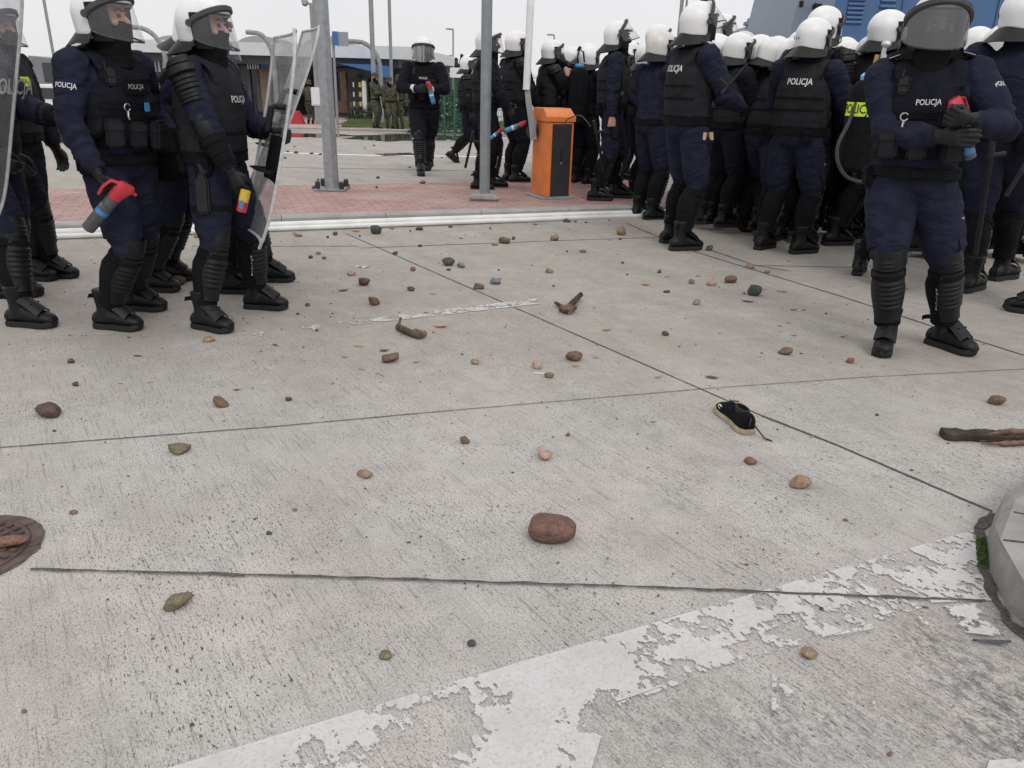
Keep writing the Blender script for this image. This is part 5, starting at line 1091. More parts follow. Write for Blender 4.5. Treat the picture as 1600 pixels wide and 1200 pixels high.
MT['fascia'] = simple('pale_metal_fascia', (.62, .63, .64), .5, .05, 3, 0); MT['darkglass'] = simple('dark_glass', (.035, .04, .045), .15, .3, .6, 0, spec=.6); MT['soffit'] = simple('dark_soffit', (.07, .075, .08), .7, .2, 2, 0)
MT['bluepanel'] = simple('blue_panel', (.05, .14, .36), .5, .12, 3, 0); MT['brown'] = simple('brown_cladding', (.17, .115, .075), .7, .25, 4, 0); MT['mullion'] = simple('white_frame', (.7, .7, .7), .5, .05, 5, 0); MT['beige'] = simple('beige_wall', (.42, .40, .37), .8, .15, 3, 0); MT['brickbase'] = simple('brick_base', (.17, .085, .06), .85, .2, 5, 0)
def rect(E, name, x0, y0, x1, y1, dep, th, mat, parent=None):
    a, c = AT(x0, y1, dep), AT(x1, y0, dep); o = E.location; b = MB(); xa, xb = AT(x0, (y0 + y1) / 2, dep).x, AT(x1, (y0 + y1) / 2, dep).x
    b.box((0, 0, 0), (xb - xa, th, max(.02, c.z - a.z)), bev=0); b.v = [p + V(((xa + xb) / 2, dep + th / 2, (a.z + c.z) / 2)) - V(o) for p in b.v]
    return put(name, sharp(b.mesh(), 20), mat, parent or E)
def terminal():
    D = 40; g = AT(400, 120, D); E = empty('terminal_building', (g.x, D, -.5)); tag(E, 'long low checkpoint building with white roof edge, brown columns and blue canopy', 'building')
    xl, xr = AT(120, 80, D).x, AT(640, 80, D).x; zt, zb = AT(640, 73, D).z, AT(640, 93, D).z; L = lambda x, y, z: V((x - g.x, y - D, z + .5))
    b = MB(); b.rings([[L(xl, D, z), L(xr, D, z), L(xr + 1.0, D + 14, z), L(xl, D + 14, z)] for z in (zb, zt)]); put('roof_edge', b, MT['fascia'], E)
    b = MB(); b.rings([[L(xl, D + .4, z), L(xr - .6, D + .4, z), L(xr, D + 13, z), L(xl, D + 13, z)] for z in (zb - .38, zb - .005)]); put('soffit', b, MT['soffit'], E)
    for x, w in ((282, 44), (414, 54), (520, 60)):
        c = AT(x, 58, D + 5); k = (D + 5) / FPX * w * .62; b = MB(); n = 18; b.rings([[V((c.x - g.x + k * math.cos(PI * j / (n - 1)), yy, zt + .5 - .05 + k * .42 * math.sin(PI * j / (n - 1)))) for j in range(n)] for yy in (4, 6.5)]); put('roof_dome', b, MT['galv'], E)
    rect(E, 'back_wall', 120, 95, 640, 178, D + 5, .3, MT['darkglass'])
    rect(E, 'glazing', 180, 85, 300, 125, D + 1.5, .1, MT['darkglass'])
    for i in range(11):
        x = 216 + i * 7.5 + (3 if i % 3 == 0 else 0); rect(E, 'mullion', x, 82 if i % 4 == 0 else 90, x + (2.8 if i % 4 == 0 else 1.6), 112, D + 1.2, .1, MT['mullion'])
    for i in range(5): rect(E, 'mullion', 386 + i * 4, 92, 387.5 + i * 4, 108, D + 1.2, .1, MT['mullion'])
    rect(E, 'mullion', 383, 97, 408, 99, D + 1.1, .1, MT['mullion'])
    rect(E, 'blue_sign', 408, 93, 434, 104, D + 1, .15, MT['bluepanel']); rect(E, 'column', 408, 109, 423, 190, D + 1.2, .6, MT['brown']); rect(E, 'column', 438, 109, 452, 180, D + 1.6, .6, MT['brown'])
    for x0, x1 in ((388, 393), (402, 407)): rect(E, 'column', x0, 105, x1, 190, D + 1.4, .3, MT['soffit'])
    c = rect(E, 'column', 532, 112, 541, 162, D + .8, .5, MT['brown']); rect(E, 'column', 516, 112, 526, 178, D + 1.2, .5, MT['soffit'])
    rect(E, 'column_base', 527, 158, 542, 176, D + .6, .7, MT['brickbase'])
    a = [(528, 99), (585, 101), (612, 104), (612, 126), (582, 112)]; b = MB(); b.rings([[AT(x, y, dd) - V((g.x, D, -.5)) for x, y in a] for dd in (D - 1.5, D + 3)]); put('canopy', b, MT['bluepanel'], E)
    rect(E, 'canopy_wall', 585, 103, 608, 160, D + 2, .3, simple('pale_blue_wall', (.16, .22, .32), .6, .1, 3, 0)); rect(E, 'window_band', 540, 122, 575, 160, D + 3.2, .1, simple('grey_pane', (.16, .17, .18), .3, .2, 2, 0)); rect(E, 'sill', 540, 160, 585, 172, D + 3, .4, MT['beige'])
    rect(E, 'side_wall', 612, 96, 640, 165, D + 4, .3, simple('greenish_glass', (.10, .15, .15), .3, .2, 2, 0))
    D2 = 39; 
    for x, w, c1, c2, lb in ((564, 4, 'yellow', 'ink', 'yellow and black striped post under the blue canopy'), (554, 2, 'mullion', 'ink', 'thin white and black striped post under the blue canopy')):
        p0 = AT(x, 170, D2); E2 = empty('striped_post', (p0.x, D2, -.5)); tag(E2, lb, 'post'); h = AT(x, 121, D2).z + .5; r = w * D2 / FPX / 2; n = 9
        for i in range(n):
            b = MB(); b.tube([(0, 0, h * i / n), (0, 0, h * (i + 1) / n)], r, 10); put('stripe_band', b, MT[c1] if i % 2 else MT[c2], E2)
    p0 = AT(570, 165, D2); b = MB(); b.tube([V((p0.x, D2, -.5)), V((p0.x, D2, AT(570, 128, D2).z))], .11, 12); b.ell(V((p0.x, D2, AT(570, 128, D2).z)), (.11, .11, .06)); tag(put('white_post', b, MT['mullion']), 'thick pale post right of the striped posts', 'post')
MT['yellow'] = simple('yellow_paint', (.62, .44, .04), .5, .1, 8, 0)
terminal()
def sign():
    d = 26; p = AT(541, 68, d); E = empty('road_sign', (p.x, d, zf(d))); tag(E, 'square grey backed road sign with a blue side panel beside the octagonal pole', 'road sign')
    rect(E, 'grey_panel', 527, 50, 544, 72, d, .04, MT['galv']); rect(E, 'blue_panel', 519, 49, 527.5, 71, d - .05, .04, MT['bluepanel']); b = MB(); z = AT(524, 71, d).z; x = AT(520, 71, d).x - p.x; b.tube([(x, .08, 0), (x, .08, z - zf(d) + .3)], .04, 10); put('post', b, MT['lampgrey'], E)
sign()
def odds():
    # lorry, car, bin seen between the left officers
    d = 24; p = AT(90, 140, d); E = empty('grey_van', (p.x, d, zf(d))); tag(E, 'grey van parked far behind the left officers', 'van'); gm = simple('grey_van_paint', (.20, .21, .22), .4, .1, 3, 0)
    b = MB(); zb = zf(d); h = AT(90, 88, d).z - zb; xl, xr = AT(50, 120, d).x - p.x, AT(112, 120, d).x - p.x
    b.rings([[V((x, y, z)) for x, z in ((xl, .35), (xr, .35), (xr, h * .62), (xr - .18, h * .7), (xr - .45, h * .97), (xl, h))] for y in (0, 1.9)]); put('body', sharp(b.mesh(), 25), gm, E)
    b = MB(); b.box((xr - .55, -.02, h * .78), (.5, .03, h * .26), bev=.02); put('side_window', b, MT['darkglass'], E)
    for x in (xl + .25, xr - .3):
        b = MB(); b.tube([(x, -.03, .32), (x, .18, .32)], .32, 18); put('wheel', b, MT['rubber'], E)
    d = 20; p = AT(94, 155, d); E = empty('parked_car', (p.x, d, zf(d))); tag(E, 'white car with red tail light parked far left behind a bin', 'car'); zb = zf(d)
    b = MB(); xl, xr = -.8, .26; b.rings([[V((x, y, z)) for x, z in ((xl, .25), (xr, .25), (xr + .03, .62), (xr - .05, .80), (xr - .28, 1.15), (xl, 1.18))] for y in (0, 1.6)]); put('body', sharp(b.mesh(), 25), MT['white'], E)
    b = MB(); b.box((xr - .1, -.015, .66), (.12, .03, .15), bev=.02); put('tail_light', b, MT['red'], E); b = MB(); b.tube([(-.15, -.03, .28), (-.15, .15, .28)], .28, 18); put('wheel', b, MT['rubber'], E); b = MB(); b.box((-.35, -.015, .98), (.5, .03, .25), bev=.03); put('side_window', b, MT['darkglass'], E)
    d = 17; p = AT(93, 180, d); E = empty('wheelie_bin', (p.x, d, zf(d))); tag(E, 'dark wheeled bin standing far behind the left officers', 'bin'); b = MB(); b.rings([[V((x * k, y * k, z)) for x, y in ((-.16, -.2), (.16, -.2), (.16, .2), (-.16, .2))] for z, k in ((.06, .85), (.5, 1.0))]); put('body', sharp(b.mesh(), 20), MT['darkgrey'], E)
    b = MB(); b.box((0, 0, .53), (.36, .44, .05), bev=.015); put('lid', b, MT['darkgrey'], E)
    for sx in (-1, 1): b = MB(); b.tube([(sx * .14, .16, .07), (sx * .18, .16, .07)], .07, 12); put('wheel', b, MT['rubber'], E)
    # traffic cone-like red barrier and white cabinet near the lone soldier
    d = 33; p = AT(463, 172, d); E = empty('red_barrier_block', (p.x, d, zf(d))); tag(E, 'red sloped plastic traffic block beside the lone soldier', 'traffic block'); b = MB(); b.rings([[V((x * k, y, z)) for x, y in ((-.32, -.2), (.32, -.2), (.32, .2), (-.32, .2))] for z, k in ((0, 1), (.08, .95), (.55, .35), (.58, .3))]); put('block', sharp(b.mesh(), 20), MT['red'], E); b = MB(); b.box((0, 0, .03), (.74, .5, .06), bev=.01); put('foot', b, MT['darkgrey'], E)
    d = 33; p = AT(497, 150, d); E = empty('white_cabinet', (p.x, d, zf(d))); tag(E, 'white utility cabinet on a leg behind the octagonal pole', 'cabinet'); b = MB(); b.box((0, 0, 1.15), (.5, .3, .7), bev=.02); put('box', b, MT['mullion'], E); b = MB(); b.box((0, 0, .4), (.32, .2, .84), bev=.01); put('leg', b, MT['lampgrey'], E); b = MB(); b.box((0, -.16, 1.15), (.42, .02, .6), bev=.008); put('door', b, MT['mullion'], E)
odds()
def fence():
    gm = simple('green_fence_steel', (.035, .11, .07), .6, .2, 5, 0); d = 25; x0, x1 = AT(640, 120, d).x, AT(760, 120, d).x; E = empty('mesh_fence', (x0, d, zf(d))); tag(E, 'dark green welded mesh fence behind the walking officer', 'fence'); z0 = 0; h = 1.9
    for i in range(4):
        b = MB(); x = i * 1.03; b.box((x + .02, 0, h / 2), (.06, .06, h + .1), bev=.008); put('post', b, gm, E)
        b = MB()
        for j in range(20): b.box((x + .05 + j * .05, 0, h / 2), (.011, .011, h), None)
        for j in range(10): b.box((x + .53, .008, .1 + j * h / 10), (1.0, .012, .014))
        put('mesh_panel', b, gm, E)
    d = 24; p = AT(710, 120, d); E = empty('white_board', (p.x, d, zf(d))); tag(E, 'blank white board on the fence right of the walking officer', 'sign board'); rect(E, 'board', 703, 106, 724, 121, d, .03, MT['mullion']); b = MB(); b.tube([(0, .06, 0), (0, .06, AT(710, 108, d).z - zf(d))], .03, 8); put('post', b, gm, E)
    hg = simple('hedge_shade', (.03, .06, .03), .9, .5, 6, .8, 20); b = MB(); r = random.Random(3); d = 29
    for i in range(2600):
        x = r.uniform(AT(640, 150, d).x, AT(770, 150, d).x); z = zf(d) + r.random() ** .7 * 1.5; p = V((x, d + r.uniform(-.5, .5), z)); s = .15; a, c = V((r.uniform(-s, s), r.uniform(-s, s), r.uniform(-s, s))), V((r.uniform(-s, s), r.uniform(-s, s), r.uniform(-s, s))); b.add([p, p + a, p + c], [(0, 1, 2)])
    tag(put('hedge', sharp(b.mesh(), 180), hg), 'dark green hedge behind the mesh fence', 'hedge')
fence()
def veg():
    gm = simple('verge_grass', (.12, .15, .055), .95, .35, 14, .8, 60); d0, d1 = 26.5, 31; 
    lo = [GF(527, 197), GF(640, 200), GF(780, 205), GF(780, 186), GF(600, 183)]; b = MB(); n = 40; c = sum(lo, V()) / len(lo)
    def gq(a, t): return a
    pts = [GF(525, 199), GF(575, 199), GF(640, 201), GF(730, 204), GF(800, 207), GF(800, 192), GF(640, 186), GF(570, 184), GF(548, 189)]
    b.add([p + V((0, 0, .05)) for p in pts] + [p - V((0, 0, .2)) for p in pts], [tuple(range(9))] + [(i, i + 9, (i + 1) % 9 + 9, (i + 1) % 9) for i in range(9)]); r = random.Random(8)
    for i in range(5000):
        a, c_, e = r.random(), r.random(), r.random(); p = pts[0].lerp(pts[4], a).lerp(pts[8].lerp(pts[5], a), c_); s = .02
        b.add([p + V((-s, 0, .05)), p + V((s, 0, .05)), p + V((r.uniform(-.03, .03), r.uniform(-.02, .02), .05 + r.uniform(.04, .12)))], [(0, 1, 2)])
    tag(put('grass_verge', sharp(b.mesh(), 20), gm), 'green grass verge beyond the far kerb', 'grass', kind='stuff')
    pk = MB(); k0 = [GF(x, y) for x, y in ((380, 200), (440, 201), (520, 203), (575, 204), (640, 206), (730, 209), (800, 212), (900, 216))]
    pk.rings([[p + V((0, 0, -.2)), p + V((0, 0, .05)), p + V((0, .05, .07)), p + V((0, .25, .07)), p + V((0, .25, -.2))] for p in k0]); tag(put('far_kerb', pk, simple('sandy_kerb', (.34, .29, .25), .9, .2, 3, 0)), 'sandy coloured kerb edging the far verge', 'kerb')
    pv = MB(); q = [GF(x, y) for x, y in ((380, 199.5), (440, 200.5), (524, 202), (550, 190), (560, 180), (530, 174), (470, 190), (400, 194))]; pv.rings([[p + V((0, 0, z)) for p in q] for z in (-.1, .035)]); tag(put('far_pavement', pv, simple('far_paving', (.40, .31, .28), .9, .15, 2, 0)), kind='structure')
    for pts_, w in (([GF(440, 239), GF(575, 243), GF(800, 246)], .10), ([GF(440, 212), GF(520, 210), GF(640, 213)], .05)):
        b = MB(); g = []
        for p in pts_: g.append([p + V((0, -w, .006)), p + V((0, w, .006))])
        b.add([v for r_ in g for v in r_], [(2 * i, 2 * i + 1, 2 * i + 3, 2 * i + 2) for i in range(len(g) - 1)]); tag(put('far_road_line', b, MT['mullion']), kind='structure')
    joint('pavement_joint', [GF(440, 262), GF(640, 265), GF(760, 268)], .03)
    lf = [simple('conifer_needles', (.05, .075, .05), .95, .4, 2, 0), simple('conifer_needles_grey', (.065, .085, .07), .95, .4, 2, 0)]; tm = simple('tree_bark', (.09, .07, .05), .9)
    specs = [(686, 96, 'slim'), (696, 91, 'mid'), (704, 86, 'tall'), (713, 90, 'mid'), (722, 84, 'tall'), (731, 92, 'mid'), (740, 96, 'slim'), (690, 101, 'slim'), (717, 99, 'mid'), (748, 88, 'tall'), (756, 92, 'mid')]
    for i, (x, yt, kd) in enumerate(specs):
        d = 95 + (i * 7) % 30; p = AT(x, yt, d); z0 = -.5; h = p.z - z0; E = empty('conifer', (p.x, d, z0)); tag(E, 'grey green conifer on the far skyline beyond the white board', 'tree', 'conifers on the far skyline'); r = random.Random(50 + i); b = MB()
        for k in range(900):
            t = r.random() ** .8; z = h * (.12 + .88 * t); rad = (1 - t) * h * .20 * r.random() ** .5 * (1 + .4 * math.sin(t * 40)) + .05; a = r.uniform(0, 2 * PI); c = V((rad * math.cos(a), rad * math.sin(a), z - rad * .35)); s = .28
            b.add([c, c + V((r.uniform(-s, s), r.uniform(-s, s), r.uniform(-s, s * .3))), c + V((r.uniform(-s, s), r.uniform(-s, s), r.uniform(-s, s * .3)))], [(0, 1, 2)])
        put('crown', sharp(b.mesh(), 180), lf[i % 2], E); b = MB(); b.tube([(0, 0, 0), (0, 0, h * .5), (0, 0, h * .97)], [.2, .12, .03], 8); put('trunk', b, tm, E)
    b = MB(); r = random.Random(4); c0 = GF(570, 188); 
    bush = empty('bush', c0); tag(bush, 'dark low bush on the verge left of the soldiers', 'bush')
    for k in range(3200):
        a = r.uniform(0, 2 * PI); u = r.random(); e = math.acos(u); rad = r.uniform(.55, 1.0) * (1 + .25 * noise.noise(V((math.cos(a) * 2, math.sin(a) * 2, u * 3)))); c = V((.95 * rad * math.sin(e) * math.cos(a), .7 * rad * math.sin(e) * math.sin(a), .72 * rad * math.cos(e))); s = .07
        b.add([c, c + V((r.uniform(-s, s), r.uniform(-s, s), r.uniform(-s, s))), c + V((r.uniform(-s, s), r.uniform(-s, s), r.uniform(-s, s)))], [(0, 1, 2)])
    put('crown', sharp(b.mesh(), 180), simple('bush_leaves', (.05, .07, .035), .9, .5, 5, 0), bush); b = MB()
    for k in range(9): a = k * .7; b.tube([(0, 0, 0), (.3 * math.cos(a), .25 * math.sin(a), .3), (.65 * math.cos(a), .5 * math.sin(a), .5)], [.03, .02, .008], 6)
    put('stems', b, tm, bush)
veg()
def trucks():
    b1, b2, b3 = simple('grey_blue_truck_paint', (.17, .21, .27), .4, .06, 2, 0), simple('blue_truck_paint', (.055, .125, .27), .4, .06, 2, 0), simple('dark_blue_van_paint', (.03, .05, .11), .35, .08, 2, 0)
    d = 15.0; p = AT(1420, 200, d); E = empty('water_cannon_truck', (p.x, d, zf(d))); tag(E, 'big blue and grey water cannon truck behind the crowd at right', 'truck'); gx, gz = p.x, zf(d)
    def X(x, dd=d): return AT(x, 20, dd).x - gx
    H = AT(1400, -150, d).z - gz
    b = MB(); b.rings([[V((X(x), y, z)) for x, z in ((1238, .9), (1302, .9), (1302, H), (1262, H), (1247, AT(1247, -20, d).z - gz), (1240, AT(1240, 40, d).z - gz))] for y in (0, 3.0)]); cab = put('cab', sharp(b.mesh(), 15), b1, E)
    b = MB(); b.box((X(1275), -.02, AT(1275, -60, d).z - gz), (.55, .03, .8), bev=.04); put('cab_window', b, MT['darkglass'], cab)
    b = MB(); b.box((X(1268), -.25, AT(1268, 13, d).z - gz), (.16, .12, .10), bev=.02); b.tube([(X(1272), 0, AT(1268, 5, d).z - gz), (X(1268), -.22, AT(1268, 10, d).z - gz)], .015, 6); put('mirror', b, MT['plastic'], cab)
    b = MB(); b.box((X(1250), -.012, AT(1250, 6, d).z - gz), (.07, .02, .1), bev=.01); put('lamp', b, MT['plastic'], cab)
    b = MB(); b.rings([[V((X(x), y, z)) for x, z in ((1302.5, .8), (1720, .8), (1720, H + .15), (1302.5, H + .15))] for y in (.04, 3.0)]); put('body', sharp(b.mesh(), 15), b2, E)
    for x0, x1, yy in ((1324, 1350, (2, 46)), (1374, 1398, (2, 60)), (1660, 1690, (0, 50))):
        b = MB(); n = 7
        for i in range(n):
            y = yy[0] - 10 + (yy[1] - yy[0] + 6) * i / n; z = AT(x0, y, d).z - gz; b.box(((X(x0) + X(x1)) / 2, .03, z), (X(x1) - X(x0), .05, .05), Matrix.Rotation(R(-35), 3, 'X'), bev=.006)
        put('louvre', b, b2, E)
    for x in (1300, 1410, 1560, 1690):
        b = MB(); b.box((X(x), .03, H / 2 + .5), (.03, .03, H - .9), bev=.004); put('panel_seam', b, b1 if x == 1300 else b2, E)
    for x in (1275, 1480, 1620):
        b = MB(); b.tube([(X(x), .1, .55), (X(x), .5, .55)], .55, 26); wl = put('wheel', b, MT['rubber'], E); b = MB(); b.tube([(X(x), .07, .55), (X(x), .2, .55)], .28, 20); put('rim', b, MT['lampgrey'], wl)
    d = 19.0; p = AT(1205, 100, d); E = empty('police_van', (p.x, d, zf(d))); tag(E, 'dark blue police van with red rear lamps left of the big truck', 'van'); gx, gz = p.x, zf(d); X = lambda x: AT(x, 40, d).x - gx; Z = lambda y: AT(1205, y, d).z - gz
    b = MB(); b.rings([[V((X(x), y, Z(yy))) for x, yy in ((1172, 190), (1245, 190), (1245, 30), (1222, 29), (1216, 34), (1190, 36), (1176, 44), (1172, 60))] for y in (0, 1.9)]); put('body', sharp(b.mesh(), 20), b3, E)
    b = MB(); b.box((X(1203), .9, Z(31)), (X(1222) - X(1190), 1.2, .24), bev=.08); put('light_bar', b, b2, E)
    b = MB(); b.box((X(1210), -.015, Z(40)), (X(1221) - X(1200), .02, .14), bev=.02); put('rear_window', b, MT['darkglass'], E); b = MB(); b.box((X(1182), -.015, Z(47)), (X(1188) - X(1175), .02, .12), bev=.02); put('rear_window', b, MT['darkglass'], E)
    pod = MB(); pod.rings([[V((X(x), y, Z(yy))) for x, yy in ((1217, 52), (1238, 52), (1238, 33), (1222, 33), (1217, 44))] for y in (-.35, -.02)]); put('rear_pod', sharp(pod.mesh(), 20), b3, E)
    for x, y in ((1229, 39), (1218.5, 46.5)): b = MB(); b.ell((X(x), -.36, Z(y)), (.045, .03, .045)); put('tail_light', b, MT['red'], E)
    for x in (1185, 1235): b = MB(); b.tube([(X(x), -.02, .35), (X(x), .25, .35)], .35, 20); put('wheel', b, MT['rubber'], E)
trucks()
# ------------------------------------------------------------------ the people in the photograph
PO = 'riot police officers'
def can_px(h, b, dep, label, s=None, **kw):
    A, B = AT(*h, dep), AT(*b, dep + kw.pop('dz', 0)); z = (A - B); L = z.length; z.normalize(); y = V(kw.pop('fwd', (1, -.4, 0))); y = (y - z * y.dot(z)).normalized(); x = y.cross(z)
    spray(Matrix(((x.x, y.x, z.x, A.x), (x.y, y.y, z.y, A.y), (x.z, y.z, z.z, A.z), (0, 0, 0, 1))), s or L / .27, label, **kw)
def shield(near, far, label, bulge=.07, text=None, mat='shield', dirn=(1, -.2, 0), handle=True):
    """near / far: (top, bottom) world points of the two upright edges"""
    E = empty('riot_shield', (near[1] + far[1]) / 2); tag(E, label, 'riot shield', 'clear riot shields'); o = E.location.copy(); D = V(dirn).normalized(); nu, nv = 17, 25
    def P(u, v, off=0):
        k = (1 - abs(2 * v - 1) ** 7 * .16); uu = .5 + (u - .5) * k; vv = v; a = near[1].lerp(near[0], vv); b = far[1].lerp(far[0], vv)
        return a.lerp(b, uu) + D * (bulge * (1 - (2 * u - 1) ** 2) - .03 * abs(2 * v - 1) ** 3 + off) - o
    b = MB(); b.sheet([[P(i / (nu - 1), j / (nv - 1)) for i in range(nu)] for j in range(nv)], .004); put('panel', sharp(fixn(b.mesh()), 60), MT[mat], E)
    b = MB(); loop = [P(0, j / 24) for j in range(25)] + [P(i / 16, 1) for i in range(1, 17)] + [P(1, 1 - j / 24) for j in range(1, 25)] + [P(1 - i / 16, 0) for i in range(1, 17)]; b.tube(loop, .008, 6); put('rim', b, MT['shield_edge'], E)
    if handle:
        b = MB(); b.tube([P(.5, .66, -.0), P(.5, .665, -.05), P(.46, .66, -.085), P(.46, .55, -.085), P(.5, .545, -.05), P(.5, .55, 0)], .017, 10); put('handle', b, MT['plastic'], E)
        b = MB(); b.sheet([[P(.25 + .5 * i / 8, .30 + .22 * j / 6, -.012) for i in range(9)] for j in range(7)], .018); put('arm_pad', sharp(fixn(b.mesh()), 50), MT['blackfab'], E)
        b = MB(); b.tube([P(.28, .35, -.02), P(.35, .36, -.10), P(.6, .36, -.11), P(.7, .35, -.02)], (.006, .03), 8, up=(0, 0, 1)); put('arm_strap', b, MT['blackfab'], E)
    if text:
        W = ((near[0] - far[0]).length); H = (near[0] - near[1]).length
        vs, fs = text_pts('POLICJA', text[2]); me = bpy.data.meshes.new('lettering'); me.from_pydata([tuple(P(text[0] - p.x / W, text[1] + p.y / H, .004)) for p in vs], [], fs); me.update(); put('lettering', me, MT['letter'], E)
    return E
# ---- left group
person('shield_left', 'officer at the far left edge mostly cut off behind a lettered shield', feet=((20, 462, 0), (38, 509, -6)), head=-90, top=-30, near=True, armor=True, vest='plate_vest', hl=(-.12, .40, 1.12), hr=(.24, .18, .95), group=PO, bulk=1.04)
person('neon_left', 'officer with a yellow chest band and hanging gloved hand, second from the left', feet=((48, 437, 0), (82, 433, 0)), head=-92, top=2, near=True, armor=True, vest='plate_vest', text=(), hl=(-.3, .1, .9), hr=(.27, .20, .80), er=(.6, -1, 0), group=PO, navy='navy2')
person('navy_left', 'officer in navy jacket and pouch vest holding a red topped spray can, at left', feet=((212, 484, 22), (173, 513, 16)), head=-114, top=-22, shift=(0, .17), lean=3, near=True, vest='tac_vest', text=(), sleeve=True, thigh=True, hl=(-.36, .24, 1.0), hr=(.27, .34, .90), er=(.7, -1, 0), hands=(('relax', 'glove'), ('grip', 'glove')), bulk=1.06, hyaw=18, group=PO, pr=(-.6, .7, 0))
person('hidden_left', 'officer hidden between the navy jacket and the shield officer, only arm and boots seen', feet=((262, 437, 0), (236, 455, 0)), head=-88, top=18, shift=(0, .22), lean=24, armor=False, vest='tac_vest', text=(), hl=(-.2, .3, 1.0), hr=(.2, .42, 1.12), group=PO)
person('shield_mid', 'officer in profile with ridged shoulder pads and lettered black vest holding a shield', feet=((404, 482, 4), (322, 514, -14)), head=-98, top=-6, near=True, armor=True, vest='plate_vest', hl=(-.16, .33, 1.13), hr=(.25, .27, .82), er=(.5, -1, -.1), hands=(('grip', 'glove'), ('relax', 'glove')), bulk=1.05, hpitch=2, group=PO, navy='navy')
person('behind_shield', 'officer hidden right behind the shield officer, gripping the tilted shield', feet=((418, 440, 4), (366, 458, 0)), head=-86, top=18, shift=(0, -.17), armor=True, vest='plate_vest', text=(), hl=(-.15, .22, 1.12), hr=(.10, .22, 1.07), lean=-2, hands=(('grip', 'glove'), ('grip', 'glove')), hpitch=20, group=PO)
# ---- middle
person('walker', 'officer walking towards the camera alone left of the round pole, looking down', feet=((672, 266, -16, 14), (657, 274, 8)), road=False, head=184, top=58, near=False, vest='tac_vest', navy='navy2', text=('front',), hl=(-.06, .30, 1.10), hr=(.08, .30, 1.10), el=(-1, -.5, -.2), er=(1, -.5, -.2), hands=(('grip', 'glove'), ('relax', 'glove')), hpitch=16, bulk=1.1, vmat='visor_sky', group=PO)
person('stride', 'officer striding right behind the round pole, trailing leg out to the left', at=(730, 254), road=False, head=-84, top=86, armor=True, vest='plate_vest', navy='navy2', text=(), fl=(-.12, .28, 5, 0), fr=(.1, -.36, 0, 38), group=PO)
person('polehidden', 'officer half hidden by the round steel pole, holding a small blue can', at=(757, 296), z0=.10, head=-88, top=45, armor=False, vest='plate_vest', navy='navy2', hr=(.24, .30, .92), hl=(-.2, .3, 1.0), fl=(-.12, .10, 8, 0), fr=(.12, -.08, -6, 0), hands=(('grip', 'glove'), ('grip', 'glove')), group=PO)
person('padback', 'officer with ridged shoulder pad standing between the round pole and the barrier arm', at=(800, 285), z0=.10, head=-62, top=48, armor=True, vest='plate_vest', navy='navy2', text=(), hr=(.24, .26, .88), hands=(('grip', 'glove'), ('grip', 'glove')), group=PO)
person('handface', 'officer behind the barrier arm with bare hand at the chest', at=(853, 284), z0=.10, head=-74, top=62, armor=True, vest='plate_vest', navy='navy2', text=(), hr=(.16, .36, 1.05), hl=(-.1, .24, 1.5), hands=(('relax', 'bare'), ('grip', 'bare')), group=PO)
CR = [(868, 80, -70, 1.84, 'fourth helmet right of the barrier arm, bowed low'), (888, 77, -60, 1.84, 'far officer whose white helmet shows just left of the hose valve'), (918, 72, -86, 1.88, 'far officer whose white helmet shows right of the hose valve'), (985, 66, -80, 1.86, 'far officer seen between the tall profile officer and the navy back')]
for i, (x, ty, hd, H, lb) in enumerate(CR): person('crowd%d' % i, lb, stand=(x, ty, H), head=hd, armor=i % 2 == 0, vest='plate_vest', navy='navy2', text=(), hpitch=(8, 14, 4, 10)[i])
person('tankman', 'officer with a black sprayer tank with blue cap on the back, behind the barrier', at=(908, 288), z0=.1, top=72, head=-40, vest=None, navy='navy2', hr=(.24, .25, .95))
person('profile', 'tall officer in profile, raised visor, bare hand on a baton, beside the barrier', feet=((962, 309, 0), (930, 313, -4)), z0=.12, head=-90, top=33, near=True, vest='plate_vest', navy='navy', text=('front',), visor=30, hr=(.25, -.02, .84), hl=(-.2, .3, 1.0), hands=(('grip', 'glove'), ('fist', 'bare')), mask=True, bulk=1.03, group=PO)
person('whiteback', 'officer in navy jacket with dirty white helmet turned away beside the corked officer', at=(1006, 342), head=-58, top=47, vest=None, navy='navy', white='offwhite', hr=(.2, .34, 1.0), hl=(-.2, .3, 1.05), hpitch=6, group=PO, bulk=1.04)
person('crowd_a', 'officer whose white helmet rises just behind the dirty white helmet', stand=(1028, 38, 2.06), head=-75, vest='plate_vest', navy='navy2', text=())
person('cork', 'tallest officer with two cork plugs on the hip and a raised visor', feet=((1046, 379, 0), (1062, 391, -6)), head=-66, top=2, near=True, vest='plate_vest', text=('back',), thigh=False, visor=38, hr=(.20, .36, 1.10), hl=(-.1, .38, 1.14), er=(.8, -1, -.3), hands=(('grip', 'glove'), ('grip', 'glove')), bulk=1.05, group=PO)
person('fill_a', 'officer filling the gap right behind the orange barrier cabinet', stand=(893, 74, 1.74), z0=.1, head=-60, vest='plate_vest', navy='navy2', text=(), hpitch=20)
person('fill_b', 'officer in the dark gap behind the tall profile officer', stand=(980, 62, 1.9), z0=.1, head=-80, vest='plate_vest', navy='navy2', text=(), armor=True)
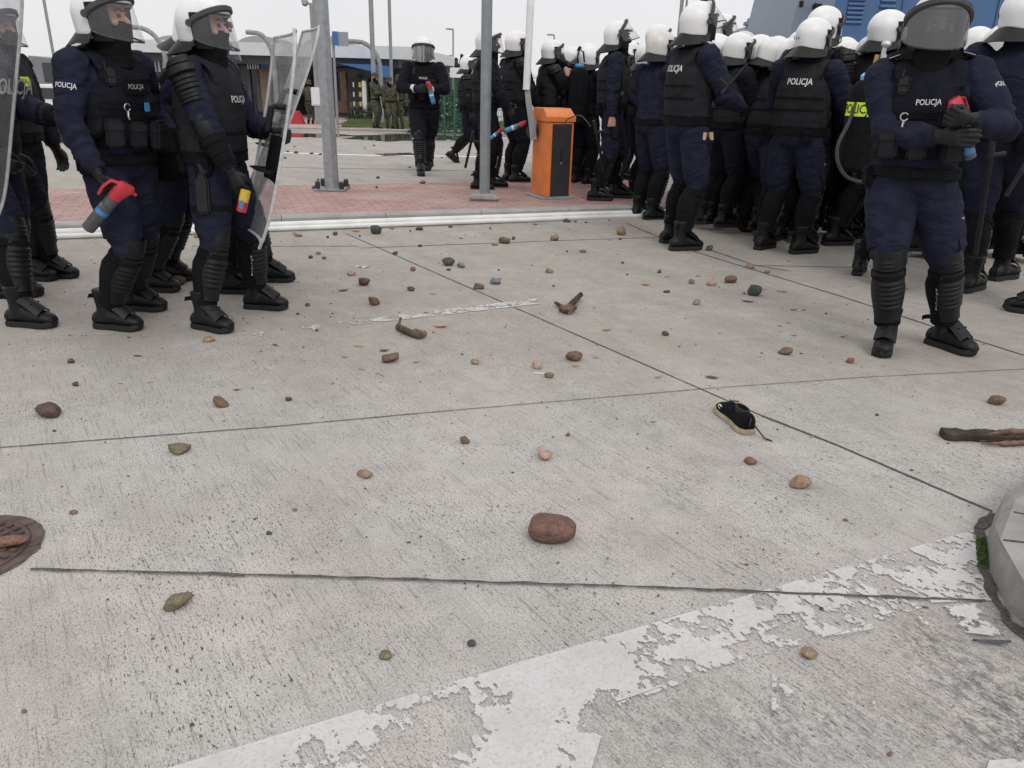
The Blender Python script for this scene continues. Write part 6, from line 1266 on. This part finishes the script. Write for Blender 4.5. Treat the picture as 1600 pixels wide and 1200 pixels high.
# ---- right crowd
person('crowd_b', 'officer with clear visor whose helmet peeks right of the tall corked officer', stand=(1126, 21, 2.06), head=-88, vest='plate_vest', navy='navy2', text=(), visor=10)
person('bowed', 'bowing officer in dirty white helmet between corked officer and striding officer', stand=(1142, 48, 2.06), head=-78, vest='plate_vest', navy='navy2', white='offwhite', armor=True, text=(), lean=14, hpitch=14)
person('crowd_c', 'far officer whose helmet shows under the dark blue van', stand=(1216, 56, 2.06), head=-55, vest='plate_vest', navy='navy2', text=())
person('crowd_d', 'far officer whose small white helmet shows beneath the van lamps', stand=(1160, 62, 2.06), head=-70, vest='plate_vest', navy='navy2', text=())
person('stridewide', 'officer striding right with ridged black back plate and white can at the hip', feet=((1150, 364, 0, 30), (1190, 377, 0, 0)), head=-56, top=58, near=True, vest='plate_vest', navy='navy', text=(), lean=14, hr=(.26, .22, .98), hl=(-.25, .3, 1.0), hpitch=8, thigh=True, group=PO)
person('bigback', 'officer with smooth lettered black back plate and white helmet, seen from behind', feet=((1190, 389, -12), (1248, 396, -32)), head=-34, top=27, near=True, vest='plate_vest', navy='navy', text=('back',), armor=False, thigh=True, hr=(.30, .34, 1.08), hl=(-.2, .35, 1.05), bulk=1.07, hyaw=-16, hpitch=4, group=PO)
person('crowd_e', 'officer whose helmet rises behind the lettered back plate officer', stand=(1290, 9, 2.06), head=-45, vest='plate_vest', navy='navy2', text=(), armor=True)
person('ridged', 'officer with ridged shoulder pad right of the lettered back plate', feet=((1345, 372, 0), (1300, 383, -12)), head=-62, top=15, near=True, vest='plate_vest', navy='navy2', text=(), armor=True, hr=(.22, .36, 1.1), hyaw=-10, group=PO)
person('crowd_f', 'far officer whose helmet shows between ridged shoulder pad and the front officer', stand=(1385, 44, 2.06), head=-70, vest='plate_vest', navy='navy2', text=())
person('extman', 'officer carrying the tank with yellow band, mostly hidden behind the front officer', feet=((1395, 452, -10), (1340, 428, -10)), head=-20, top=40, vest=None, navy='navy', hr=(.24, .3, 1.0), group=PO)
person('front', 'officer facing the camera in navy jacket with arms folded over a red spray can', feet=((1470, 542, 48), (1380, 545, -8)), head=160, top=-14, shift=(.18, .02), side=3, near=True, vest='tac_vest', text=('front',), sleeve=True, thigh=True, hr=(.13, .29, 1.15), hl=(.03, .31, 1.23), er=(1, -.6, -.5), el=(-1, -.5, -.5), hands=(('grip', 'glove'), ('relax', 'glove')), bulk=1.12, vmat='visor_dark', hyaw=6, hpitch=1, pr=(-.1, -1, 0), pl=(.2, -1, .3), group=PO)
person('backright', 'broad officer in navy jacket seen from behind right of the front officer, baton hanging', feet=((1512, 455, -20), (1560, 437, -30)), head=-30, top=-22, near=True, vest=None, navy='navy', bulk=1.16, shift=(-.10, 0), side=-3, hr=(.20, .36, 1.1), hl=(-.30, .22, 1.0), thigh=True, hyaw=-30, group=PO)
person('edge_a', 'officer with white helmet at the right edge behind the broad back', stand=(1590, 38, 2.06), head=-80, vest='plate_vest', navy='navy2', text=(), group=PO)
person('edge_b', 'officer cut off by the right edge, only one boot and a baton tip seen', feet=((1625, 492, 0), (1690, 500, 0)), head=60, top=-30, vest='plate_vest', navy='navy2', text=(), armor=True, group=PO)
for i, (x, ty, H, hd, lb) in enumerate(((1102, 66, 1.98, -80, 'dark figure deep in the crowd right of the tall corked officer'), (1182, 70, 1.98, -70, 'dark figure deep in the crowd behind the striding officer'), (1262, 62, 1.98, -60, 'dark figure deep in the crowd behind the lettered back plate'), (1322, 58, 1.98, -75, 'dark figure deep in the crowd left of the yellow banded tank'), (1440, 60, 1.98, -70, 'dark figure deep in the crowd behind the front officer'), (1495, 56, 1.98, -80, 'dark figure between the front officer and the broad back'))):
    person('deep%d' % i, lb, stand=(x, ty, H), head=hd, vest='plate_vest', navy='navy2', text=(), armor=i % 2 == 0, hpitch=10)
ri = random.Random(11)
for i, (x, y) in enumerate([(1088, 346), (1118, 352), (1150, 344), (1168, 356), (1208, 350), (1240, 358), (1276, 352), (1308, 362), (1342, 366), (1378, 380), (1412, 388), (1452, 392), (1488, 398), (1558, 392), (1596, 398), (955, 300), (992, 312), (905, 286), (870, 278)]):
    person('mass%d' % i, 'dark figure in the packed mass of officers, mostly hidden by others', at=(x, y), s=ri.uniform(.95, 1.0), z0=.06, head=-70 + ri.uniform(-18, 18), vest='plate_vest' if i % 3 else None, navy='navy2', text=(), armor=i % 2 == 0, hpitch=ri.uniform(0, 22), hyaw=ri.uniform(-20, 20), hr=(.2, .34, 1.05), group='officers packed behind the front rows')
# ---- soldiers far back
SG = 'soldiers at the far kerb'
person('sol1', 'lone soldier in camouflage seen from behind beside the red traffic block', at=(486, 197), road=False, head=-20, top=124, kind='soldier', hl=(-.15, .34, 1.35), hr=(.22, .3, 1.3), el=(-1, -.3, -.5), er=(1, -.3, -.5), group=SG)
person('sol2', 'soldier in camouflage with folded arms, leftmost of the three by the bush', at=(588, 203), road=False, head=-110, top=113, kind='soldier', hl=(.05, .26, 1.15), hr=(-.05, .28, 1.18), el=(-1, -.5, -.3), er=(1, -.5, -.3), group=SG)
person('sol3', 'soldier in camouflage holding a red and white stick, middle of the three', at=(610, 203.5), road=False, head=-150, top=119, kind='soldier', hl=(-.25, .2, 1.0), group=SG)
person('sol4', 'soldier in camouflage half hidden behind the walking officer', at=(625, 203), road=False, head=160, top=116, kind='soldier', group=SG)
g = GF(617, 203); b = MB(); b.tube([V((g.x, g.y - .3, .25)), V((g.x + .06, g.y - .3, 1.0))], .025, 10); E = put('red_white_stick', b, MT['mullion']); tag(E, 'white stick with a red collar held by the middle soldier', 'stick'); b = MB(); b.ell(V((g.x + .035, g.y - .3, .62)), (.06, .06, .07)); put('red_collar', b, MT['red'], E)
# ---- things held or hung
can_px((188, 297), (147, 346), 3.96, 'grey pepper spray can with red grip held low by the left navy officer', colour='can', s=1.02, fwd=(.8, .1, .6))
can_px((1496, 166), (1512, 234), 4.06, 'spray can with bright red grip clutched by the front officer with folded arms', s=.98, fwd=(-1, -.5, .3))
can_px((670, 132), (678, 164), 11.42, 'red and blue spray can in the hands of the walking officer', s=.95, fwd=(-.4, -1, 0))
can_px((818, 193), (786, 206), 9.35, 'bigger blue spray can with red head pointing at the barrier', s=.88, fwd=(0, -1, .3)); can_px((783, 203), (768, 215), 9.3, 'small blue spray can right beside the round pole', s=.62, fwd=(0, -1, .3))
spray(hand_world('stridewide', 1) @ I4(-.02, .085, -.04) @ ry(-100), .8, 'white spray can in the hand of the striding officer', colour='letter')
def bottle():
    A, B = AT(384, 298, 4.12), AT(377, 330, 4.12); b = MB(); z = (A - B).normalized(); E = empty('holstered_can', B); tag(E, 'red and yellow holstered spray can on the thigh of the shield officer', 'spray can')
    b.tube([(0, 0, 0), (A - B) * .5], .026, 14); put('can', b, MT['red'], E); b = MB(); b.tube([(A - B) * .5, (A - B) * 1.0], .026, 14); put('yellow_band', b, MT['yellow'], E); b = MB(); b.box((A - B) * .42 + V((0, -.027, 0)), (.022, .004, .03)); b.box((A - B) * .22 + V((.004, -.0265, 0)), (.018, .004, .012)); put('blue_mark', b, MT['bluecan'], E)
bottle()
shield((AT(472, 44, 4.02), AT(416, 392, 4.02)), (AT(434, 60, 4.62), AT(384, 352, 4.62)), 'clear riot shield held upright by the shield officer, seen edge on', .05)
shield((AT(509, 40, 4.7), AT(400, 330, 4.7)), (AT(478, 50, 5.1), AT(384, 310, 5.1)), 'clear riot shield tilted forward behind the upright shield', .03, mat='shield_scuffed')
shield((AT(40, -40, 4.1), AT(6, 338, 4.1)), (AT(-90, -40, 3.55), AT(-120, 330, 3.55)), 'clear riot shield with white lettering at the left edge', .06, text=(.03, .56, .11), dirn=(.6, -1, 0))
def baton(a, b_, d1, d2, label, r=.016):
    A, B = AT(*a, d1), AT(*b_, d2); E = empty('baton', (A + B) / 2); tag(E, label, 'baton', 'black batons'); o = (A + B) / 2; D = (B - A); q = MB(); q.tube([A - o, A + D * .25 - o], r * 1.15, 12); put('grip', q, MT['rubber'], E)
    q = MB(); q.tube([A + D * .25 - o, B - o], r, 12); put('shaft', q, MT['plastic'], E); q = MB(); n = D.cross(V((0, 1, 0))).normalized(); q.tube([A + D * .24 - o, A + D * .24 + n * .09 - o], r, 10); put('side_handle', q, MT['rubber'], E)
baton((1556, 190), (1524, 398), 5.0, 5.1, 'long black baton hanging beside the broad navy back'); baton((1604, 255), (1572, 306), 4.3, 4.3, 'baton tip poking in from the right edge', .012)
baton((928, 188), (944, 268), 8.5, 8.6, 'black baton held down in the bare hand of the profile officer'); baton((740, 205), (727, 262), 9.6, 9.7, 'long black baton held down behind the round pole')
baton((1128, 146), (1168, 100), 6.4, 6.4, 'black baton raised by the tall corked officer', .012)
def tank(px, py, dep, r, h, label, band, seed):
    c = AT(px, py, dep); E = empty('sprayer_tank', (c.x, c.y, c.z - h / 2)); tag(E, label, 'sprayer tank'); b = MB()
    b.rings([oval(0, 0, z, r * k, r * k, 28) for z, k in ((0, .8), (.02, .97), (.04, 1), (h - .09, 1), (h - .05, .9), (h - .02, .62), (h, .3))]); put('cylinder', sharp(b.mesh(), 60), MT['blackfab'], E)
    b = MB(); b.rings([oval(0, 0, z, a, a, 18) for z, a in ((h - .02, .055), (h + .012, .06), (h + .03, .045), (h + .035, .02))]); put('blue_cap', b, MT['bluecan'] if band is None else simple('pale_blue_cap', (.20, .42, .75), .5, .1, 20, 0), E)
    if band:
        b = MB(); b.rings([oval(0, 0, z, r * 1.015, r * 1.015, 32) for z in (h * band, h * band + .085)], cap=False); nb = put('neon_band', b, MT['neon'], E)
        vs, fs = text_pts('POLICJA', .078); me = bpy.data.meshes.new('lettering'); me.from_pydata([(r * 1.03 * math.sin(p.x / r - .80), -r * 1.03 * math.cos(p.x / r - .80), h * band + .042 + p.y) for p in vs], [], fs); me.update(); put('lettering', me, MT['ink'], nb)
        b = MB(); b.tube([(.015, 0, h + .03), (.02, 0, h + .14)], [.018, .014], 10); b.ell((.018, 0, h + .07), (.022, .022, .014)); put('brass_valve', b, MT['brass'], E); b = MB(); b.tube([(.045, -.02, h + .10), (.05, -.02, h + .19)], .014, 10); b.box((.05, -.02, h + .05), (.07, .05, .025), bev=.006); b.ell((.055, -.02, h + .20), (.03, .03, .025)); b.box((.05, -.02, h + .13), (.035, .03, .03), bev=.006); put('tap', b, MT['metal'], E)
    else:
        b = MB(); b.tube([(-.02, 0, h + .02), (-.03, 0, h + .12), (-.01, -.01, h + .2), (.04, 0, h + .17), (.06, 0, h + .05)], .011, 8); b.tube([(-.03, 0, h + .18), (.0, 0, h + .23)], .02, 8); put('lance', b, MT['plastic'], E)
    return E
tank(903, 150, HELD['tankman']['root'].location.y - .24, .12, .70, 'black sprayer tank with a blue cap behind the orange barrier', None, 1); tank(1346, 196, 5.36, .11, .58, 'black tank with yellow lettered band and brass valve on a back in the crowd', .60, 2)
def hose(pts, r, label):
    P = [AT(x, y, d) for x, y, d in pts]; q = []
    for i in range(len(P) - 1):
        p0, p1, p2, p3 = P[max(i - 1, 0)], P[i], P[i + 1], P[min(i + 2, len(P) - 1)]
        for k in range(8):
            t = k / 8; q.append(.5 * ((2 * p1) + (p2 - p0) * t + (2 * p0 - 5 * p1 + 4 * p2 - p3) * t * t + (3 * p1 - p0 - 3 * p2 + p3) * t ** 3))
    b = MB(); b.tube(q + [P[-1]], r, 10); return tag(put('hose', b, MT['drab']), label, 'hose')
hose([(1338, 160, 5.3), (1325, 195, 5.3), (1310, 225, 5.3), (1309, 252, 5.3), (1322, 275, 5.3), (1345, 284, 5.3), (1362, 283, 5.3)], .012, 'grey rubber hose looping down from the yellow banded tank'); hose([(886, 210, 8.9), (882, 204, 8.8), (884, 190, 8.75), (895, 182, 8.7), (908, 181, 8.65), (917, 190, 8.6), (923, 198, 8.6)], .006, 'thin dark hose curling from the barrier edge to the profile officer')
def bag():
    c = AT(266, 236, 4.6); E = empty('shoulder_bag', c); tag(E, 'black shoulder bag hanging between the navy officer and the shield officer', 'bag'); b = MB(); b.rings([[V((x, y, z)) for x, y in ((-w, -d), (w * .3, -d * 1.15), (w, -d), (w, d), (-w, d))] for z, w, d in ((-.17, .055, .04), (-.155, .085, .06), (-.04, .10, .075), (.08, .095, .07), (.12, .085, .055))]); put('body', sharp(b.mesh(), 50), MT['blackfab'], E, ry(-8))
    b = MB(); b.box((0, -.06, .05), (.19, .05, .15), bev=.02); put('flap', b, MT['vest'], E, ry(-8)); b = MB(); b.tube([(-.08, 0, .1), (-.06, .02, .32), (.02, .05, .42)], (.004, .018), 6); put('strap', b, MT['blackfab'], E)
bag()
# ---- particular details
def chest_patch(key, x, z, w, h, mat, yaw=0, y=.19, name='chest_patch', th=.006):
    b = MB(); b.box((0, 0, 0), (w, th, h), bev=.002); return attach(key, name, b, MT[mat], I4(x, y, z) @ rz(yaw))
p = chest_patch('neon_left', .10, 1.36, .15, .06, 'neon', -30, .172, 'neon_band'); me = text_mesh('POLICJA', .045, Matrix(((-1, 0, 0, 0), (0, 0, 1, .0045), (0, 1, 0, 0), (0, 0, 0, 1)))); put('lettering', me, MT['ink'], p)
p = chest_patch('navy_left', .0, 1.37, .13, .075, 'blackfab', 0, .187); put('lettering', text_mesh('POLICJA', .034, Matrix(((-1, 0, 0, 0), (0, 0, 1, .0045), (0, 1, 0, 0), (0, 0, 0, 1)))), MT['dimletter'], p) 
b = MB(); b.rings([oval(0, 0, z, r_, r_, 24) for z, r_ in ((0, .062), (.03, .064), (.04, .055), (.044, .02))]); attach('navy_left', 'round_pouch', b, MT['blackfab'], I4(.185, .09, 1.16) @ ry(58) @ rz(0))
for key, x in (('navy_left', .075), ('front', .10)):
    b = MB(); b.tube([(.018 * math.cos(a), 0, .018 * math.sin(a)) for a in [R(-150 + 300 * i / 12) for i in range(13)]], .0035, 6); b.tube([(0, 0, -.02), (.004, .004, -.045), (-.004, 0, -.06)], .006, 6); attach(key, 'key_ring', b, MT['metal'], I4(x, .20, 1.27))
b = MB(); b.box((0, 0, 0), (.03, .012, .045), bev=.003); attach('navy_left', 'blue_badge', b, MT['bluecan'], I4(-.045, .205, 1.27))
for key, s in (('navy_left', 1), ('front', 1), ('front', -1), ('whiteback', 1), ('cork', 1)):
    b = MB(); b.box((0, 0, 0), (.055, .10, .012), bev=.004); ep = attach(key, 'epaulette', b, MT['navy2'], I4(s * .165, -.005, 1.548) @ ry(s * 18)); b = MB(); b.box((0, .02, .008), (.05, .012, .004)); b.box((0, .0, .008), (.05, .012, .004)); put('chevron', b, MT['letter'], ep)
for i, (x, tl) in enumerate(((-.022, -8), (.03, 14))):
    b = MB(); b.tube([(0, 0, -.02), (0, 0, .035)], .019, 16); attach('cork', 'cork_plug', b, MT['cork'], I4(.205, .05 + x * 1.3, .885) @ rx(tl), 'R')
b = pouch_mb(.12, .05, .12); attach('cork', 'plug_pouch', b, MT['navy2'], I4(.165, .05, .82) @ rz(-90), 'R')
for key in ('front', 'navy_left', 'backright', 'profile', 'bigback', 'shield_mid'):
    for q, (a, w) in enumerate(((-95, .09), (80, .10), (150, .09))):
        r_ = R(a); b = pouch_mb(w, .045, .11); attach(key, 'belt_pouch', b, MT['blackfab'], HELD[key]['J']['TM'](.99) @ I4(math.sin(r_) * .195, math.cos(r_) * .155, .96) @ rz(-a), 'R')
def holster(key, s):
    h = HELD[key]['J']; TH = bone(h['hip'][s], h['knee'][s], V((1 if s else -1, .2, 0))); b = MB(); b.box((0, .125, .16), (.075, .045, .20), bev=.012); b.box((0, .12, .05), (.05, .035, .07), bev=.01); b.box((.0, .135, .0), (.035, .03, .10), Matrix.Rotation(.5, 3, 'Y'), bev=.008); put('holster', b, MT['plastic'], HELD[key]['root'], TH)
    b = MB(); b.rings([oval(0, 0, z, .115, .115, 24) for z in (.21, .245)], cap=False); put('thigh_strap', b, MT['blackfab'], HELD[key]['root'], TH)
holster('shield_mid', 1); holster('neon_left', 1); holster('profile', 1)
for key, t, a in (('backright', 'I-B-2', 62), ('bigback', 'C-4', 100), ('ridged', '4-1', 95), ('stridewide', 'I', 110), ('neon_left', 'B-2', 120)):
    vs, fs = text_pts(t, .034, .015, .9); me = bpy.data.meshes.new('lettering'); a0 = PI + R(a - 180) if False else PI + R(50 if key == 'backright' else 20)
    me.from_pydata([tuple(shell_pt(a0 - p.x / .14, .84 - p.y / .26 * .5 if False else .86 - p.y * 1.6, .0025)) for p in vs], [], fs); me.update(); put('helmet_marking', me, MT['ink'], HELD[key]['root'], HELD[key]['HM'])
for key, s in (('walker', 0), ('walker', 1)):
    h = HELD[key]['J']; FA = bone(h['elb'][s], h['wri'][s], V((0, 1, .3))); b = MB(); b.rings([oval(0, 0, z, .054, .054, 20) for z in (.19, .24)], cap=False); put('reflective_cuff', b, MT['letter'], HELD[key]['root'], FA)
